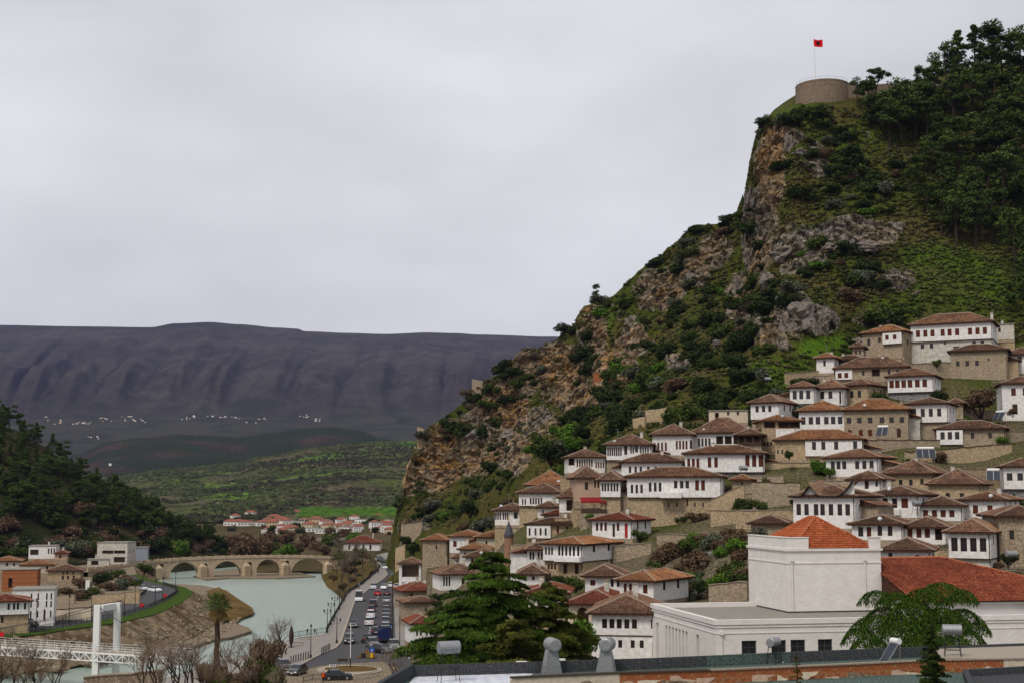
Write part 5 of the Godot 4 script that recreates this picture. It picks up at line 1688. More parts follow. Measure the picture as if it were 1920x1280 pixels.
	put(m.mesh(), "parapet", M.hall, blk)
	var top := up(1515, 969, 161.0)
	hip_roof(blk, bc.x + 0.9, bc.x + BW - 0.75, bc.z - BD + 0.5, bc.z - 0.55, pt - 0.02, clampf(top.y - pt, 2.0, 5.0), 0.3, 4, 0.3, 0.42)
	for x in [0.55, BW - 2.0]:
		var pm := MB.new()
		pm.tube([Vector3(bc.x + x, y0 + BH - 1.2, bc.z + 0.12), Vector3(bc.x + x + 0.05, y0 + 0.2, bc.z + 0.12)], [0.07, 0.07], 6)
		pm.box(Vector3(bc.x + x, y0 + BH - 1.1, bc.z + 0.14), Vector3(0.3, 0.28, 0.26))
		put(pm.mesh(), "rain_pipe", M.hall, blk)
	m = MB.new()
	m.box(Vector3(bc.x + BW * 0.5, y0 + 0.1, bc.z - BD * 0.5), Vector3(BW + 0.08, 0.16, BD + 0.08))
	put(m.mesh(), "flashing", M.felt, blk)
	var pm2 := MB.new()
	pm2.tube([Vector3(0.6, ht - 1.4, 0.1), Vector3(0.65, 2.0, 0.1)], [0.07, 0.07], 6)
	pm2.box(Vector3(0.6, ht - 1.3, 0.13), Vector3(0.34, 0.36, 0.26))
	put(pm2.mesh(), "rain_pipe", M.hall, wing)
	# red roofed wing
	var ea := inv * up(1655, 1131, 149.0)
	var rx0 := bc.x + BW + 0.02
	var rz := ea.z + 0.4
	var ry := ea.y
	m = MB.new()
	panel(m, 40.0, 0, ry, [], Transform3D(Basis.IDENTITY, Vector3(rx0 + 20.0, 0, rz - 0.6)))
	panel(m, 20.0, 0, ry, [], Transform3D(Basis(Vector3.UP, PI * 0.5), Vector3(rx0 + 40, 0, rz - 10.6)))
	panel(m, 20.0, 0, ry, [], Transform3D(Basis(Vector3.UP, -PI * 0.5), Vector3(rx0, 0, rz - 10.6)))
	var rw := put(m.mesh(), "roofed_wing", M.hall, t)
	m = MB.new()
	m.box(Vector3(rx0 + 20.0, ry - 0.14, rz - 0.5), Vector3(40.2, 0.24, 0.4))
	put(m.mesh(), "cornice", M.hall, rw)
	var rt := up(1740, 1046, 162.0).y
	var rb := MB.new()
	var tl := MB.new()
	var cp := MB.new()
	var A := Vector3(rx0, ry + 0.05, rz)
	var B := Vector3(rx0 + 24.0, ry + 0.05, rz)
	var Cc := Vector3(rx0 + 9.6, rt, rz - 13.0)
	var Dd := Vector3(rx0, rt - 0.1, rz - 13.0)
	rb.quad(Dd, Cc, B, A)
	var E := Vector3(rx0 + 24.0, ry + 0.05, rz - 26.0)
	rb.quad(Cc, Cc, E, B)
	tiles(tl, A, B, Cc, Dd, 0.3, 0.42, 5)
	tiles(tl, B, E, Cc, Cc, 0.3, 0.42, 5)
	var F2 := Vector3(rx0, ry + 0.05, rz - 26.0)
	rb.quad(Cc, Dd, F2, E)
	rb.tri(Dd, A, F2)
	caps(cp, Dd, Cc)
	caps(cp, B, Cc)
	var ro := put(rb.mesh(), "red_roof", M.under, t)
	put(tl.mesh(), "roof_tiles", M.tile, ro).set_meta("kind", "stuff")
	put(cp.mesh(), "ridge_cap", M.cap_red, ro)

# ---- flat roofs right in front
func build_front_roof() -> void:
	var far := [[772, 1247], [1010, 1240], [1232, 1233], [1480, 1222], [1730, 1212], [2000, 1203]]
	var hp := 13.3
	var pf := []
	for r in far:
		pf.append(gp(r[0], r[1], hp))
	var t := thing("flat_roofed_block", "flat roofed block with felt covered parapet, brick front wall and patched roof", "building", Vector3(pf[0].x, 0, pf[0].z))
	var o := t.position
	var segs := MB.new()
	for i in pf.size() - 1:
		var a: Vector3 = pf[i] - o
		var b: Vector3 = pf[i + 1] - o
		var n := maxi(1, int(a.distance_to(b) / 1.05))
		for k in n:
			var pa := a.lerp(b, float(k) / n)
			var pb := a.lerp(b, (k + 0.985) / n)
			var sg := MB.new()
			sg.bar(pa - Vector3.UP * (0.42 + rng.randf() * 0.012), pb - Vector3.UP * 0.42, 0.3, 0.84)
			put(sg.mesh(), "parapet_sheet", M.felt_green if (i == 2 and k > 3) else M.felt, t)
		segs.bar(a - Vector3.UP * 3.2 + Vector3(0, 0, -0.1), b - Vector3.UP * 3.2 + Vector3(0, 0, -0.1), 0.3, 4.7)
	put(segs.mesh(), "rear_wall", M.concrete, t)
	# roof deck
	var dk := PackedVector3Array()
	for p in pf:
		dk.append(p - o - Vector3.UP * 0.85)
	dk.append(Vector3(60, 12.45, -84) - Vector3(o.x, 0, o.z))
	dk.append(Vector3(-8, 12.45, -84) - Vector3(o.x, 0, o.z))
	dk.append(gp(722, 1282, 12.45) - o)
	var mb := MB.new()
	mb.slab(dk, 0.5)
	put(mb.mesh(), "roof_deck", M.felt_green, t)
	var wm := MB.new()
	var wp := PackedVector3Array()
	for r in [[782, 1261], [890, 1258.5], [1000, 1262.5], [960, 1285], [760, 1290]]:
		wp.append(gp(r[0], r[1], 12.47) - o)
	wm.slab(wp, 0.0)
	put(wm.mesh(), "white_membrane", M.membrane, t)
	var lp := MB.new()
	lp.bar(pf[0] - o - Vector3.UP * 0.3, gp(716, 1278, hp) - o - Vector3.UP * 0.3, 0.35, 0.75)
	lp.bar(gp(716, 1278, hp) - o - Vector3.UP * 0.3, gp(690, 1300, hp) - o - Vector3.UP * 0.3, 0.35, 0.75)
	put(lp.mesh(), "side_parapet", M.felt, t)
	# brick front parapet
	var near := [[958, 1271, 0], [1160, 1262, 0], [1330, 1257, 1], [1560, 1247, 1], [1750, 1238, 1], [1880, 1236, 1], [2000, 1234, 1]]
	var pn := []
	for r in near:
		pn.append(gp(r[0], r[1], 13.35) - o)
	for i in pn.size() - 1:
		var a: Vector3 = pn[i]
		var b: Vector3 = pn[i + 1]
		var q := MB.new()
		q.bar(a - Vector3.UP * 1.7, b - Vector3.UP * 1.7, 0.4, 3.4)
		put(q.mesh(), "front_wall", M.brick if i in [1, 2, 3, 4] else M.cream, t)
		q = MB.new()
		q.bar(a + Vector3.UP * 0.05, b + Vector3.UP * 0.05, 0.56, 0.1)
		put(q.mesh(), "coping", M.wood_old if i < 2 else M.cap, t)
	# patches of old plaster on the brick
	for i in 44:
		var f := rng.randf_range(0.2, 4.95)
		var a: Vector3 = pn[int(f)].lerp(pn[int(f) + 1], f - int(f))
		var q := MB.new()
		var n := 9
		var ce := a + Vector3(0, -rng.randf_range(0.5, 1.6), 0.225 + i * 0.0015)
		var w := rng.randf_range(0.4, 2.4)
		for k in n:
			var a0 := TAU * k / n
			var a1 := TAU * (k + 1) / n
			var r0 := 0.7 + 0.3 * sin(a0 * 3.0 + i)
			var r1 := 0.7 + 0.3 * sin(a1 * 3.0 + i)
			q.tri(ce, ce + Vector3(cos(a1) * w * r1, sin(a1) * 0.4 * r1, 0), ce + Vector3(cos(a0) * w * r0, sin(a0) * 0.4 * r0, 0))
		put(q.mesh(), "plaster_patch", [M.cream, M.tan, M.sand][i % 3], t)
	# raised terrace on the far side and a dark box nearer
	var tr := MB.new()
	var tc := PackedVector3Array()
	for r in [[1752, 1232], [1752, 1214], [1830, 1209], [2000, 1205], [2000, 1236]]:
		tc.append(gp(r[0], r[1], 13.1) - o)
	tr.slab(tc, 1.0)
	put(tr.mesh(), "upper_terrace", M.kerb, t)
	var dt := thing("lower_roof_box", "dark felted roof box with raised rims beside the brick wall", "building", gp(1816, 1262, 12.0))
	var dm := MB.new()
	var q0 := dt.position
	var c := [gp(1811, 1255, 13.0), gp(1920, 1249, 13.0), gp(2010, 1246, 13.0)]
	for i in 2:
		dm.bar(c[i] - q0 - Vector3.UP * 0.3, c[i + 1] - q0 - Vector3.UP * 0.3, 0.4, 0.6)
	dm.bar(c[0] - q0 - Vector3.UP * 0.3, gp(1830, 1300, 13.0) - q0 - Vector3.UP * 0.3, 0.4, 0.6)
	put(dm.mesh(), "rim", M.felt, dt)
	dm = MB.new()
	dm.slab(PackedVector3Array([c[0] - q0 - Vector3.UP * 0.5, c[2] - q0 - Vector3.UP * 0.5, gp(2010, 1320, 12.5) - q0, gp(1832, 1310, 12.5) - q0]), 6.0)
	put(dm.mesh(), "deck", M.felt, dt)
	# things standing on the roof
	tank_stand(gp(841, 1279, 12.45), 0.35, 2.05, "dented galvanised water tank on tall thin legs over white roofing", 1.05)
	tank_stand(gp(1788, 1246, 12.45), 0.1, 2.35, "rusty streaked water tank on legs beside the dark spruce top", 0.98)
	tank_stand(gp(1452, 1244, 12.45), 1.1, 1.35, "grey tank seen end-on, on a low iron stand before the hall windows", 0.85)
	drum(gp(1034, 1263, 12.45), "grey drum heater on a tapered cowl beside an air conditioner", 0.3)
	drum(gp(1137, 1262, 12.45), "larger grey drum heater on a tapered cowl near the parapet", -0.3)
	var s := solar(gp(1668, 1246, 12.45), -0.9, "tilted solar panel with a shiny tank on the felted roof", 1)
	s.scale = Vector3(0.95, 0.95, 0.95)
	for a in [[978, 1257, "white air conditioner box on the felted parapet"], [1050, 1252, "white air conditioner box behind the grey drum heater"]]:
		var p := gp(a[0], a[1], 12.47)
		var ac := thing("air_conditioner", a[2], "air conditioner", p, -0.15)
		var m := MB.new()
		m.box(Vector3(0, 0.4, 0), Vector3(0.85, 0.65, 0.34))
		put(m.mesh(), "casing", M.plastic_white, ac)
		m = MB.new()
		m.tube([Vector3(-0.1, 0.4, 0.17), Vector3(-0.1, 0.4, 0.19)], [0.25, 0.25], 14)
		put(m.mesh(), "fan_grille", M.felt, ac)
		for sx in [-1, 1]:
			m = MB.new()
			m.box(Vector3(sx * 0.3, 0.04, 0), Vector3(0.06, 0.09, 0.4))
			put(m.mesh(), "foot", M.felt, ac)
	# bundles in plastic sheeting
	for a in [[1405, 1243, 1.2], [1446, 1242, 2.2], [1362, 1246, 0.8]]:
		var p := gp(a[0], a[1], 12.46)
		var m := MB.new()
		var n := 18
		var w: float = a[2]
		for i in n:
			for j in 5:
				var f := func(ii, jj):
					var x: float = (float(ii) / n - 0.5) * w
					var an: float = jj / 5.0 * PI
					var r: float = 0.26 + 0.09 * nz.get_noise_3d(ii * 7.0, jj * 9.0, w * 50.0)
					if ii == 0 or ii == n:
						r = 0.05
					return Vector3(x, sin(an) * r * 1.1 + 0.01, cos(an) * r)
				m.quad(f.call(i, j + 1), f.call(i + 1, j + 1), f.call(i + 1, j), f.call(i, j))
		tag(put(m.mesh(), "wrapped_bundle", M.membrane, null, p), "crumpled bundle wrapped in pale plastic on the felted roof", "bundle", "wrapped bundles on the flat roof")

func drum(at: Vector3, label: String, turn: float) -> void:
	var t := thing("roof_heater", label, "heater", at, turn, "drum heaters on the flat roof")
	var m := MB.new()
	m.box(Vector3.ZERO, Vector3.ONE * 0.001)
	var q := [Vector2(-0.75, 0), Vector2(0.75, 0), Vector2(0.36, 1.85), Vector2(-0.36, 1.85)]
	for i in 4:
		var a: Vector2 = q[i]
		var b: Vector2 = q[(i + 1) % 4]
		m.quad(Vector3(a.x, a.y, -0.4), Vector3(b.x, b.y, -0.4), Vector3(b.x, b.y, 0.4), Vector3(a.x, a.y, 0.4))
	for z in [0.4, -0.4]:
		m.quad(Vector3(q[3].x, q[3].y, z), Vector3(q[2].x, q[2].y, z), Vector3(q[1].x, 0, z), Vector3(q[0].x, 0, z))
	put(m.mesh(), "cowl", M.galvanised, t)
	m = MB.new()
	m.tube([Vector3(0.1, 2.2, -0.7), Vector3(0.1, 2.2, 0.65), Vector3(0.1, 2.2, 0.7)], [0.52, 0.52, 0.4], 18)
	put(m.mesh(), "drum", M.galvanised, t)

# ---- plants
func leafquad(mb: MB, p: Vector3, s: float, n: Vector3, asp := 1.0) -> void:
	var a := n.cross(Vector3(rng.randf() - 0.5, rng.randf() - 0.5, rng.randf() - 0.5)).normalized()
	if a.length() < 0.5:
		a = Vector3.RIGHT
	var b := n.cross(a).normalized() * s * asp
	a *= s
	mb.tri(p - a - b * 0.6, p + b, p + a - b * 0.4)

func rnd3() -> Vector3:
	return Vector3(rng.randfn(), rng.randfn(), rng.randfn()).normalized()

func clump(mb: MB, c: Vector3, r: Vector3, n: int, s: float, g0: Color, g1: Color) -> void:
	for i in n:
		var d := rnd3()
		var p := c + d * r * pow(rng.randf(), 0.33) * (0.82 + 0.25 * nz.get_noise_3dv((c + d) * 30.0))
		mb.col = g0.lerp(g1, rng.randf()) * rng.randf_range(0.8, 1.15)
		leafquad(mb, p, s * rng.randf_range(0.7, 1.3), (d + rnd3() * 0.9).normalized())

func pine(kind: int) -> Node3D:
	var o := Node3D.new()
	var g0 := Color(0.024, 0.044, 0.014)
	var g1: Color = Color(0.07, 0.10, 0.024) * [1.0, 1.3, 0.8, 1.1, 0.85, 1.0][kind]
	var tr := MB.new()
	var cr := MB.new()
	var H := 11.0
	var lean := Vector3(rng.randf_range(-0.8, 0.8), 0, rng.randf_range(-0.8, 0.8))
	if kind < 3:   # rounded Aleppo pine: bare stem, broken crown of clumps
		tr.tube([Vector3(0, -1, 0), lean * 0.5 + Vector3(0, H * 0.45, 0), lean + Vector3(0, H * 0.9, 0)], [0.24, 0.17, 0.05], 6)
		for i in 15:
			var t := rng.randf_range(0.36 + 0.05 * kind, 1.0)
			var sp := 3.0 * sqrt(maxf(0.05, 1.0 - pow(t * 1.5 - 0.75, 2) * 1.6)) * rng.randf_range(0.3, 1.0)
			var an := rng.randf() * TAU
			var c := lean * t + Vector3(cos(an) * sp, H * t, sin(an) * sp)
			tr.tube([lean * (t - 0.12) + Vector3(0, H * (t - 0.12), 0), c], [0.07, 0.02], 4)
			var r := rng.randf_range(0.9, 1.7)
			clump(cr, c, Vector3(r, r * 0.65, r), 150, 0.2, g0, g1)
	elif kind < 5:   # conical pine
		tr.tube([Vector3(0, -1, 0), Vector3(0, H, 0)], [0.22, 0.04], 6)
		for i in 26:
			var t := 0.14 + 0.86 * i / 25.0
			var sp := (1.02 - t) * 3.0 * rng.randf_range(0.5, 1.0)
			var an := rng.randf() * TAU
			var r := 0.55 + 1.0 * (1.05 - t)
			clump(cr, Vector3(cos(an) * sp, H * t, sin(an) * sp), Vector3(r, r * 0.6, r), 95, 0.19, g0, g1)
	else:   # umbrella pine with forked stem
		for s in [-1, 1]:
			tr.tube([Vector3(s * 0.2, -1, 0), Vector3(s * 0.8, H * 0.4, 0.2), Vector3(s * 2.2, H * 0.72, 0)], [0.2, 0.16, 0.06], 6)
		for i in 18:
			var an := rng.randf() * TAU
			var sp := sqrt(rng.randf()) * 4.6
			var c := Vector3(cos(an) * sp, H * (0.62 + 0.3 * (1.0 - sp / 5.0) + rng.randf() * 0.1), sin(an) * sp * 0.8)
			tr.tube([Vector3(signf(c.x) * 1.2, H * 0.5, 0), c], [0.06, 0.02], 4)
			clump(cr, c, Vector3(1.3, 0.65, 1.3), 150, 0.19, g0, g1)
	put(tr.mesh(), "trunk", M.bark, o)
	put(cr.mesh(), "crown", M.leaf, o)
	return o

func shrub(kind: int) -> Node3D:
	var o := Node3D.new()
	var pal := [[Color(0.02, 0.034, 0.013), Color(0.05, 0.068, 0.02)], [Color(0.032, 0.05, 0.014), Color(0.075, 0.10, 0.024)], [Color(0.055, 0.065, 0.042), Color(0.12, 0.125, 0.085)], [Color(0.045, 0.10, 0.012), Color(0.10, 0.17, 0.025)], [Color(0.085, 0.055, 0.035), Color(0.15, 0.10, 0.06)], [Color(0.016, 0.026, 0.011), Color(0.04, 0.055, 0.017)]]
	var q: Array = pal[kind % 6]
	var cr := MB.new()
	var tr := MB.new()
	for i in 7:
		var an := TAU * i / 7.0 + rng.randf()
		var sp := rng.randf_range(0.1, 0.75)
		var c := Vector3(cos(an) * sp, rng.randf_range(0.35, 0.95), sin(an) * sp)
		tr.tube([Vector3(0, -0.3, 0), c], [0.05, 0.015], 4)
		clump(cr, c, Vector3(0.55, 0.5, 0.55), 190, 0.085, q[0], q[1])
	put(tr.mesh(), "stem", M.bark, o)
	put(cr.mesh(), "foliage", M.leaf, o)
	return o

func bare_tree(H: float, gens: int, spread: float, col: Color, col2: Color) -> Node3D:
	var o := Node3D.new()
	var mb := MB.new()
	var tw := MB.new()
	var stack := [[Vector3(0, -0.5, 0), Vector3(rng.randf_range(-0.1, 0.1), 1, rng.randf_range(-0.1, 0.1)).normalized(), H * 0.34, H * 0.018, 0]]
	while stack.size() > 0:
		var b: Array = stack.pop_back()
		var p: Vector3 = b[0]
		var dr: Vector3 = b[1]
		var ln: float = b[2]
		var r: float = b[3]
		var g: int = b[4]
		var mid := p + dr * ln * 0.5 + rnd3() * ln * 0.06
		var e := mid + (dr + rnd3() * 0.18).normalized() * ln * 0.5
		if g < 3:
			mb.tube([p, mid, e], [r, r * 0.85, r * 0.7], 5 if g < 2 else 4)
		else:
			tw.col = col.lerp(col2, rng.randf())
			tw.tube([p, e], [maxf(r, 0.016), maxf(r * 0.6, 0.012)], 3)
		if g < gens:
			var n := 3 if g < 2 or g > 2 else 4
			for i in n:
				var nd := (dr + rnd3() * spread + Vector3.UP * 0.22).normalized()
				var at := p.lerp(e, rng.randf_range(0.45, 1.0)) if i > 0 else e
				stack.append([at, nd, ln * rng.randf_range(0.6, 0.85), r * 0.6, g + 1])
	put(mb.mesh(), "trunk", M.bark, o)
	put(tw.mesh(), "crown", M.twig, o)
	return o

func cedar(H: float, R: float, tiers: int, nb: int, droop: float, g0: Color, g1: Color, flat_top: bool, dens := 60.0, sz := 1.0) -> Node3D:
	var o := Node3D.new()
	var tr := MB.new()
	var cr := MB.new()
	tr.tube([Vector3(0, -2, 0), Vector3(0.02 * H * 0.5, H * 0.5, 0), Vector3(0, H * 0.97, 0)], [0.024 * H, 0.016 * H, 0.004 * H], 8)
	for i in tiers:
		var t0 := 0.05 + 0.93 * i / float(tiers - 1)
		for k in nb:
			var t := clampf(t0 + rng.randf_range(-1.2, 1.2) / tiers, 0.03, 0.985)
			var an := TAU * (k + rng.randf()) / nb + i * 0.9
			var lobe := 1.0 + 0.28 * sin(an * 3.0 + t * 9.0 + H)
			var L := R * (pow(1.0 - t, 0.62) * 0.97 + 0.03) * rng.randf_range(0.62, 1.08) * lobe
			if flat_top:
				L = R * sqrt(maxf(0.03, 1.0 - pow((t - 0.45) / 0.58, 2))) * rng.randf_range(0.5, 1.08) * (1.0 + 0.3 * sin(an * 2.0 + t * 5.0 + 1.0))
			var dir := Vector3(cos(an), 0, sin(an))
			var side := Vector3(-sin(an), 0, cos(an))
			var base := Vector3(0, H * t, 0)
			var rise := 0.12 if not flat_top else 0.26
			var n := int(20 * sz + L * dens)
			var tone := rng.randf_range(0.55, 1.3)
			tr.tube([base, base + dir * L * 0.5 + Vector3.UP * rise * L * 0.5, base + dir * L * 0.9 + Vector3.UP * (rise * 0.9 - droop * 0.6) * L * 0.7], [0.006 * H, 0.003 * H, 0.001 * H], 4)
			for q in n:
				var s := pow(rng.randf(), 0.6)
				var w := (1.0 - pow(absf(s - 0.55) / 0.62, 2)) * L * 0.34 * rng.randf_range(-1, 1)
				var y := rise * L * sin(s * 2.2) - droop * L * s * s * 0.55 - absf(w) * 0.25 + rng.randf_range(-0.2, 0.08) * sz
				var p := base + dir * L * s + side * w + Vector3.UP * y
				cr.col = g0.lerp(g1, rng.randf()) * tone * rng.randf_range(0.8, 1.15)
				# a flat spray that hangs at its tip
				var a := (dir + side * rng.randf_range(-0.9, 0.9)).normalized() * rng.randf_range(0.2, 0.42) * sz
				var bb := a.cross(Vector3.UP).normalized() * rng.randf_range(0.06, 0.13) * sz
				var tip := p + a - Vector3.UP * (0.05 + droop * rng.randf_range(0.1, 0.7)) * sz
				cr.tri(p - bb, tip, p + bb)
				cr.tri(p - bb * 0.4 + Vector3.UP * 0.05 * sz, p + a * 0.5 + Vector3.UP * 0.1 * sz + bb * 0.6, p + a * 0.6 - Vector3.UP * 0.14 * sz)
	put(tr.mesh(), "trunk", M.bark, o)
	put(cr.mesh(), "crown", M.leaf, o)
	return o

func weeping_cedar() -> void:
	var foot := up(1718, 1240, 127) * Vector3(1, 0, 1) + Vector3(0, 9.0, 0)
	var t := thing("weeping_cedar", "broad flat topped cedar with weeping boughs before the hall's red roof", "tree", foot)
	var k := 127.0 / F
	var tr := MB.new()
	var cr := MB.new()
	var crown := up(1718, 1160, 127) - foot
	tr.tube([Vector3(0, -6, 0), crown * 0.6, crown], [0.42, 0.3, 0.12], 8)
	# boughs: [column, row, half width, depth offset]
	for b in [[1648, 1122, 32, -0.5], [1690, 1128, 34, -1.5], [1735, 1120, 40, 0.2], [1772, 1112, 42, -0.8], [1800, 1118, 30, 0.6], [1700, 1152, 52, 1.0], [1640, 1172, 46, 0.8], [1612, 1192, 36, 0.2], [1760, 1158, 46, 1.2], [1808, 1160, 40, -0.4], [1832, 1178, 26, 0.3], [1680, 1186, 56, 2.0], [1740, 1190, 56, 2.2], [1800, 1196, 44, 0.9], [1625, 1210, 44, 1.6], [1720, 1214, 70, 2.4], [1725, 1150, 50, -2.4], [1675, 1165, 50, -2.6], [1780, 1172, 50, -2.6]]:
		var c := up(b[0], b[1], 127.0) - foot + Vector3(0, 0, b[3])
		var r: float = b[2] * k
		tr.tube([crown * Vector3(1, 0.8, 1), (crown + c) * 0.5 + Vector3.UP * 0.3, c], [0.12, 0.08, 0.03], 5)
		for i in int(420 + r * r * 480):
			var an := rng.randf() * TAU
			var q := sqrt(rng.randf())
			var dir := Vector3(cos(an), 0, sin(an))
			var lump := 1.0 + 0.22 * sin(an * 4.0 + b[0])
			var p := c + dir * q * r * lump + Vector3.UP * (r * 0.42 * (1.0 - q * q) - q * q * q * r * 0.35 + rng.randf_range(-0.12, 0.08))
			cr.col = Color(0.018, 0.042, 0.008).lerp(Color(0.085, 0.14, 0.02), pow(rng.randf(), 1.8)) * rng.randf_range(0.7, 1.15)
			var ln := rng.randf_range(0.1, 0.26)
			var tip := p + (dir + rnd3() * 0.5) * ln * (0.9 - 0.5 * q) + Vector3.DOWN * ln * (0.25 + 1.1 * q * q)
			var sd := (tip - p).cross(Vector3(rng.randf() - 0.5, 0.3, rng.randf() - 0.5)).normalized() * rng.randf_range(0.02, 0.045)
			cr.tri(p - sd, tip, p + sd)
			cr.tri(p + Vector3.UP * 0.05, p + sd * 1.6 + (tip - p) * 0.5, tip)
	put(tr.mesh(), "trunk", M.bark, t)
	put(cr.mesh(), "crown", M.leaf, t)

func place(o: Node3D, called: String, label: String, cat: String, at: Vector3, turn := 0.0, sc := Vector3.ONE, group := "") -> Node3D:
	o.name = numbered(called)
	add_child(o)
	o.position = at
	o.rotation.y = turn
	o.scale = sc
	tag(o, label, cat, group)
	return o

func build_vegetation() -> void:
	rng.seed = 101
	var pines := []
	for k in 6:
		pines.append(pine(k))
	var shrubs := []
	for k in 12:
		shrubs.append(shrub(k))
	var inuse := {}
	var plant := func(proto: Node3D, called: String, label: String, cat: String, at: Vector3, sc: Vector3, group: String):
		var r: Node3D = proto.duplicate()
		place(r, called, label, cat, at, rng.randf() * TAU, sc, group)
		return r
	# pines round and under the fortress: [column, row of the foot, height px, kind]
	var L := [[1640, 160, 60, 5], [1725, 150, 55, 0], [1632, 235, 85, 0], [1668, 275, 105, 1], [1690, 268, 120, 1], [1715, 262, 110, 0], [1655, 262, 90, 2], [1740, 270, 95, 2],
		[1775, 160, 90, 1], [1800, 165, 115, 3], [1830, 160, 120, 4], [1865, 160, 125, 0], [1900, 165, 110, 1], [1935, 170, 120, 2], [1760, 215, 95, 0], [1790, 235, 100, 2], [1825, 225, 95, 1], [1860, 235, 105, 0], [1895, 240, 110, 3], [1925, 245, 105, 1],
		[1770, 300, 95, 2], [1800, 330, 110, 0], [1835, 315, 100, 1], [1870, 320, 115, 2], [1905, 330, 120, 0], [1745, 330, 75, 1], [1780, 380, 95, 3], [1815, 410, 120, 4], [1850, 400, 110, 0], [1885, 395, 120, 1], [1925, 420, 130, 2],
		[1765, 440, 85, 0], [1795, 468, 110, 1], [1830, 465, 105, 2], [1860, 455, 100, 0], [1905, 520, 120, 1], [1930, 560, 140, 3], [1740, 400, 70, 2], [1720, 350, 60, 0], [1960, 330, 120, 0], [1970, 450, 120, 1], [1845, 130, 70, 3], [1880, 120, 75, 0], [1915, 115, 80, 2], [1700, 205, 60, 2], [1745, 205, 70, 1], [1608, 200, 55, 1]]
	for a in L:
		var p := hill_at(a[0], a[1])
		var hm: float = a[2] * -p.z / F
		plant.call(pines[a[3]], "pine_tree", "dark green pine on the slope beside the fortress", "tree", p, Vector3.ONE * hm / 11.0 * Vector3(1.25, 1, 1.25), "pines round the fortress")
	for i in 20:
		var p := hill_at(rng.randf_range(1770, 1960), rng.randf_range(170, 470))
		plant.call(pines[rng.randi_range(0, 4)], "pine_tree", "dark green pine on the slope beside the fortress", "tree", p, Vector3.ONE * rng.randf_range(0.9, 1.5), "pines round the fortress")
	# lone trees on the skyline
	for a in [[1393, 385, 22, 3, "small upright pine on the skyline step below the cliff"], [1122, 574, 38, 0, "round dark pine alone on the rocky crest"], [1809, 520, 26, 4, "tiny dark cypress in the open meadow"], [748, 968, 42, 2, "dark leafy tree at the tip of the spur"], [784, 950, 48, 0, "round dark evergreen against the foot of the ochre cliff"], [1095, 835, 52, 0, "broad green pine in the scrub above the slat windowed house"], [1020, 880, 46, 1, "green round tree beside the broad orange roof"], [1150, 750, 60, 2, "dark green tree before the ochre cliff band"]]:
		var p := hill_at(a[0], a[1])
		var hm: float = a[2] * -p.z / F
		var w := 0.45 if "cypress" in a[4] else 1.15
		plant.call(pines[a[3]], "pine_tree", a[4], "tree", p - Vector3.UP * 0.3, Vector3(w, 1, w) * hm / 11.0, "")
	# scrub over the hill: dense bands first, then scattered
	var bands := [[1570, 500, 75, 24, 16], [1560, 320, 60, 34, 14], [1640, 340, 60, 30, 10], [1600, 380, 80, 26, 12], [1500, 230, 40, 18, 8], [1450, 245, 30, 14, 5], [1450, 560, 50, 40, 8], [1400, 600, 50, 60, 12], [1330, 600, 70, 60, 16], [1340, 700, 60, 40, 14], [1250, 650, 70, 50, 14], [1180, 720, 60, 50, 14], [1220, 750, 60, 30, 10], [1130, 800, 60, 40, 14], [1060, 820, 60, 34, 14], [980, 870, 60, 36, 14], [920, 930, 50, 26, 10], [860, 960, 50, 22, 9], [810, 960, 30, 20, 6], [900, 770, 50, 30, 9], [830, 815, 40, 14, 6], [880, 815, 40, 10, 6], [1000, 720, 30, 26, 5], [1100, 700, 40, 30, 6], [1150, 570, 30, 24, 5], [1260, 490, 40, 26, 6], [1330, 440, 40, 20, 5], [1380, 420, 16, 20, 4], [1640, 560, 60, 30, 7], [1700, 600, 80, 20, 7], [1420, 460, 14, 60, 5], [1480, 350, 20, 40, 4], [1560, 260, 50, 20, 7], [1450, 690, 60, 30, 7], [1130, 660, 30, 20, 4], [1070, 615, 20, 12, 4], [945, 705, 20, 12, 4]]
	var sl := ["dense dark evergreen bush on the castle hillside", "grey-green olive like bush on the castle hillside", "reddish brown leafless bush on the castle hillside", "fresh green bush on the castle hillside"]
	for b in bands:
		for i in int(b[4] * 1.2):
			var px: float = b[0] + rng.randf_range(-1, 1) * b[2]
			var py: float = b[1] + rng.randf_range(-1, 1) * b[3]
			var p := hill_at(px, py)
			var r := rng.randf()
			var k: int = [0, 5, 6, 11][rng.randi_range(0, 3)] if r < 0.52 else ([1, 7][rng.randi_range(0, 1)] if r < 0.75 else ([2, 8][rng.randi_range(0, 1)] if r < 0.87 else ([4, 10][rng.randi_range(0, 1)] if r < 0.96 else 3)))
			var lab: String = sl[1] if k in [2, 8] else sl[2] if k in [4, 10] else sl[3] if k == 3 else sl[0]
			var s := rng.randf_range(1.3, 3.7)
			if b[1] < 460 and lab == sl[0]:
				lab = "dense dark evergreen bush on the high slope below the bastion"
			plant.call(shrubs[k], "olive_bush" if k in [2, 8] else "bare_bush" if k in [4, 10] else "green_bush" if k in [1, 3, 7] else "evergreen_bush", lab, "bush", p - Vector3.UP * 0.4, Vector3(s * 1.2, s * rng.randf_range(0.7, 1.0), s * 1.2), lab)
	# low ground cover all over the hill
	var cover := MultiMesh.new()
	cover.transform_format = MultiMesh.TRANSFORM_3D
	cover.use_colors = true
	var tuft := MB.new()
	tuft.col = Color(1, 1, 1)
	for i in 34:
		var d := rnd3()
		d.y = absf(d.y)
		leafquad(tuft, d * rng.randf_range(0.2, 0.6), 0.22, (d + rnd3()).normalized())
	cover.mesh = tuft.mesh()
	var spots := []
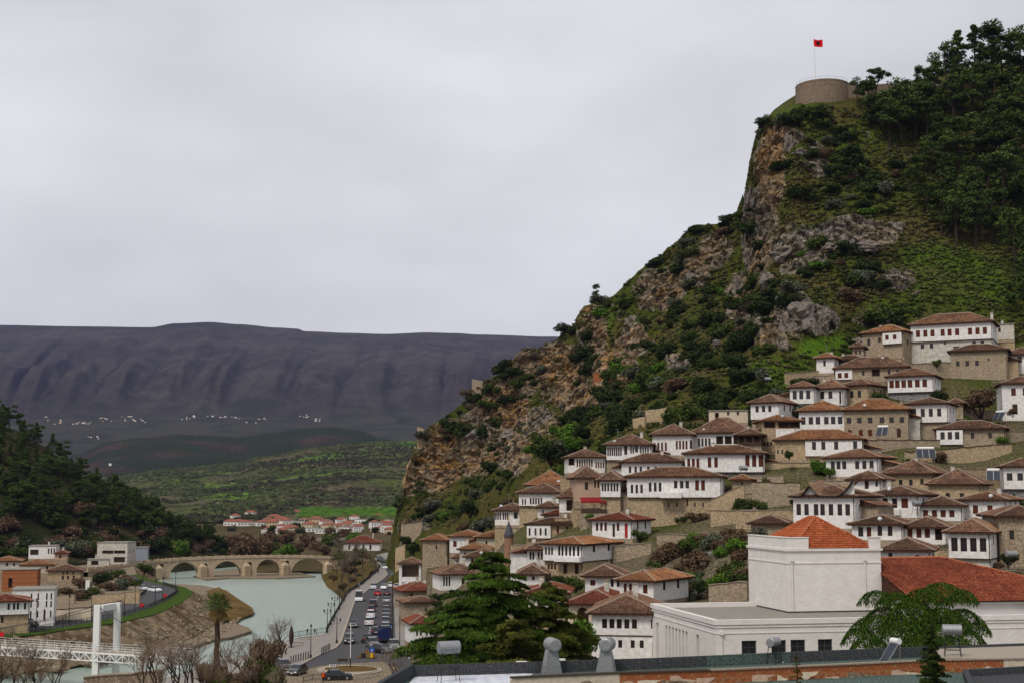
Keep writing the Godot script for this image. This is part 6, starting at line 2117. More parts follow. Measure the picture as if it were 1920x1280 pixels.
	while spots.size() < 9000:
		var px := rng.randf_range(745, 1960)
		var py := rng.randf_range(200, 990)
		var c := col_at(HILL, px)
		var lo := proj(c[3]).y + 6.0
		var hi := proj(c[6]).y
		if py > lo or py < hi:
			continue
		if mask(ROCKS, px, py) > 0.25 and rng.randf() < 0.82:
			continue
		var p := hill_at(px, py)
		spots.append([p, px, py])
	cover.instance_count = spots.size()
	for i in spots.size():
		var q: Array = spots[i]
		var s := rng.randf_range(0.5, 1.5)
		cover.set_instance_transform(i, Transform3D(Basis(Vector3.UP, rng.randf() * TAU).scaled(Vector3(s * 1.3, s * 0.8, s * 1.3)), q[0]))
		var md := mask(MEADOW, q[1], q[2], 4)
		var c := Color(0.045, 0.055, 0.017).lerp(Color(0.12, 0.10, 0.045), clampf(nz2.get_noise_3dv(q[0] * 2.0) * 1.5 + 0.3 + rng.randf_range(-0.3, 0.3), 0, 1))
		c = c.lerp(Color(0.085, 0.15, 0.02), clampf(md * rng.randf_range(0.4, 1.2), 0, 0.9))
		cover.set_instance_color(i, c)
	var mmi := MultiMeshInstance3D.new()
	mmi.multimesh = cover
	mmi.material_override = M.leaf
	mmi.name = "hillside_undergrowth"
	add_child(mmi)
	tag(mmi, "low grass and scrub covering the castle hill between the bushes", "", "", "stuff")
	# boulders and outcrops
	for a in [[1505, 585, 34, 44], [1480, 600, 26, 36], [1432, 612, 24, 26], [1470, 630, 18, 20], [1556, 440, 16, 24], [1592, 455, 22, 30], [1630, 465, 36, 16], [1545, 585, 18, 24], [1680, 420, 20, 16], [1470, 480, 26, 20], [1560, 470, 24, 14], [1675, 520, 18, 12], [1700, 530, 14, 10], [1610, 600, 18, 14], [1640, 575, 14, 10], [1480, 265, 12, 26], [1500, 285, 20, 10], [1275, 690, 16, 16], [1300, 520, 18, 20], [1390, 540, 20, 30], [1345, 640, 12, 12], [1180, 600, 20, 22], [1012, 800, 16, 12], [960, 815, 26, 14], [1600, 325, 18, 10], [1440, 520, 24, 30], [1405, 480, 16, 26], [1650, 610, 12, 8], [1720, 545, 10, 8], [900, 810, 30, 14]]:
		var p := hill_at(a[0], a[1] + a[3] * 0.5)
		var k := -p.z / F
		boulder(p, a[2] * k, a[3] * k)
	for i in 70:
		var px := rng.randf_range(1222, 1402)
		var p := hill_at(px, rng.randf_range(1005, 1108))
		var k: int = [4, 10, 4, 1, 4, 3, 10, 2][rng.randi_range(0, 7)]
		var s := rng.randf_range(0.7, 1.9)
		var lab: String = "tangled brown bush on the wild slope below the high rubble wall" if k in [4, 10] else "green bush on the wild slope below the high rubble wall"
		plant.call(shrubs[k], "wild_bush", lab, "bush", p - Vector3.UP * 0.3, Vector3(s * 1.2, s, s * 1.2), lab)
	for i in 60:
		var px := rng.randf_range(880, 1440)
		var c := col_at(HILL, px)
		var f := rng.randf_range(3.05, 4.6)
		var p := hill_point(c, px, f)
		var q := proj(p)
		if mask(ROCKS, q.x, q.y) > 0.4:
			continue
		var k: int = [0, 1, 5, 7, 11, 3][rng.randi_range(0, 5)]
		var s := rng.randf_range(1.8, 3.6)
		plant.call(shrubs[k], "hill_tree", "leafy green scrub tree on the hillside just above the roofs", "tree", p - Vector3.UP * 0.4, Vector3(s * 1.15, s * 1.1, s * 1.15), "scrub trees above the roofs")
	# scrub and trees inside the town: [column, row, distance, radius px, kind, label]
	for a in [[1540, 868, 254, 24, 3, "bright green shrub tree before the white gable end"], [1757, 678, 313, 10, 1, "clipped green bush before the highest mansion"], [1760, 742, 296, 22, 5, "dark shrub against the house with six shutters"], [1650, 742, 296, 16, 1, "dark green shrub by the gutter pipe stone house"], [1395, 945, 236, 26, 0, "wide dark green bush on the high rubble wall"], [1425, 945, 235, 18, 1, "green bush at the end of the high rubble wall"], [1488, 940, 226, 10, 5, "dark bush at the corner of the wavy-eaved house"], [1200, 1000, 230, 17, 1, "green bush beside the red-doored cottage"], [1890, 1045, 180, 20, 5, "dark green tree beside the square white pavilion"], [1556, 880, 250, 14, 3, "leafy green shrub under the two-group windows"], [1840, 745, 290, 40, 4, "brown leafless thicket in the walled garden"], [1300, 1050, 205, 44, 4, "brown leafless thicket below the high rubble wall"], [1250, 1030, 212, 30, 4, "brown brush beside the roofless yard"], [1370, 1040, 205, 30, 4, "tangled brown brush near the pale water tank"], [1380, 1080, 185, 24, 1, "green undergrowth shrub by the hall's blank block"], [1310, 1095, 180, 20, 0, "dark shrub beside the mottled orange roof"], [1340, 1085, 186, 22, 3, "fresh green shrub on the brushy slope"], [1080, 1090, 200, 20, 1, "dark green bush below the balcony house"], [1045, 1085, 205, 16, 0, "evergreen bush at the foot of the slim white house"], [1105, 965, 250, 10, 3, "bright green shrub beside the red awning"], [1460, 735, 300, 18, 2, "grey olive bush above the small white house"], [1430, 700, 306, 22, 2, "grey olive bush by the dark water tank"], [1880, 820, 268, 14, 3, "yellow green garden shrub beside the white framed solar heater"], [1700, 930, 222, 14, 5, "dark creeper between the close packed roofs"], [812, 1220, 225, 16, 0, "dark green tree at the pavement corner by the cedars"], [1900, 770, 284, 12, 4, "bare brown sapling before the plain white house"], [1480, 850, 258, 12, 0, "dark shrub below the open veranda house"], [1270, 790, 300, 22, 0, "dark evergreen bush beside the holed ruin"], [1320, 770, 302, 26, 1, "green bush above the terrace roofs"], [1180, 830, 292, 26, 1, "green bush just above the long terrace's low end"], [1250, 770, 305, 24, 4, "brown bush behind the holed ruin"], [1410, 740, 300, 24, 0, "dark bush at the brushy edge of town"], [870, 985, 360, 16, 4, "brown bush over the orange roofs by the cliff"], [920, 975, 320, 18, 2, "olive bush at the end of the upper row"], [760, 1010, 450, 14, 0, "dark bush hanging over the bend of the street"], [775, 1025, 420, 18, 5, "dark evergreen over the gatehouse wall"]]:
		var p := up(a[0], a[1], a[2])
		var s: float = a[3] * a[2] / F * 1.0
		plant.call(shrubs[a[4]], "garden_bush", a[5], "bush", p - Vector3.UP * s * 0.75, Vector3(s, s * 0.95, s), "")
	for i in 95:
		var px := rng.randf_range(840, 1930)
		var py := rng.randf_range(660, 1110)
		var c := col_at(HILL, px)
		if py < proj(c[3]).y or py > proj(c[1]).y - 10.0:
			continue
		var p := hill_at(px, py)
		var k: int = [0, 1, 4, 5, 2, 7, 3, 10][rng.randi_range(0, 7)]
		var s := rng.randf_range(0.8, 1.9)
		var lab: String = "leafless brown bush on the ground between the old houses" if k in [4, 10] else "green bush on the ground between the old houses"
		plant.call(shrubs[k], "town_bush", lab, "bush", p - Vector3.UP * 0.3, Vector3(s * 1.2, s, s * 1.2), lab)
	for i in 16:
		var p := hill_at(rng.randf_range(806, 862), rng.randf_range(1135, 1215))
		var s := rng.randf_range(1.0, 2.0)
		plant.call(shrubs[[0, 1, 5, 11][rng.randi_range(0, 3)]], "street_bush", "dark green bush on the bank between the street houses and the cedars", "bush", p - Vector3.UP * 0.3, Vector3(s * 1.2, s, s * 1.2), "bushes beside the street houses")
	# the great cedars
	var c1 := cedar(20.5, 10.6, 22, 10, 0.28, Color(0.016, 0.038, 0.007), Color(0.085, 0.14, 0.02), false, 66.0, 0.95)
	place(c1, "cedar_tree", "tall dark green cedar rising in front of the lower roofs", "tree", up(922, 1255, 143) * Vector3(1, 0, 1))
	var c2 := cedar(17.2, 8.6, 20, 9, 0.16, Color(0.036, 0.05, 0.010), Color(0.115, 0.125, 0.024), false, 60.0, 1.0)
	place(c2, "cedar_tree", "smaller yellowish green cedar with a pointed top before the arcaded house", "tree", up(1030, 1240, 146) * Vector3(1, 0, 1))
	var c3 := cedar(16.0, 10.2, 17, 10, 0.24, Color(0.016, 0.038, 0.008), Color(0.08, 0.13, 0.02), false, 60.0, 1.0)
	place(c3, "cedar_tree", "dark green cedar with low spreading boughs next to the street houses", "tree", up(860, 1240, 139) * Vector3(1, 0, 1))
	var c5 := cedar(14.5, 9.0, 17, 9, 0.12, Color(0.038, 0.05, 0.010), Color(0.12, 0.122, 0.026), false, 60.0, 1.0)
	place(c5, "cedar_tree", "olive green cedar with flat layered sprays between the tall cedars", "tree", up(972, 1240, 133) * Vector3(1, 0, 1))
	weeping_cedar()
	var sp := cedar(4.6, 1.05, 22, 9, 0.06, Color(0.02, 0.034, 0.010), Color(0.062, 0.085, 0.022), false, 80.0, 0.4)
	place(sp, "spruce_tree", "narrow dark spruce top rising before the brick wall", "tree", up(1750, 1310, 88))
	var sp2 := cedar(2.4, 0.5, 9, 5, 0.1, Color(0.05, 0.045, 0.02), Color(0.11, 0.09, 0.035), false, 40.0, 0.3)
	place(sp2, "conifer_tip", "thin brownish conifer tip before the brick wall", "tree", up(1495, 1300, 86))
	var ys := shrub(3)
	place(ys, "garden_bush", "yellow green shrub beside the tall white house's door yard", "bush", up(1092, 1232, 150), 0.0, Vector3(2.2, 3.2, 2.2))
	# woods across the river
	for i in 290:
		var u := rng.randf_range(-140, 400)
		var v := rng.randf_range(1.3, 3.05)
		if u > 300:
			v = rng.randf_range(1.2, 3.0)
		var p := hill2_point(u, v + 1.0)
		var s := rng.randf_range(0.6, 1.05) * (1.1 if u < 120 else 0.9) * (0.75 if u > 300 else 1.0)
		plant.call(pines[[0, 1, 2, 3, 4, 3][rng.randi_range(0, 5)]], "forest_pine", "dark pine in the wood across the river", "tree", p - Vector3.UP * 0.5, Vector3(s * 1.3, s, s * 1.3), "pine wood across the river")
	for i in 150:
		var u := rng.randf_range(-100, 430)
		var p := hill2_point(u, rng.randf_range(1.35, 3.1))
		var k: int = [0, 4, 10, 5, 1, 4, 7, 2][rng.randi_range(0, 7)]
		var s := rng.randf_range(2.2, 5.0) * (0.6 if u > 330 else 1.0)
		var lab: String = "brown leafless bush on the lower slope across the river" if k in [4, 10] else "green bush on the lower slope across the river"
		plant.call(shrubs[k], "slope_bush", lab, "bush", p - Vector3.UP * 0.5, Vector3(s * 1.2, s, s * 1.2), lab)
	# bare and early-leafing trees on the banks
	var b1 := bare_tree(9.0, 5, 0.75, Color(0.12, 0.09, 0.075), Color(0.21, 0.165, 0.13))
	var b2 := bare_tree(7.0, 5, 0.95, Color(0.14, 0.105, 0.085), Color(0.25, 0.195, 0.15))
	var b3 := bare_tree(6.0, 5, 0.6, Color(0.12, 0.085, 0.06), Color(0.20, 0.14, 0.09))
	for a in [[330, 1300, 112, 1, 0.8], [295, 1310, 108, 0, 0.62], [365, 1300, 118, 0, 0.6], [455, 1290, 128, 1, 0.8], [425, 1300, 120, 2, 0.8], [265, 1305, 104, 2, 0.7], [25, 1300, 118, 1, 0.72], [70, 1305, 120, 0, 0.6], [100, 1300, 124, 2, 0.7], [0, 1300, 112, 2, 0.75], [480, 1290, 132, 2, 0.9], [380, 1312, 110, 2, 0.6]]:
		var p := up(a[0], a[1], a[2])
		plant.call([b1, b2, b3][a[3]], "bare_tree", "leafless grey-brown tree standing below the roof edge by the footbridge", "tree", p, Vector3.ONE * a[4], "bare trees by the footbridge")
	for i in 17:
		var px := rng.randf_range(250, 520) if i < 11 else rng.randf_range(-20, 115)
		var p := up(px, rng.randf_range(1285, 1300), rng.randf_range(108, 135))
		plant.call([b1, b2, b3][rng.randi_range(0, 2)], "bare_tree", "leafless grey-brown tree standing below the roof edge by the footbridge", "tree", p - Vector3.UP * 0.6, Vector3.ONE * rng.randf_range(0.35, 0.6), "bare trees by the footbridge")
	for i in 16:
		var p := up(rng.randf_range(380, 520), rng.randf_range(1262, 1285), rng.randf_range(135, 160))
		plant.call(shrubs[[4, 10, 4, 1][rng.randi_range(0, 3)]], "riverside_bush", "brown brush under the bare trees by the river plaza", "bush", p - Vector3.UP * 0.6, Vector3.ONE * rng.randf_range(1.0, 1.8), "brush under the bare trees")
	plant.call(b1, "bare_tree", "tall leafless tree at the edge of the river plaza", "tree", up(508, 1250, 190) - Vector3.UP * 0.4, Vector3.ONE * 0.95, "")
	var bb := shrub(10)
	place(bb, "round_brown_tree", "rounded russet brown tree at the edge of the river plaza", "tree", up(503, 1225, 175) - Vector3.UP * 1.9, 0.0, Vector3(2.3, 3.0, 2.3))
	plant.call(b2, "bare_tree", "leafless bushy tree in front of the traffic island", "tree", up(738, 1292, 125), Vector3.ONE * 0.62, "")
	for a in [[640, 1095, 0, 1.0], [655, 1085, 1, 1.1], [668, 1080, 0, 1.0], [680, 1072, 2, 1.2], [648, 1070, 1, 1.3], [662, 1060, 0, 1.2], [632, 1075, 2, 1.1], [690, 1062, 1, 1.0], [638, 1060, 0, 1.3]]:
		var p := gp(a[0], a[1], -2.5)
		plant.call([b1, b2, b3][a[2]], "bank_tree", "reddish leafless tree on the bank below the promenade railing", "tree", p, Vector3.ONE * a[3] * 1.25, "bare trees on the right bank")
	for a in [[650, 1065, 6.0, 1], [638, 1040, 6.5, 3], [672, 1052, 5.0, 1], [660, 1095, 2.2, 4], [643, 1105, 2.0, 4], [676, 1088, 2.0, 0], [625, 1088, 2.0, 4], [690, 1078, 1.8, 1], [660, 1078, 3.0, 4]]:
		var p := gp(a[0], a[1], -3.0)
		var s: float = a[2]
		var lab: String = "brown brush on the bank below the railing" if a[3] == 4 else "mossy green bush on the bank below the railing"
		plant.call(shrubs[a[3]], "bank_bush", lab, "bush", p, Vector3(s, s * 0.9, s), lab)
	# grove behind the bridge
	for a in [[470, 612, 9.5, 4], [455, 620, 8.0, 4], [487, 625, 8.0, 10], [505, 640, 6.0, 1], [540, 618, 6.5, 3], [522, 612, 4.5, 3], [560, 640, 6.0, 4], [590, 660, 6.0, 10], [610, 640, 5.0, 4], [430, 660, 7.0, 4], [420, 665, 8.0, 10], [400, 650, 8.0, 5], [440, 655, 9.0, 4], [575, 700, 8.0, 4], [660, 720, 9.0, 3], [620, 700, 8.0, 1], [640, 760, 9.0, 4], [690, 700, 7.0, 10], [380, 655, 6.0, 0], [360, 650, 6.0, 5], [500, 720, 8.0, 4], [540, 760, 8.0, 4], [460, 760, 8.0, 10]]:
		var p := up(a[0], 1000, a[1])
		p.y = -1.0
		var s: float = a[2]
		var lab: String = "reddish brown leafless tree in the grove behind the stone bridge" if a[3] in [4, 10] else "fresh green tree in the grove behind the stone bridge"
		plant.call(shrubs[a[3]], "grove_tree", lab, "tree", p, Vector3(s * 0.75, s * 0.85, s * 0.75), lab)
	for i in 46:
		var p := up(rng.randf_range(430, 740), 990, rng.randf_range(930, 1300))
		p.y = maxf(0.0, (-p.z - 1000.0) * 0.03)
		var s := rng.randf_range(2.4, 4.6)
		var k: int = [4, 10, 1, 5, 2][rng.randi_range(0, 4)]
		var lab: String = "brown leafless tree between the houses of the far town" if k in [4, 10] else "green tree between the houses of the far town"
		plant.call(shrubs[k], "far_tree", lab, "tree", p, Vector3(s, s, s), lab)
	var wl := shrub(3)
	place(wl, "willow_tree", "round yellow-green willow on the bank beside the bridge approach", "tree", up(337, 1043, 610), 0.0, Vector3(5.6, 5.8, 5.6))
	# gardens of the far bank
	for a in [[150, 1105, 3.4, 4], [185, 1100, 4.0, 5], [205, 1110, 3.0, 4], [228, 1108, 3.6, 2], [240, 1100, 3.0, 4], [160, 1125, 3.2, 1], [145, 1128, 3.0, 4], [125, 1118, 2.6, 4], [195, 1090, 3.4, 4], [215, 1085, 3.0, 1], [232, 1092, 2.4, 4], [110, 1130, 2.2, 4], [255, 1100, 2.2, 1], [175, 1120, 2.6, 4], [270, 1072, 3.0, 1], [100, 1060, 4.0, 4], [20, 1050, 4.0, 1], [150, 1045, 4.5, 5], [60, 1040, 4.0, 4]]:
		var p := gp(a[0], a[1], -0.4)
		var s: float = a[2]
		var lab: String = "brown leafless shrub in the gardens of the far bank" if a[3] in [4, 10] else "green shrub in the gardens of the far bank"
		plant.call(shrubs[a[3]], "garden_shrub", lab, "bush", p, Vector3(s, s * 0.8, s), lab)
	palm()
	# loose stones of the far bank slope
	var rm := MB.new()
	for i in 4:
		for j in 3:
			var f := func(ii, jj):
				var a: float = TAU * (ii % 4) / 4.0
				var b: float = PI * jj / 3.0 - PI * 0.5
				return Vector3(cos(a) * cos(b), sin(b) * 0.7, sin(a) * cos(b)) * (0.8 + 0.3 * sin(ii * 2.0 + jj))
			rm.quad(f.call(i, j + 1), f.call(i + 1, j + 1), f.call(i + 1, j), f.call(i, j))
	var st := MultiMesh.new()
	st.transform_format = MultiMesh.TRANSFORM_3D
	st.use_colors = true
	st.mesh = rm.mesh()
	st.instance_count = 3000
	var ge := [[-120, 1201], [0, 1194], [66, 1189], [131, 1179], [230, 1165], [291, 1151], [335, 1132], [357, 1117], [361, 1108]]
	for i in st.instance_count:
		var t := rng.randf() * 7.99
		var k := int(t)
		var a := gp(ge[k][0], ge[k][1], -0.02)
		var b := gp(ge[k + 1][0], ge[k + 1][1], -0.02)
		var off := (b - a).normalized().cross(Vector3.UP).normalized()
		var s := pow(rng.randf(), 0.6) * 1.5
		var p := a.lerp(b, t - k) + off * s * 9.0 + Vector3.DOWN * minf(s * 5.6, 5.3)
		if nz.get_noise_3dv(p * 3.0) < -0.1:
			p.y -= 3.0
		var z := 0.1 + 0.6 * pow(rng.randf(), 2.0)
		st.set_instance_transform(i, Transform3D(Basis(Vector3.UP, rng.randf() * TAU).scaled(Vector3(z * 1.4, z, z)), p))
		st.set_instance_color(i, Color(0.30, 0.24, 0.16).lerp(Color(0.50, 0.41, 0.29), rng.randf()))
	var si := MultiMeshInstance3D.new()
	si.multimesh = st
	si.material_override = M.rock
	si.name = "bank_stones"
	add_child(si)
	tag(si, "loose pale stones strewn over the far bank below the verge", "", "", "stuff")
	# olive groves on the green hill, too far to tell one tree from the next
	var ol := MultiMesh.new()
	ol.transform_format = MultiMesh.TRANSFORM_3D
	ol.use_colors = true
	var om := MB.new()
	for i in 16:
		var d := rnd3()
		d.y = absf(d.y)
		leafquad(om, d * Vector3(1.3, 1.1, 1.3), 0.95, (d + rnd3() * 0.4).normalized())
	ol.mesh = om.mesh()
	ol.instance_count = 15000
	for i in ol.instance_count:
		var px := rng.randf_range(150, 860)
		var t := pow(rng.randf(), 0.85)
		if rng.randf() < 0.72:
			t = (floorf(t * 46.0) + rng.randf_range(-0.12, 0.12) + 2.0 * nz2.get_noise_2d(px * 0.5, floorf(t * 46.0) * 3.0)) / 46.0
		var p := green_point(px, clampf(t, 0.0, 1.0))
		var s := rng.randf_range(0.7, 1.9)
		var pq := proj(p)
		if (pq.y > 949 and pq.y < 970 and pq.x > 550) or nz2.get_noise_3dv(Vector3(p.x, 0, p.z) * 0.3) < -0.16:
			p.y -= 30.0
		ol.set_instance_transform(i, Transform3D(Basis(Vector3.UP, rng.randf() * TAU).scaled(Vector3(s, s * 0.9, s)), p))
		var k := nz2.get_noise_3dv(p * 0.2)
		var c := Color(0.06, 0.075, 0.034).lerp(Color(0.11, 0.13, 0.055), rng.randf())
		if k > 0.12:
			c = c.lerp(Color(0.05, 0.042, 0.035), 0.7)
		ol.set_instance_color(i, c)
	var oi := MultiMeshInstance3D.new()
	oi.multimesh = ol
	oi.material_override = M.leaf
	oi.name = "olive_groves"
	add_child(oi)
	tag(oi, "rows of far-off olive trees covering the low green hill", "", "", "stuff")
	for k in pines + shrubs + [b1, b2, b3]:
		if not k.is_inside_tree():
			k.free()

func boulder(p: Vector3, w: float, h: float) -> void:
	var mb := MB.new()
	var nu := 18
	var nv := 12
	var off := p * 3.1
	var f := func(i, j):
		var a: float = TAU * (i % nu) / nu
		var b: float = PI * j / nv - PI * 0.5
		var d := Vector3(cos(a) * cos(b), sin(b), sin(a) * cos(b))
		var r: float = 1.0 + 0.55 * nzr.get_noise_3dv(d * 9.0 + off) + 0.25 * nz.get_noise_3dv(d * 30.0 + off)
		d = Vector3(signf(d.x) * pow(absf(d.x), 0.75), d.y, signf(d.z) * pow(absf(d.z), 0.75))
		r *= 1.0 + 0.45 * nzc.get_noise_3dv(d * 9.0 + off)
		return d * r * Vector3(w * 0.5, h * 0.52, w * 0.45) + Vector3(0, h * 0.18, 0)
	for i in nu:
		for j in nv:
			mb.col = Color(0.25, 0.225, 0.20).lerp(Color(0.36, 0.30, 0.24), rng.randf())
			mb.quad(f.call(i, j + 1), f.call(i + 1, j + 1), f.call(i + 1, j), f.call(i, j))
	tag(put(mb.mesh(), "rock_outcrop", M.rock, null, p), "grey weathered rock outcrop on the castle hill", "rock", "rock outcrops on the castle hill")

func palm() -> void:
	var b := up(405, 1262, 172)
	var t := thing("fan_palm", "fan palm with a shaggy skirt of dry fronds beside the gravel bar", "palm", b)
	var top := (1262.0 - 1140.0) * 172.0 / F
	var m := MB.new()
	var pts := []
	var rad := []
	for i in 16:
		pts.append(Vector3(0.05 * sin(i), top * i / 15.0 - 1.0 * (1.0 if i == 0 else 0.0), 0))
		rad.append(0.34 - 0.06 * i / 15.0 + (0.03 if i % 2 else 0.0))
	m.tube(pts, rad, 9)
	put(m.mesh(), "trunk", M.bark, t)
	for i in 74:
		var live := i < 44
		var el := rng.randf_range(-0.15, 1.45) if live else rng.randf_range(-1.35, -0.35)
		var an := rng.randf() * TAU
		var dir := Vector3(cos(an) * cos(el), sin(el), sin(an) * cos(el))
		var side := dir.cross(Vector3.UP).normalized()
		var upv := side.cross(dir).normalized()
		var L := rng.randf_range(1.05, 1.4) if live else rng.randf_range(0.8, 1.15)
		var o := Vector3(0, top + rng.randf_range(-0.3, 0.2), 0)
		var hub := o + dir * L * (0.85 if live else 0.75)
		var f := MB.new()
		f.col = Color(0.035, 0.062, 0.02).lerp(Color(0.10, 0.12, 0.035), rng.randf()) if live else Color(0.14, 0.095, 0.035).lerp(Color(0.24, 0.17, 0.06), rng.randf())
		f.tube([o, hub], [0.03, 0.02], 3)
		for k in 13:
			var a := (k / 12.0 - 0.5) * 3.6
			var q := (dir * cos(a) + side * sin(a)).normalized()
			var ln := L * rng.randf_range(0.75, 1.0)
			var tip := hub + q * ln - Vector3.UP * ln * (0.35 if live else 0.55)
			var md := hub + q * ln * 0.55
			var w := side * 0.05 + upv * 0.02
			f.tri(hub, md + w, md - w)
			f.tri(md + w, tip, md - w)
		put(f.mesh(), "frond" if live else "dry_frond", M.leaf, t)

# ---- fortress, bridges, far bank
var HOUSES2 := [
	["white house with a jutting row of four windows by the far bank road", -30, 50, 1129, 1184, 1113, 268, {"t": -4, "D": 9, "w": "white", "low": [1153, "stone_warm"], "tone": 3, "win": [[1132, 1144, 4.5, "w", [13, 22.5, 29, 41.5]], [1156, 1168, 5, "w", [3]]]}],
	["three-storey plain white building with small windows beside the far bank road", 22, 96, 1108, 1178, 1100, 284, {"t": 4, "D": 10, "w": "white", "roof": "flat", "win": [[1114, 1126, 3, "s", [56, 68, 83, 91]], [1128, 1140, 3, "s", [56, 68, 83, 91]], [1144, 1164, 4, "d", [80]], [1146, 1158, 3, "s", [56, 68, 91]]]}],
	["cream stone house with small square windows and a dark brown roof across the river", 90, 150, 1070, 1089, 1058, 410, {"t": 4, "D": 9, "w": "stone_warm", "tone": 0, "win": [[1072, 1077, 3, "s", [117, 125, 135]], [1079, 1086, 4, "w", [117, 126, 136]]]}],
	["cream house with a long orange-brown roof among the garden walls", 40, 97, 1059, 1074, 1048, 425, {"t": 4, "D": 9, "w": "cream", "tone": 1, "win": [[1061, 1068, 4, "w", [40, 86]]]}],
	["bare brick building with a flat roof and one doorway across the river", 4, 66, 1069, 1108, 1066, 372, {"t": 6, "D": 9, "w": "brick", "roof": "flat", "win": [[1084, 1101, 8, "o", [19]]]}],
	["low white house with an orange roof at the edge of the far bank gardens", -12, 36, 1052, 1066, 1042, 440, {"t": 4, "D": 9, "w": "lime", "tone": 1, "win": [[1055, 1061, 4, "w", [12, 24]]]}],
	["white flat roofed building with a long terrace below the wood", 54, 102, 1024, 1047, 1021, 470, {"t": 8, "D": 9, "w": "white", "roof": "flat", "win": [[1028, 1038, 3, "s", [89, 94, 99]], [1030, 1040, 16, "o", [64]]]}],
	["grey modern building with wide balconies behind the bridge approach", 182, 236, 1018, 1058, 1015, 530, {"t": 16, "D": 12, "w": "lime", "roof": "flat", "win": [[1032, 1038, 22, "o", [201, 222]], [1044, 1054, 22, "o", [222]]]}],
	["grey corrugated metal shed beside the modern balconied building", 251, 275, 1027, 1051, 1024, 572, {"t": 4, "D": 9, "w": "corrugated", "roof": "flat", "win": []}],
	["white house with a red hip roof at the foot of the wood near the bridge", 268, 304, 1003, 1030, 993, 606, {"t": 4, "D": 9, "w": "white", "tone": 3, "win": [[1006, 1013, 3, "s", [272, 277, 282, 287, 292, 298]], [1017, 1025, 3, "w", [274, 282, 290, 298]]]}],
	["low shed with a wide dark opening beside the bridge approach", 164, 202, 1049, 1062, 1045, 508, {"t": 4, "D": 7, "w": "lime", "roof": "flat", "win": [[1051, 1059, 14, "o", [177]]]}],
	["small rust roofed house beside the white flat roofed terrace building", 103, 124, 1037, 1049, 1031, 468, {"t": 4, "D": 7, "w": "tan", "tone": 3, "win": [[1040, 1046, 4, "w", [112]]]}],
	["brown roofed house before the corrugated shed", 238, 262, 1024, 1042, 1016, 592, {"t": 4, "D": 8, "w": "tan", "tone": 3, "win": [[1027, 1034, 3, "w", [246, 254]]]}],
	["house with a long rust roof and white gable beyond the bend of the street", 644, 712, 1018, 1036, 1004, 660, {"t": 4, "D": 14, "w": "white", "tone": 3, "win": [[1021, 1030, 4, "w", [655, 668, 681, 694]]]}],
]

func build_river_things() -> void:
	rng.seed = 55
	for h in HOUSES2:
		h[7]["n"] = "bank_house"
		h[7]["g"] = "houses across the river"
		make_house(h)
	for w in [["cream garden wall along the far bank road", 97, 1144, 173, 1137, 1162, 1150, 300, "cream"], ["stone wall curving round the far bank gardens", 172, 1116, 262, 1108, 1134, 1122, 345, "stone_warm"], ["brown stone wall at the edge of the near bank", 160, 1270, 300, 1256, 1290, 1290, 118, "stone_grey"], ["stone wall before the cream house across the river", 98, 1118, 140, 1114, 1130, 1124, 345, "stone"]]:
		make_wall(w)
	var py := thing("white_pylon", "tall white slab standing in the far bank gardens", "pylon", gp(163, 1118, 0))
	var pm := MB.new()
	pm.box(Vector3(0, 2.1, 0), Vector3(1.05, 4.2, 0.4))
	put(pm.mesh(), "slab", M.white_steel, py)
	pm = MB.new()
	pm.box(Vector3(-0.7, 1.4, 0.1), Vector3(0.3, 2.6, 0.3))
	put(pm.mesh(), "post", M.wood_old, py)
	fortress()
	stone_bridge()
	footbridge()

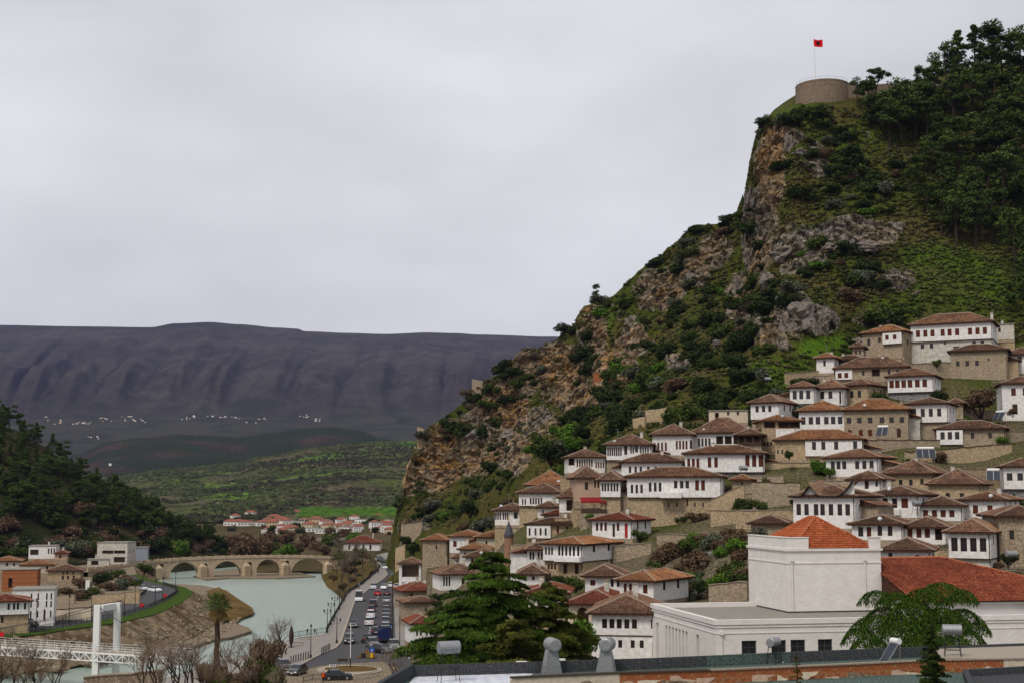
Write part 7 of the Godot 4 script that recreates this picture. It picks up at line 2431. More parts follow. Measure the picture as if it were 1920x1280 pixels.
func fortress() -> void:
	var R := 8.3
	var c := up(1543, 204, 428)
	var hgt := (206.0 - 160.0) * 415.0 / F
	var t := thing("fortress_tower", "round weathered stone bastion of the fortress at the cliff top", "fortress", c)
	var m := MB.new()
	m.lathe([Vector2(R + 0.5, -6), Vector2(R, hgt - 0.6), Vector2(R + 0.06, hgt - 0.5), Vector2(R + 0.06, hgt), Vector2(0, hgt)], 40)
	put(m.mesh(), "drum", M.stone_grey, t)
	m = MB.new()
	for k in 40:
		var a := TAU * k / 40
		var b := TAU * (k + 1) / 40
		var p := Vector3(cos(a) * (R - 0.3), hgt, sin(a) * (R - 0.3))
		var q := Vector3(cos(b) * (R - 0.3), hgt, sin(b) * (R - 0.3))
		m.bar(p + Vector3.UP * 0.9, q + Vector3.UP * 0.9, 0.05, 0.05)
		if k % 2 == 0:
			m.bar(p, p + Vector3.UP * 0.9, 0.05, 0.05)
	put(m.mesh(), "railing", M.galvanised, t)
	# curtain wall behind the trees
	var w := [[1588, 158, 186], [1650, 160, 188], [1710, 156, 186], [1800, 152, 182], [1900, 150, 178]]
	var wt := thing("fortress_wall", "ruinous stone curtain wall of the fortress running behind the pines", "fortress", up(1588, 186, 424))
	m = MB.new()
	for i in w.size() - 1:
		var a := up(w[i][0], w[i][1], 424 + i * 2.0) - wt.position
		var b := up(w[i + 1][0], w[i + 1][1], 426 + i * 2.0) - wt.position
		a.y += rng.randf_range(-0.4, 0.4)
		var n := 8
		for k in n:
			var p := a.lerp(b, float(k) / n)
			var q := a.lerp(b, (k + 1.0) / n)
			var dn := Vector3.DOWN * (8.0 + rng.randf_range(-0.3, 0.3))
			m.bar(p + dn * 0.5, q + dn * 0.5, 1.2, 8.0 + rng.randf_range(-0.35, 0.35))
	put(m.mesh(), "masonry", M.stone_grey, wt)
	# ruined watch posts on the ridge
	for a in [[897, 736, 499, 2.3, 4.8, "stub of a ruined stone watchtower halfway down the ridge"], [789, 826, 512, 1.3, 5.2, "narrow pale ruined wall end at the lip of the ochre cliff"]]:
		var p := up(a[0], a[1], a[2])
		var rt := thing("ruined_tower", a[5], "ruin", p)
		m = MB.new()
		var s: float = a[3]
		var hh: float = a[4]
		var tops := [hh, hh * 0.82, hh * 0.6, hh * 0.9]
		var cs := [Vector3(-s, 0, s), Vector3(s, 0, s), Vector3(s, 0, -s), Vector3(-s, 0, -s)]
		for i in 4:
			var j := (i + 1) % 4
			m.quad(cs[i] + Vector3.UP * tops[i], cs[j] + Vector3.UP * tops[j], cs[j] + Vector3.DOWN * 3, cs[i] + Vector3.DOWN * 3)
		m.quad(cs[3] + Vector3.UP * tops[3], cs[2] + Vector3.UP * tops[2], cs[1] + Vector3.UP * tops[1], cs[0] + Vector3.UP * tops[0])
		put(m.mesh(), "masonry", M.stone_warm if a[0] < 800 else M.stone, rt)
	var hut := thing("brick_hut", "small orange-red brick kiln-like hut tucked under the ochre cliff", "hut", hill_at(1124, 722))
	m = MB.new()
	m.box(Vector3(0, 1.2, 0), Vector3(2.6, 3.6, 2.2))
	put(m.mesh(), "wall", M.brick, hut)
	m = MB.new()
	m.box(Vector3(0, 3.05, 0), Vector3(2.9, 0.12, 2.5))
	put(m.mesh(), "roof_slab", M.cap, hut)
	# flag
	var k := 417.0 / F
	var fp := up(1530, 158, 422)
	var f := thing("flagpole", "tall white flagpole flying a red flag with a black eagle on the bastion", "flag", fp)
	var ph := (160.0 - 66.0) * k
	m = MB.new()
	m.tube([Vector3(0, -1.0, 0), Vector3(-0.1, ph * 0.5, 0), Vector3(-0.35, ph, 0)], [0.13, 0.1, 0.06], 8)
	put(m.mesh(), "pole", M.white_steel, f)
	m = MB.new()
	var em := MB.new()
	var fw := 17.5 * k
	var fh := 14.5 * k
	var fo := Vector3(-0.33, ph - fh - 0.6, 0)
	var pos := func(u: float, v: float, z := 0.0) -> Vector3:
		return fo + Vector3(u * fw, v * fh - 0.35 * u * u - 0.12 * sin(u * 5.0), 0.22 * sin(u * 7.0 + v) + z)
	for i in 14:
		for j in 6:
			m.quad(pos.call(i / 14.0, (j + 1) / 6.0), pos.call((i + 1) / 14.0, (j + 1) / 6.0), pos.call((i + 1) / 14.0, j / 6.0), pos.call(i / 14.0, j / 6.0))
	var flag := put(m.mesh(), "flag", M.flag_red, f)
	# two-headed eagle, half outline, mirrored
	var eagle := PackedVector2Array([Vector2(0, 0.62), Vector2(0.04, 0.70), Vector2(0.03, 0.80), Vector2(0.10, 0.84), Vector2(0.14, 0.78), Vector2(0.09, 0.74), Vector2(0.09, 0.66), Vector2(0.16, 0.70), Vector2(0.27, 0.80), Vector2(0.25, 0.66), Vector2(0.28, 0.62), Vector2(0.22, 0.55), Vector2(0.25, 0.48), Vector2(0.18, 0.46), Vector2(0.20, 0.36), Vector2(0.12, 0.40), Vector2(0.15, 0.25), Vector2(0.07, 0.32), Vector2(0.05, 0.20), Vector2(0, 0.15)])
	var idx := Geometry2D.triangulate_polygon(eagle)
	for s in [-1.0, 1.0]:
		for z in [0.03, -0.03]:
			for i in range(0, idx.size(), 3):
				var q := []
				for j in 3:
					var e := eagle[idx[i + j]]
					q.append(pos.call(0.5 + s * e.x * 0.9, e.y, z))
				em.tri(q[0], q[1], q[2])
	put(em.mesh(), "eagle_emblem", M.flag_black, flag)

func stone_bridge() -> void:
	var line := [[150, 1068, 455], [190, 1064, 492], [240, 1057, 530], [290, 1049.5, 545], [340, 1045.5, 552], [400, 1043, 558], [450, 1041.5, 562], [520, 1040.5, 568], [576, 1041, 572], [625, 1043, 576], [690, 1048, 581]]
	var arches := [[241, 286, 1060, 1079], [312, 373, 1053, 1085], [396, 452, 1051, 1081], [477, 524, 1048, 1074], [544, 609, 1046, 1075], [622, 676, 1047, 1074]]
	var holes := [[293, 303, 1056, 1064], [378, 386, 1055, 1072], [458, 470, 1052, 1062], [530, 541, 1050, 1066], [613, 618, 1050, 1062]]
	var at := func(px: float) -> Array:
		var i := 0
		while i < line.size() - 2 and px > line[i + 1][0]:
			i += 1
		var f: float = (px - line[i][0]) / float(line[i + 1][0] - line[i][0])
		return [lerpf(line[i][1], line[i + 1][1], f), lerpf(line[i][2], line[i + 1][2], f)]
	var o := Vector3(up(400, 1043, 558).x, -6, -558)
	var t := thing("stone_bridge", "old many-arched stone bridge over the river", "bridge", o)
	var fa := []
	var px := 150.0
	while px <= 690:
		var a: Array = at.call(px)
		var top := up(px, a[0] + 4.0, a[1])
		var b := 0.0
		var kind := 0
		var h0 := 0.0
		var h1 := 0.0
		for r in arches:
			if px > r[0] and px < r[1]:
				var u: float = (px - (r[0] + r[1]) * 0.5) / ((r[1] - r[0]) * 0.5)
				var yy: float = r[2] + (r[3] - r[2]) * (1.0 - sqrt(maxf(0.0, 1.0 - u * u)))
				b = up(px, yy, a[1]).y
				kind = 1
		for r in holes:
			if px > r[0] and px < r[1]:
				var u: float = (px - (r[0] + r[1]) * 0.5) / ((r[1] - r[0]) * 0.5)
				h0 = up(px, r[3], a[1]).y
				h1 = up(px, r[2] + 4.0 * (1.0 - sqrt(maxf(0.0, 1.0 - u * u))), a[1]).y
				kind = 2
		if kind != 1:
			b = -7.5
		fa.append([top, b, kind, h0, h1, px])
		px += 1.5
	var m := MB.new()
	var dk := MB.new()
	for i in fa.size() - 1:
		var A: Array = fa[i]
		var B: Array = fa[i + 1]
		var p: Vector3 = A[0]
		var q: Vector3 = B[0]
		var dir := Vector3(q.x - p.x, 0, q.z - p.z).normalized()
		var nn := dir.cross(Vector3.UP) * -2.4
		if nn.z < 0:
			nn = -nn
		var v := func(k: Vector3, y: float) -> Vector3:
			return Vector3(k.x, y, k.z) - o
		var spans := [[A[1], B[1], p.y, q.y]]
		if A[2] == 2 and B[2] == 2:
			spans = [[A[1], B[1], A[3], B[3]], [A[4], B[4], p.y, q.y]]
		elif A[2] == 1 and B[2] != 1:
			spans = [[A[1], A[1], p.y, q.y], [B[1], B[1], A[1], A[1]]]
		elif B[2] == 1 and A[2] != 1:
			spans = [[B[1], B[1], p.y, q.y], [A[1], A[1], B[1], B[1]]]
		for s in spans:
			m.quad(v.call(p + nn, s[2]), v.call(q + nn, s[3]), v.call(q + nn, s[1]), v.call(p + nn, s[0]))
			m.quad(v.call(q - nn, s[3]), v.call(p - nn, s[2]), v.call(p - nn, s[0]), v.call(q - nn, s[1]))
			m.quad(v.call(p + nn, s[0]), v.call(q + nn, s[1]), v.call(q - nn, s[1]), v.call(p - nn, s[0]))
			if s[2] < p.y - 0.1:
				m.quad(v.call(p - nn, s[2]), v.call(q - nn, s[3]), v.call(q + nn, s[3]), v.call(p + nn, s[2]))
		if A[2] != B[2]:
			var k: Array = A if A[2] != 1 else B
			var y1: float = maxf(A[1], B[1]) if (A[2] == 1 or B[2] == 1) else k[4]
			m.quad(v.call(p + nn, y1), v.call(p - nn, y1), v.call(p - nn, -7.5), v.call(p + nn, -7.5))
		dk.quad(v.call(p - nn, p.y + 0.02), v.call(q - nn, q.y + 0.02), v.call(q + nn, q.y + 0.02), v.call(p + nn, p.y + 0.02))
	put(m.mesh(), "arcade", M.bridge_stone, t)
	put(dk.mesh(), "deck", M.paving, t)
	for s in [1.0, -1.0]:
		var par := MB.new()
		var crs := MB.new()
		for i in range(0, fa.size() - 2, 2):
			var p: Vector3 = fa[i][0]
			var q: Vector3 = fa[i + 2][0]
			var dir := Vector3(q.x - p.x, 0, q.z - p.z).normalized()
			var nn = dir.cross(Vector3.UP) * -2.25 * s
			if nn.z * s < 0:
				nn = -nn
			par.bar(p + nn - o + Vector3.UP * 0.5, q + nn - o + Vector3.UP * 0.5, 0.3, 0.95)
			crs.bar(p + nn * 1.08 - o - Vector3.UP * 0.05, q + nn * 1.08 - o - Vector3.UP * 0.05, 0.3, 0.22)
			if i % 10 == 0:
				par.box(p + nn - o + Vector3.UP * 0.58, Vector3(0.5, 1.2, 0.5))
		var pp := put(par.mesh(), "parapet", M.bridge_stone, t)
		put(crs.mesh(), "string_course", M.paving, pp)
	for r in [[299, 545], [381, 556], [463, 563], [535, 569], [615.5, 575]]:
		var p := up(r[0], 1060, r[1]) - o
		var c := MB.new()
		var w := 2.0
		var yt := 4.4
		var pts := [Vector3(p.x - w, 0, p.z + 2.35), Vector3(p.x, 0, p.z + 4.4), Vector3(p.x + w, 0, p.z + 2.35)]
		for i in 2:
			var a: Vector3 = pts[i]
			var b: Vector3 = pts[i + 1]
			c.quad(a + Vector3.UP * yt, b + Vector3.UP * yt, b + Vector3.DOWN * 1.5, a + Vector3.DOWN * 1.5)
		c.tri(pts[0] + Vector3.UP * yt, Vector3(p.x, yt + 1.5, p.z + 2.3), pts[1] + Vector3.UP * yt)
		c.tri(pts[1] + Vector3.UP * yt, Vector3(p.x, yt + 1.5, p.z + 2.3), pts[2] + Vector3.UP * yt)
		put(c.mesh(), "cutwater", M.bridge_stone, t)
	# modern road viaduct farther up the valley
	var vo := up(600, 1016, 720)
	var vt := thing("road_viaduct", "pale concrete road viaduct behind the grove", "bridge", vo)
	m = MB.new()
	m.bar(up(560, 1011, 722) - vo, up(650, 1010, 716) - vo, 4.0, 1.4)
	put(m.mesh(), "deck", M.concrete, vt)
	for x in [572, 588, 605, 625]:
		m = MB.new()
		m.box(up(x, 1020, 720) - vo + Vector3.DOWN * 1.5, Vector3(1.4, 7.0, 2.6))
		put(m.mesh(), "pier", M.concrete, vt)

func footbridge() -> void:
	var A := gp(-120, 1202, 0.3)
	var B := gp(350, 1231, 0.3)
	var o := (A + B) * 0.5
	var t := thing("footbridge", "white steel suspension footbridge with a square portal and lattice girders", "bridge", o)
	var dir := (B - A).normalized()
	var sd := dir.cross(Vector3.UP).normalized() * 1.5
	if sd.z < 0:
		sd = -sd
	var a := A - o
	var b := B - o
	var m := MB.new()
	m.bar(a, b, 3.0, 0.22)
	put(m.mesh(), "deck", M.kerb, t)
	var L := a.distance_to(b)
	for s in [-1.0, 1.0]:
		m = MB.new()
		m.bar(a + sd * s + Vector3.DOWN * 0.1, b + sd * s + Vector3.DOWN * 0.1, 0.16, 0.3)
		m.bar(a + sd * s + Vector3.DOWN * 1.4, b + sd * s + Vector3.DOWN * 1.4, 0.14, 0.18)
		var n := int(L / 1.3)
		for i in n:
			var p = a.lerp(b, float(i) / n) + sd * s
			var q = a.lerp(b, (i + 1.0) / n) + sd * s
			m.bar(p + Vector3.DOWN * 0.2, p + Vector3.DOWN * 1.4, 0.12, 0.12)
			if i % 2:
				m.bar(p + Vector3.DOWN * 0.2, q + Vector3.DOWN * 1.4, 0.13, 0.13)
			else:
				m.bar(p + Vector3.DOWN * 1.4, q + Vector3.DOWN * 0.2, 0.13, 0.13)
		put(m.mesh(), "lattice_girder", M.white_steel, t)
		m = MB.new()
		for y in [0.45, 0.75, 1.15]:
			m.bar(a + sd * s + Vector3.UP * y, b + sd * s + Vector3.UP * y, 0.05, 0.05)
		var k := int(L / 1.6)
		for i in k:
			var p = a.lerp(b, float(i) / k) + sd * s
			m.bar(p, p + Vector3.UP * 1.15, 0.05, 0.05)
		put(m.mesh(), "railing", M.white_steel, t)
	var c0 := up(181, 1180, 234.5)
	var c1 := up(218.5, 1180, 239.5)
	for c in [c0, c1]:
		m = MB.new()
		m.box(Vector3(c.x, 0.6, c.z) - o, Vector3(1.0, 14.8, 1.0))
		put(m.mesh(), "column", M.white_steel, t)
	m = MB.new()
	m.bar(Vector3(c0.x + 0.5, 7.45, c0.z) - o, Vector3(c1.x - 0.5, 7.45, c1.z) - o, 0.94, 1.0)
	put(m.mesh(), "portal_beam", M.white_steel, t)
	m = MB.new()
	m.bar(Vector3(c0.x, -1.6, c0.z) - o, Vector3(c1.x, -1.6, c1.z) - o, 0.8, 0.6)
	put(m.mesh(), "cross_beam", M.concrete, t)
	for c in [c0, c1]:
		for e in [0.0, 1.0]:
			m = MB.new()
			var p0: Vector3 = Vector3(c.x, 7.9, c.z) - o
			var q0 := a.lerp(b, e) + sd * (1.0 if c == c0 else -1.0) + Vector3.UP * 1.0
			var pts := []
			var rr := []
			for i in 21:
				var f := i / 20.0
				pts.append(p0.lerp(q0, f) + Vector3.DOWN * 3.2 * f * (1.0 - f))
				rr.append(0.05)
			m.tube(pts, rr, 5)
			for i in range(2, 20, 2):
				var p: Vector3 = pts[i]
				var f: float = p0.lerp(q0, i / 20.0).x
				m.bar(p, Vector3(p.x, lerpf(a.y, b.y, (p.x - a.x) / (b.x - a.x)) + 0.1, p.z), 0.03, 0.03)
			put(m.mesh(), "cable", M.black_iron, t)

# ---- street
var car_meshes := {}

func car_parts(kind: String) -> Array:
	if car_meshes.has(kind):
		return car_meshes[kind]
	# side outline: [z, belt height, roof height]; loft of cross sections along z (front = +z)
	var L := 4.2
	var W := 1.74
	var sec := [[-2.1, 0.62, 0], [-1.95, 0.92, 0], [-1.55, 0.98, 0.12], [-1.15, 0.98, 0.45], [0.2, 0.96, 0.46], [0.95, 0.93, 0.05], [1.75, 0.80, 0], [2.1, 0.58, 0]]
	if kind == "hatch":
		sec = [[-1.95, 0.62, 0], [-1.9, 0.98, 0.0], [-1.6, 1.0, 0.42], [-0.9, 1.0, 0.48], [0.25, 0.98, 0.46], [1.0, 0.95, 0.04], [1.7, 0.82, 0], [1.98, 0.6, 0]]
	elif kind == "suv":
		W = 1.85
		sec = [[-2.2, 0.75, 0], [-2.15, 1.12, 0.0], [-1.9, 1.12, 0.52], [-1.0, 1.12, 0.6], [0.35, 1.1, 0.58], [1.15, 1.08, 0.04], [2.0, 0.95, 0], [2.2, 0.7, 0]]
	elif kind == "van":
		W = 2.0
		sec = [[-2.9, 0.7, 0], [-2.88, 1.3, 0.0], [-2.8, 1.35, 1.15], [-1.0, 1.35, 1.2], [1.2, 1.35, 1.15], [2.0, 1.3, 0.1], [2.7, 1.05, 0], [2.85, 0.7, 0]]
	var body := MB.new()
	var gl := MB.new()
	var hw := W * 0.5
	for i in sec.size() - 1:
		var a: Array = sec[i]
		var b: Array = sec[i + 1]
		for s in [-1.0, 1.0]:
			var a0 := Vector3(s * hw * 0.96, 0.24, a[0])
			var b0 := Vector3(s * hw * 0.96, 0.24, b[0])
			var a1 := Vector3(s * hw, a[1] * 0.7, a[0])
			var b1 := Vector3(s * hw, b[1] * 0.7, b[0])
			var a2 := Vector3(s * hw * 0.93, a[1], a[0])
			var b2 := Vector3(s * hw * 0.93, b[1], b[0])
			body.quad(a1, b1, b0, a0)
			body.quad(a2, b2, b1, a1)
			var a3 := Vector3(s * hw * 0.74, a[1] + a[2], a[0])
			var b3 := Vector3(s * hw * 0.74, b[1] + b[2], b[0])
			if a[2] > 0.02 or b[2] > 0.02:
				if kind == "van" and i < 4:
					body.quad(a3, b3, b2, a2)
				else:
					gl.quad(a3, b3, b2, a2)
			if s > 0:
				var l3 := Vector3(-a3.x, a3.y, a3.z)
				var m3 := Vector3(-b3.x, b3.y, b3.z)
				var slope: float = absf(b3.y - a3.y) / (b[0] - a[0])
				if (a[2] > 0.02 or b[2] > 0.02) and slope > 0.35:
					gl.quad(l3, m3, b3, a3)
				elif a[2] > 0.02 or b[2] > 0.02:
					body.quad(l3, m3, b3, a3)
				else:
					body.quad(Vector3(-a2.x, a2.y, a2.z), Vector3(-b2.x, b2.y, b2.z), b2, a2)
	for e in [sec[0], sec[-1]]:
		var z: float = e[0]
		var s := signf(z)
		body.quad(Vector3(-hw * 0.96 * s, e[1], z), Vector3(hw * 0.96 * s, e[1], z), Vector3(hw * 0.96 * s, 0.24, z), Vector3(-hw * 0.96 * s, 0.24, z))
	body.quad(Vector3(-hw, 0.25, sec[0][0]), Vector3(hw, 0.25, sec[0][0]), Vector3(hw, 0.25, sec[-1][0]), Vector3(-hw, 0.25, sec[-1][0]))
	var wh := MB.new()
	wh.tube([Vector3(-0.11, 0, 0), Vector3(0.11, 0, 0)], [0.32, 0.32], 14)
	var rim := MB.new()
	rim.tube([Vector3(-0.12, 0, 0), Vector3(0.12, 0, 0)], [0.19, 0.19], 10)
	var lt := MB.new()
	lt.box(Vector3.ZERO, Vector3(0.36, 0.16, 0.08))
	var pl := MB.new()
	pl.box(Vector3.ZERO, Vector3(0.5, 0.12, 0.03))
	car_meshes[kind] = [body.mesh(), gl.mesh(), wh.mesh(), rim.mesh(), lt.mesh(), W, sec[0][0], sec[-1][0], sec[0][1], sec[-1][1], pl.mesh()]
	return car_meshes[kind]

var paints := {}
func paint(c: Color) -> StandardMaterial3D:
	var key := "paint" + c.to_html()
	if not paints.has(key):
		var m := mat(key, lin(c.r, c.g, c.b), 0.32)
		m.clearcoat_enabled = true
		m.clearcoat = 0.6
		m.clearcoat_roughness = 0.1
		paints[key] = m
	return paints[key]

func car(at: Vector3, turn: float, kind: String, c: Color, label: String) -> Node3D:
	var q := car_parts(kind)
	var t := thing("van" if kind == "van" else "parked_car" if "parked" in label else "car", label, "van" if kind == "van" else "car", at, turn, "cars on the riverside street")
	put(q[0], "body", paint(c), t)
	put(q[1], "window_glass", M.car_glass, t)
	for s in [-1.0, 1.0]:
		for e in [0.62, -0.62]:
			var w := put(q[2], "wheel", M.rubber, t, Vector3(s * (q[5] * 0.5 - 0.12), 0.32, e * q[7]))
			put(q[3], "rim", M.chrome, w)
		put(q[4], "headlight", M.lamp_white, t, Vector3(s * (q[5] * 0.5 - 0.3), q[9] * 0.93, q[7] - 0.01))
		put(q[4], "tail_light", M.tail_red, t, Vector3(s * (q[5] * 0.5 - 0.26), q[8] * 1.02, q[6] + 0.01))
	put(q[10], "number_plate", M.plastic_white, t, Vector3(0, 0.45, q[7] + 0.02))
	put(q[10], "number_plate", M.plastic_white, t, Vector3(0, 0.5, q[6] - 0.02))
	return t

func heading(p0: Array, p1: Array) -> float:
	var a := gp(p0[0], p0[1], 0)
	var b := gp(p1[0], p1[1], 0)
	return atan2(b.x - a.x, b.z - a.z)

func build_street() -> void:
	rng.seed = 91
	var lane := func(py: float) -> float:
		var y1 := py + 6.0
		var cx := func(y: float) -> float:
			var ln := [[688, 1206], [697, 1160], [703, 1130], [714, 1105], [733, 1086], [735, 1074]]
			for i in ln.size() - 1:
				if y <= ln[i][1] and y >= ln[i + 1][1]:
					return lerpf(ln[i][0], ln[i + 1][0], (ln[i][1] - y) / float(ln[i][1] - ln[i + 1][1]))
			return 688.0 + (1206.0 - y) * 0.2 if y > 1206 else 735.0
		return heading([cx.call(py), py], [cx.call(y1), y1])
	var K := Color(0.012, 0.013, 0.015)
	var G := Color(0.10, 0.11, 0.12)
	var Wh := Color(0.72, 0.72, 0.72)
	var Si := Color(0.42, 0.44, 0.46)
	var cars := [[673, 1126, "van", Wh, 0, "white delivery van driving towards the roundabout beside the kerb"], [700, 1104, "suv", Si, 0, "silver car hugging the promenade kerb past the van"], [719, 1104, "sedan", Wh, 0, "white car in the middle lane near the bend"], [733, 1100, "hatch", Wh, PI, "white hatchback beside the restaurant terrace"], [744, 1103, "hatch", Color(0.6, 0.55, 0.55), PI, "pale hatchback against the pavement near the bend"],
		[708, 1115, "hatch", Color(0.42, 0.012, 0.02), PI, "bright red hatchback driving off towards the bend"], [725, 1115, "sedan", Color(0.05, 0.01, 0.012), PI, "dark maroon parked car at the head of the kerbside row"], [699, 1136, "suv", K, PI, "black car queuing behind the red hatchback"], [696.5, 1145, "hatch", Color(0.012, 0.016, 0.04), PI, "dark blue car queuing before two white ones"], [695, 1157, "suv", Wh, PI, "white car queuing behind the dark blue car"], [692, 1171, "suv", Color(0.66, 0.65, 0.64), PI, "last white car of the queue, with red tail lights"],
		[724.5, 1129, "sedan", Si, PI, "silver parked car near the head of the kerbside row"], [724, 1138, "sedan", K, PI, "black parked car behind the silver one"], [723.5, 1146, "hatch", G, PI, "grey parked hatchback in the kerbside row"], [723.5, 1154, "sedan", Color(0.2, 0.22, 0.25), PI, "light grey parked sedan in the kerbside row"], [723, 1162, "sedan", Color(0.05, 0.07, 0.10), PI, "slate blue parked sedan in the kerbside row"], [722.5, 1170, "suv", Color(0.10, 0.12, 0.15), PI, "blue-grey parked car before the blue truck"], [722.5, 1179, "hatch", Si, PI, "silver parked hatchback touching the blue truck's cab"],
		[705, 1188, "hatch", Color(0.03, 0.03, 0.035), PI, "dark car squeezed beside the blue truck"], [662, 1175, "sedan", K, 0, "black sedan approaching along the kerb, farther from the roundabout"], [654.5, 1205, "suv", Color(0.02, 0.02, 0.022), 0, "black car with lit headlights entering the roundabout"], [688, 1202, "sedan", Color(0.045, 0.02, 0.022), PI, "dark red-brown sedan leaving the roundabout"], [698, 1213, "suv", Color(0.11, 0.10, 0.09), 0.2, "grey estate car beside the dry grass wedge"], [714, 1223, "sedan", Color(0.015, 0.017, 0.016), 0.7, "black car half hidden by the roundabout shrubs"], [738, 1217, "suv", Color(0.16, 0.18, 0.17), 0.1, "grey-green car parked by the pavement shrubs"],
		[557, 1264, "hatch", Color(0.03, 0.033, 0.036), -0.35, "charcoal hatchback coming out of the roundabout by the bollards"], [531, 1257, "suv", Color(0.03, 0.028, 0.026), 0.3, "dark car behind the russet tree"], [720.5, 1066, "hatch", Wh, 0.2, "white car beyond the bend of the street"], [713, 1053, "suv", K, 0.3, "far black car where the street leaves the town"], [742, 1069, "suv", Color(0.10, 0.012, 0.02), PI, "dark red car outside the restaurant beyond the bend"]]
	for c in cars:
		var p := gp(c[0], c[1], 0.02)
		car(p, lane.call(clampf(c[1], 1076, 1200)) + c[4], c[2], c[3], c[5])
	car(gp(633, 1274, 0.02), PI * 0.5 + 0.15, "sedan", K, "glossy black sedan crossing below the traffic island beside a person in orange")
	car(gp(290, 1109, 0.02), 0.9, "sedan", Wh, "white car on the curve of the far bank road")
	car(gp(268, 1106, 0.02), 0.5, "sedan", Si, "silver car farther round the far bank road")
	car(gp(50, 1174, 0.02), 1.2, "suv", K, "black car parked at the white building across the river")
	# truck
	var p := gp(720.5, 1203, 0.02)
	var t := thing("truck", "dark blue covered truck parked at the kerb, tallest in the row", "truck", p, lane.call(1195.0) + PI)
	var m := MB.new()
	m.box(Vector3(0, 1.75, -0.7), Vector3(2.2, 2.0, 4.0))
	put(m.mesh(), "cargo_cover", paint(Color(0.012, 0.02, 0.075)), t)
	m = MB.new()
	for z in [-2.4, -1.4, -0.4, 0.6]:
		m.box(Vector3(0, 1.78, z), Vector3(2.26, 2.04, 0.06))
	put(m.mesh(), "hoop", M.black_iron, t)
	m = MB.new()
	m.box(Vector3(0, 1.3, 2.2), Vector3(2.0, 1.7, 1.5))
	put(m.mesh(), "cab", paint(Color(0.02, 0.03, 0.09)), t)
	m = MB.new()
	m.box(Vector3(0, 1.7, 2.25), Vector3(2.04, 0.6, 1.46))
	put(m.mesh(), "windows", M.car_glass, t)
	m = MB.new()
	m.box(Vector3(0, 0.6, -0.3), Vector3(1.9, 0.3, 5.2))
	put(m.mesh(), "chassis", M.black_iron, t)
	for s in [-1.0, 1.0]:
		for z in [-1.7, 2.1]:
			var w := put(car_parts("van")[2], "wheel", M.rubber, t, Vector3(s * 0.9, 0.42, z))
			w.scale = Vector3(1.6, 1.3, 1.3)
		m = MB.new()
		m.box(Vector3(s * 0.85, 0.72, -2.73), Vector3(0.3, 0.16, 0.06))
		put(m.mesh(), "tail_light", M.tail_red, t)
	# promenade railing, lamps
	var rl := [[545, 1196], [575, 1191.5], [611, 1186.5], [622, 1165], [634, 1144], [644, 1126], [653, 1111], [666, 1103], [679, 1095], [693, 1083.5], [707, 1071], [713, 1061]]
	railing(rl, 0.13, "black iron railing along the promenade above the river")
	var along := [[613, 1185, 1], [620, 1170, 1], [627, 1157, 1], [636, 1141, 1], [645, 1125, 1], [655, 1111, 1], [668, 1102, 1], [680, 1094, 1], [692, 1085, 1], [704, 1074, 1], [582, 1233, 3], [631, 1205, 1]]
	for a in along:
		lamp(gp(a[0], a[1], 0.13), a[2], 4.5 if a[2] == 1 else 4.8)
	railing([[0, 1190], [66, 1183], [131, 1173], [230, 1155], [279, 1140], [314, 1124], [332, 1112], [333, 1106], [305, 1096]], 0.03, "thin dark railing along the far bank road")
	railing([[0, 1183], [97, 1169], [173, 1146], [225, 1132], [262, 1119], [274, 1111]], 0.03, "dark railing before the gardens of the far bank")
	for a in [[20, 1187], [66, 1182], [128, 1172], [170, 1165], [232, 1153], [252, 1147], [290, 1134], [304, 1128], [328, 1114], [268, 1088]]:
		var q := gp(a[0], a[1], 0.03)
		var l := thing("street_lamp", "slender dark lamp post on the far bank verge", "street lamp", q, 0, "lamps of the far bank")
		m = MB.new()
		m.tube([Vector3(0, -0.3, 0), Vector3(0, 5.6, 0)], [0.09, 0.05], 6)
		put(m.mesh(), "post", M.black_iron, l)
		m = MB.new()
		m.lathe([Vector2(0.06, 5.5), Vector2(0.2, 5.75), Vector2(0.16, 6.1), Vector2(0, 6.25)], 8)
		put(m.mesh(), "lantern", M.black_iron, l)
	# low red boxes on the verge
	for a in [[309, 1122], [265, 1141], [5, 1186], [1, 1197]]:
		var q := gp(a[0], a[1], 0.03)
		var l := thing("red_sign", "red square notice on two legs on the far bank verge", "sign", q, 0.2, "red notices on the far bank")
		m = MB.new()
		m.box(Vector3(0, 0.75, 0), Vector3(0.95, 0.8, 0.08))
		put(m.mesh(), "board", M.sign_red, l)
		for s in [-1, 1]:
			m = MB.new()
			m.box(Vector3(s * 0.35, 0.15, 0), Vector3(0.06, 0.5, 0.06))
			put(m.mesh(), "leg", M.black_iron, l)
	# poles and signs of the roundabout
	post(gp(656.5, 1251, 0.17), 6.6, 0.07, M.white_steel, "lamp_pole", "tall white pole with a dark foot on the traffic island", "pole")
	post(gp(735, 1204, 0.13), 12.0, 0.13, M.wood_old, "utility_pole", "tall rust brown pole rising from the pavement kerb", "pole")
	post(gp(749, 1218, 0.13), 5.6, 0.07, M.wood_old, "sign_pole", "thin brown pole with an orange panel beside the stone houses", "pole")
	traffic_sign(gp(697, 1233, 0.17), 1.3, M.sign_blue, 0.42, true, "round blue direction sign with a yellow base on the grass wedge", true)
	traffic_sign(gp(680, 1219, 0.17), 1.5, M.black_iron, 0.4, true, "round dark backed sign at the head of the grass wedge", false)
	traffic_sign(gp(733, 1203, 0.13), 2.6, M.sign_blue, 0.38, true, "round blue sign on the kerb beside the truck", false)
	traffic_sign(gp(766, 1210, 0.14), 1.4, M.sign_blue, 0.5, false, "square blue sign standing on the pavement", false)
	traffic_sign(gp(681, 1250, 0.2), 1.7, M.black_iron, 0.4, false, "small dark square sign back on the island lawn", false)
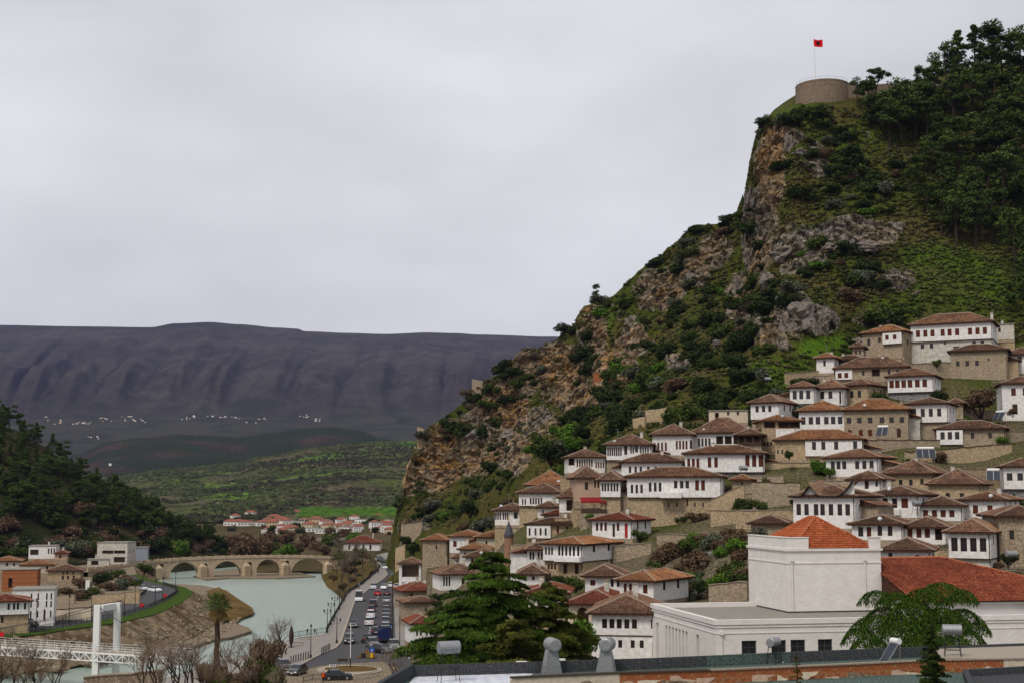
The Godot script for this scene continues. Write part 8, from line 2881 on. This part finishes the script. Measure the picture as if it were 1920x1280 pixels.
	var ch := thing("chevron_board", "black and white chevron board on the traffic island", "sign", gp(624, 1257, 0.17), 0.2)
	m = MB.new()
	m.box(Vector3(0, 0.7, 0), Vector3(1.2, 0.42, 0.05))
	put(m.mesh(), "board", M.plastic_white, ch)
	for i in 4:
		m = MB.new()
		var x := -0.42 + i * 0.27
		for s in [-1, 1]:
			m.quad(Vector3(x, 0.7 + s * 0.19, 0.03), Vector3(x + 0.13, 0.7 + s * 0.19, 0.03), Vector3(x + 0.23, 0.7, 0.03), Vector3(x + 0.1, 0.7, 0.03))
		put(m.mesh(), "chevron", M.flag_black, ch)
	for s in [-1, 1]:
		m = MB.new()
		m.box(Vector3(s * 0.45, 0.25, 0), Vector3(0.06, 0.6, 0.06))
		put(m.mesh(), "leg", M.black_iron, ch)
	var pb := thing("direction_board", "long dark direction board seen from behind on the island", "sign", gp(642, 1250, 0.2), 0.1)
	m = MB.new()
	m.box(Vector3(0, 1.05, 0), Vector3(1.5, 0.36, 0.06))
	put(m.mesh(), "board", M.wood, pb)
	for s in [-1, 1]:
		m = MB.new()
		m.box(Vector3(s * 0.55, 0.45, 0), Vector3(0.06, 0.95, 0.06))
		put(m.mesh(), "leg", M.black_iron, pb)
	# bollards: two short rows
	for r in [[[545, 1243], [582, 1233], 9], [[603, 1226], [618, 1218], 6]]:
		for i in int(r[2]):
			var f: float = float(i) / (r[2] - 1)
			var q := gp(lerpf(r[0][0], r[1][0], f), lerpf(r[0][1], r[1][1], f), 0.13)
			m = MB.new()
			m.lathe([Vector2(0.09, -0.1), Vector2(0.08, 1.0), Vector2(0.1, 1.02), Vector2(0.1, 1.1), Vector2(0, 1.14)], 8)
			tag(put(m.mesh(), "bollard", M.black_iron, null, q), "black bollard at the plaza edge beside the road", "bollard", "bollards of the river plaza")
	# leaf shaped sculpture on the plaza
	var sc := thing("leaf_sculpture", "tall spindle shaped bronze sculpture on the river plaza", "sculpture", gp(545.5, 1213, 0.13), 0.2)
	m = MB.new()
	m.lathe([Vector2(0.1, -0.2), Vector2(0.14, 0.2), Vector2(0.36, 1.1), Vector2(0.42, 1.9), Vector2(0.33, 2.8), Vector2(0.14, 3.5), Vector2(0.0, 3.9)], 10)
	m.lathe([Vector2(0.5, -0.1), Vector2(0.5, 0.12), Vector2(0, 0.13)], 12)
	put(m.mesh(), "spindle", M.bark, sc)
	for a in [[559, 1209], [571, 1199]]:
		var b := thing("bench", "slatted orange-brown bench on the river plaza", "bench", gp(a[0], a[1], 0.13), 0.1, "benches of the plaza")
		for i in 3:
			m = MB.new()
			m.box(Vector3(0, 0.45, -0.16 + i * 0.16), Vector3(1.7, 0.05, 0.12))
			put(m.mesh(), "slat", M.sign_yellow if false else M.wood_red, b)
		for s in [-1, 1]:
			m = MB.new()
			m.box(Vector3(s * 0.7, 0.2, 0), Vector3(0.08, 0.45, 0.45))
			put(m.mesh(), "leg", M.concrete, b)
	# low rails round the roundabout
	railing([[663, 1276], [690, 1272], [712, 1266]], 0.02, "pale low guard rail below the traffic island", M.kerb, 0.8)
	railing([[568, 1279], [585, 1275], [602, 1274]], 0.02, "dark hooped rail at the edge of the forecourt", M.black_iron, 0.8)
	# people
	person(gp(605.5, 1281, 0.02), 0.6, Color(0.75, 0.09, 0.015), Color(0.02, 0.02, 0.03), "person in an orange high-visibility vest standing behind the black sedan", true)
	person(gp(709, 1075, 0.13), 2.5, Color(0.02, 0.02, 0.025), Color(0.02, 0.022, 0.03), "person in dark clothes walking along the far end of the promenade", false)
	person(gp(672.5, 1103, 0.13), 2.2, Color(0.25, 0.25, 0.28), Color(0.03, 0.03, 0.04), "person in a grey top walking on the promenade behind the white van", false)
	person(gp(757, 1150, 0.15), 0.4, Color(0.05, 0.07, 0.2), Color(0.03, 0.03, 0.035), "person in a blue jacket on the pavement beside the stone houses", false)
	person(gp(765, 1226, 0.02), 0.0, Color(0.4, 0.02, 0.025), Color(0.03, 0.03, 0.035), "person in a red jacket near the pavement shrubs", false)

func railing(px: Array, h: float, label: String, mt: Material = null, hi := 1.0) -> void:
	if mt == null:
		mt = M.black_iron
	var pts := []
	for a in px:
		pts.append(gp(a[0], a[1], h))
	var o: Vector3 = pts[0]
	var t := thing("railing", label, "railing", o)
	var rail := MB.new()
	for i in pts.size() - 1:
		var a: Vector3 = pts[i] - o
		var b: Vector3 = pts[i + 1] - o
		for y in [hi, hi * 0.2]:
			rail.bar(a + Vector3.UP * y, b + Vector3.UP * y, 0.06, 0.06)
		var n := maxi(1, int(a.distance_to(b) / 2.2))
		for k in n:
			var q := a.lerp(b, float(k) / n)
			var pm := MB.new()
			pm.box(q + Vector3.UP * hi * 0.5, Vector3(0.09, hi + 0.1, 0.09))
			put(pm.mesh(), "post", mt, t)
			for j in 7:
				var z := a.lerp(b, (k + (j + 1) / 8.0) / n)
				rail.bar(z + Vector3.UP * hi * 0.2, z + Vector3.UP * hi, 0.025, 0.025)
	put(rail.mesh(), "rail", mt, t)

func lamp(at: Vector3, heads: int, H: float) -> void:
	var t := thing("promenade_lamp", "ornate black lamp post with %s on the promenade" % ("a cluster of lanterns" if heads > 1 else "two lantern arms by the railing"), "street lamp", at, rng.randf_range(-0.2, 0.2), "promenade lamps")
	var m := MB.new()
	m.lathe([Vector2(0.2, -0.1), Vector2(0.17, 0.5), Vector2(0.08, 0.7), Vector2(0.055, H - 0.5), Vector2(0.09, H - 0.4), Vector2(0.04, H)], 8)
	put(m.mesh(), "post", M.black_iron, t)
	for s in [-1, 1] if heads == 1 else [-1, 1, 0]:
		m = MB.new()
		var x: float = s * 0.6
		var y := H - 0.75 if s != 0 else H
		if s != 0:
			m.tube([Vector3(0, y - 0.2, 0), Vector3(x * 0.6, y - 0.25, 0), Vector3(x, y, 0)], [0.035, 0.03, 0.03], 5)
		m.lathe([Vector2(0.05, 0), Vector2(0.12, 0.06)], 6, Vector3(x, y, 0))
		m.lathe([Vector2(0.19, 0.4), Vector2(0.05, 0.56), Vector2(0, 0.66)], 6, Vector3(x, y, 0))
		var arm := put(m.mesh(), "arm" if s != 0 else "head", M.black_iron, t)
		m = MB.new()
		m.lathe([Vector2(0.12, 0.06), Vector2(0.18, 0.4)], 6, Vector3(x, y, 0))
		put(m.mesh(), "lantern", M.lead, arm)

func post(at: Vector3, h: float, r: float, mt: Material, called: String, label: String, cat: String) -> void:
	var t := thing(called, label, cat, at)
	var m := MB.new()
	m.tube([Vector3(0, 1.4, 0), Vector3(0, h, 0)], [r, r * 0.8], 8)
	put(m.mesh(), "shaft", mt, t)
	m = MB.new()
	m.tube([Vector3(0, -0.2, 0), Vector3(0, 1.42, 0)], [r * 1.3, r * 1.1], 8)
	put(m.mesh(), "foot", M.black_iron if mt == M.white_steel else mt, t)
	m = MB.new()
	m.lathe([Vector2(r, h - 0.02), Vector2(r * 1.3, h), Vector2(0, h + 0.08)], 8)
	put(m.mesh(), "cap", mt, t)

func traffic_sign(at: Vector3, h: float, mt: Material, s: float, round_: bool, label: String, base: bool) -> void:
	var t := thing("traffic_sign", label, "sign", at, 0.1)
	var m := MB.new()
	m.tube([Vector3(0, -0.2, 0), Vector3(0, h + s * 0.6, 0)], [0.04, 0.04], 6)
	put(m.mesh(), "post", M.galvanised, t)
	m = MB.new()
	if round_:
		m.tube([Vector3(0, h, 0.05), Vector3(0, h, 0.08)], [s, s], 20)
	else:
		m.box(Vector3(0, h, 0.065), Vector3(s * 1.8, s * 1.8, 0.03))
	var b := put(m.mesh(), "board", mt, t)
	if mt == M.sign_blue:
		m = MB.new()
		m.box(Vector3(0.02, h - 0.02, 0.09), Vector3(s * 0.22, s * 0.8, 0.01), Transform3D(Basis(Vector3.BACK, -0.75).rotated(Vector3.BACK, 0), Vector3.ZERO) if false else Transform3D())
		m.tri(Vector3(-s * 0.35, h - s * 0.2, 0.095), Vector3(s * 0.35, h - s * 0.2, 0.095), Vector3(0, h - s * 0.7, 0.095))
		put(m.mesh(), "arrow", M.plastic_white, b)
	if base:
		m = MB.new()
		m.tube([Vector3(0, 0.05, 0.06), Vector3(0, 0.75, 0.06)], [0.24, 0.24], 12)
		put(m.mesh(), "base", M.sign_yellow, t)

# a body as one smooth surface: tapered bones, smooth union, surface nets
func person(at: Vector3, turn: float, top: Color, legs: Color, label: String, vest: bool) -> void:
	var J := [[Vector3(-0.1, 0.92, 0), Vector3(-0.12, 0.5, 0.03), 0.095, 0.07], [Vector3(-0.12, 0.5, 0.03), Vector3(-0.13, 0.09, -0.02), 0.068, 0.045], [Vector3(-0.13, 0.06, -0.03), Vector3(-0.15, 0.04, 0.16), 0.05, 0.038],
		[Vector3(0.1, 0.92, 0), Vector3(0.12, 0.5, 0.0), 0.095, 0.07], [Vector3(0.12, 0.5, 0.0), Vector3(0.13, 0.09, -0.06), 0.068, 0.045], [Vector3(0.13, 0.06, -0.07), Vector3(0.15, 0.04, 0.12), 0.05, 0.038],
		[Vector3(-0.07, 0.95, 0), Vector3(0.07, 0.95, 0), 0.115, 0.115], [Vector3(0, 0.95, 0), Vector3(0, 1.3, 0.01), 0.125, 0.15], [Vector3(-0.15, 1.4, 0), Vector3(0.15, 1.4, 0), 0.085, 0.085], [Vector3(0, 1.42, 0), Vector3(0, 1.55, 0.01), 0.06, 0.055], [Vector3(0, 1.62, 0.015), Vector3(0, 1.67, 0.005), 0.088, 0.1], [Vector3(0, 1.61, 0.1), Vector3(0, 1.63, 0.1), 0.02, 0.014],
		[Vector3(-0.2, 1.39, 0), Vector3(-0.27, 1.12, -0.02), 0.058, 0.045], [Vector3(-0.27, 1.12, -0.02), Vector3(-0.25, 0.88, 0.08), 0.043, 0.032], [Vector3(-0.25, 0.86, 0.09), Vector3(-0.245, 0.76, 0.12), 0.036, 0.022],
		[Vector3(0.2, 1.39, 0), Vector3(0.28, 1.12, -0.01), 0.058, 0.045], [Vector3(0.28, 1.12, -0.01), Vector3(0.24, 0.9, 0.12), 0.043, 0.032], [Vector3(0.24, 0.88, 0.13), Vector3(0.23, 0.79, 0.17), 0.036, 0.022]]
	var sd := func(p: Vector3, grow: float) -> float:
		var d := 9.0
		for b in J:
			var ba: Vector3 = b[1] - b[0]
			var h := clampf((p - b[0]).dot(ba) / ba.length_squared(), 0, 1)
			var e: float = (p - b[0] - ba * h).length() - lerpf(b[2], b[3], h) - grow
			var k := 0.035
			var q := maxf(k - absf(d - e), 0.0) / k
			d = minf(d, e) - q * q * k * 0.25
		return d
	var key := "person_mesh"
	if not car_meshes.has(key):
		car_meshes[key] = nets(sd, AABB(Vector3(-0.4, -0.02, -0.2), Vector3(0.8, 1.84, 0.46)), 0.03, 0.0)
		car_meshes["vest_mesh"] = nets(sd, AABB(Vector3(-0.24, 0.86, -0.24), Vector3(0.48, 0.62, 0.5)), 0.03, 0.03)
	var src: Array = car_meshes[key]
	var mb := MB.new()
	for i in range(0, src.size(), 3):
		var c: Vector3 = (src[i] + src[i + 1] + src[i + 2]) / 3.0
		var col := legs
		if c.y > 0.93:
			col = top if not vest else Color(0.03, 0.03, 0.04)
		if c.y > 1.52:
			col = Color(0.42, 0.25, 0.18)
		if c.y > 1.68 or (c.y > 1.6 and c.z < 0.0):
			col = Color(0.02, 0.014, 0.01)
		if c.y < 0.88 and absf(c.x) > 0.2:
			col = Color(0.42, 0.25, 0.18)
		if c.y < 0.1:
			col = Color(0.015, 0.015, 0.015)
		mb.col = col
		mb.tri(src[i], src[i + 1], src[i + 2])
	var t := thing("person", label, "person", at, turn)
	put(mb.mesh(), "body", M.skin, t)
	if vest:
		var vm := MB.new()
		vm.col = top
		var vs: Array = car_meshes["vest_mesh"]
		for i in range(0, vs.size(), 3):
			vm.tri(vs[i], vs[i + 1], vs[i + 2])
		put(vm.mesh(), "vest", M.skin, t)

func nets(sd: Callable, box: AABB, cell: float, grow: float) -> Array:
	var nx := int(box.size.x / cell) + 1
	var ny := int(box.size.y / cell) + 1
	var nzz := int(box.size.z / cell) + 1
	var val := PackedFloat32Array()
	val.resize(nx * ny * nzz)
	for i in nx:
		for j in ny:
			for k in nzz:
				val[(i * ny + j) * nzz + k] = sd.call(box.position + Vector3(i, j, k) * cell, grow)
	var vert := {}
	var at := func(i: int, j: int, k: int) -> int:
		return (i * ny + j) * nzz + k
	for i in nx - 1:
		for j in ny - 1:
			for k in nzz - 1:
				var s := Vector3.ZERO
				var n := 0
				for e in 12:
					var ax := e / 4
					var u := e & 1
					var v := (e >> 1) & 1
					var c := [0, 0, 0]
					c[(ax + 1) % 3] = u
					c[(ax + 2) % 3] = v
					var d := c.duplicate()
					d[ax] = 1
					var a: float = val[at.call(i + c[0], j + c[1], k + c[2])]
					var b: float = val[at.call(i + d[0], j + d[1], k + d[2])]
					if (a < 0) != (b < 0):
						s += Vector3(c[0], c[1], c[2]).lerp(Vector3(d[0], d[1], d[2]), a / (a - b))
						n += 1
				if n > 0:
					vert[at.call(i, j, k)] = box.position + (Vector3(i, j, k) + s / n) * cell
	var out := []
	for i in range(1, nx - 1):
		for j in range(1, ny - 1):
			for k in range(1, nzz - 1):
				var a: float = val[at.call(i, j, k)]
				for ax in 3:
					var d := [i, j, k]
					d[ax] += 1
					var b: float = val[at.call(d[0], d[1], d[2])]
					if (a < 0) == (b < 0):
						continue
					var u := (ax + 1) % 3
					var v := (ax + 2) % 3
					var q := []
					for o in [[0, 0], [-1, 0], [-1, -1], [0, -1]]:
						var c := [i, j, k]
						c[u] += o[0]
						c[v] += o[1]
						q.append(vert.get(at.call(c[0], c[1], c[2])))
					if null in q:
						continue
					if a < 0:
						q.reverse()
					out.append_array([q[0], q[1], q[2], q[0], q[2], q[3]])
	return out

# ---- far town and mountain villages
func far_house(w: float, d: float, h: float, rh: float, wall: Material, roofed: bool, glazed := true) -> Node3D:
	var o := Node3D.new()
	var m := MB.new()
	m.box(Vector3(0, h * 0.5 - 1.5, 0), Vector3(w, h + 3.0, d))
	var wl := put(m.mesh(), "wall", wall, o)
	if glazed:
		if not wins.has("far"):
			m = MB.new()
			m.box(Vector3.ZERO, Vector3(1.2, 1.3, 0.06))
			wins["far"] = m.mesh()
		for f in int(h / 2.8):
			for i in int(w / 3.2):
				put(wins["far"], "window", M.glass, o, Vector3(-w * 0.5 + 1.8 + i * 3.2, 1.6 + f * 2.8, d * 0.5 + 0.01))
	m = MB.new()
	if roofed:
		var e := 0.6
		var a := Vector3(-w * 0.5 - e, h, d * 0.5 + e)
		var b := Vector3(w * 0.5 + e, h, d * 0.5 + e)
		var c := Vector3(w * 0.5 + e, h, -d * 0.5 - e)
		var f := Vector3(-w * 0.5 - e, h, -d * 0.5 - e)
		var r0 := Vector3(-maxf(w - d, 0.5) * 0.5, h + rh, 0)
		var r1 := Vector3(maxf(w - d, 0.5) * 0.5, h + rh, 0)
		m.quad(r0, r1, b, a)
		m.quad(r1, r0, f, c)
		m.tri(r1, c, b)
		m.tri(r0, a, f)
		m.quad(a, b, c, f)
		put(m.mesh(), "roof", M.far_roof, o)
	else:
		m.box(Vector3(0, h + 0.15, 0), Vector3(w + 0.5, 0.3, d + 0.5))
		put(m.mesh(), "roof_slab", M.concrete, o)
	return o

func build_far() -> void:
	rng.seed = 404
	var kinds := []
	for i in 8:
		kinds.append(far_house(rng.randf_range(8, 14), rng.randf_range(7, 9), rng.randf_range(3.2, 7.5), rng.randf_range(1.6, 2.6), [M.far_white, M.far_white, M.far_cream][i % 3], i < 6))
	var labs := ["small white house with a red hip roof in the far town", "small white house with a red hip roof in the far town", "small cream house with a red hip roof in the far town", "small white house with a red hip roof in the far town", "small white house with a red hip roof in the far town", "small cream house with a red hip roof in the far town", "small flat roofed white block in the far town", "small flat roofed white block in the far town"]
	var n := 0
	while n < 120:
		var px := rng.randf_range(432, 735)
		var d := rng.randf_range(950, 1330)
		if px < 480 and d < 1030:
			continue
		var p := up(px, 990, d)
		p.y = 0.8 + maxf(0.0, (d - 1000.0) * 0.03)
		var k := rng.randi_range(0, 7)
		place(kinds[k].duplicate(), "far_house", labs[k], "house", p, rng.randf_range(-0.7, 0.7), Vector3.ONE * rng.randf_range(0.55, 0.85), labs[k])
		n += 1
	var specks := [far_house(10, 8, 4, 2, M.far_white, true, false), far_house(12, 8, 4, 2, M.far_cream, true, false), far_house(9, 8, 6, 2, M.far_white, false, false)]
	var clusters := [[85, 783, 6, 3], [130, 787, 32, 9], [160, 790, 12, 6], [200, 784, 14, 6], [240, 784, 14, 7], [262, 788, 12, 5], [350, 786, 10, 4], [368, 781, 8, 4], [410, 780, 26, 9], [445, 780, 8, 3], [493, 783, 8, 3], [572, 777, 10, 5], [600, 785, 10, 5], [175, 820, 10, 4], [470, 796, 12, 3], [205, 873, 8, 2]]
	for c in clusters:
		for i in int(c[3]):
			var px: float = c[0] + rng.randf_range(-1, 1) * c[2]
			var py: float = c[1] + rng.randf_range(-3, 3)
			var d := lerpf(3700.0, 8200.0, 0.4 * (885.0 - py) / 110.0) if c[1] < 846 else 2650.0
			# sit on the mountain foot: walk out until the ground is met
			var p := up(px, py, d)
			p.y += nz2.get_noise_3dv(p * 0.05) * 30.0 * (clampf((885.0 - py) / 110.0 * 1.2, 0, 1) if d > 3000 else 0.0) + 1.0
			place(specks[rng.randi_range(0, 2)].duplicate(), "village_house", "pale speck of a house in the village under the mountain", "house", p, rng.randf_range(-0.6, 0.6), Vector3.ONE * rng.randf_range(0.3, 0.7) * (1.0 if d > 3000 else 0.8), "villages under the mountain")
	for k in kinds + specks:
		k.free()
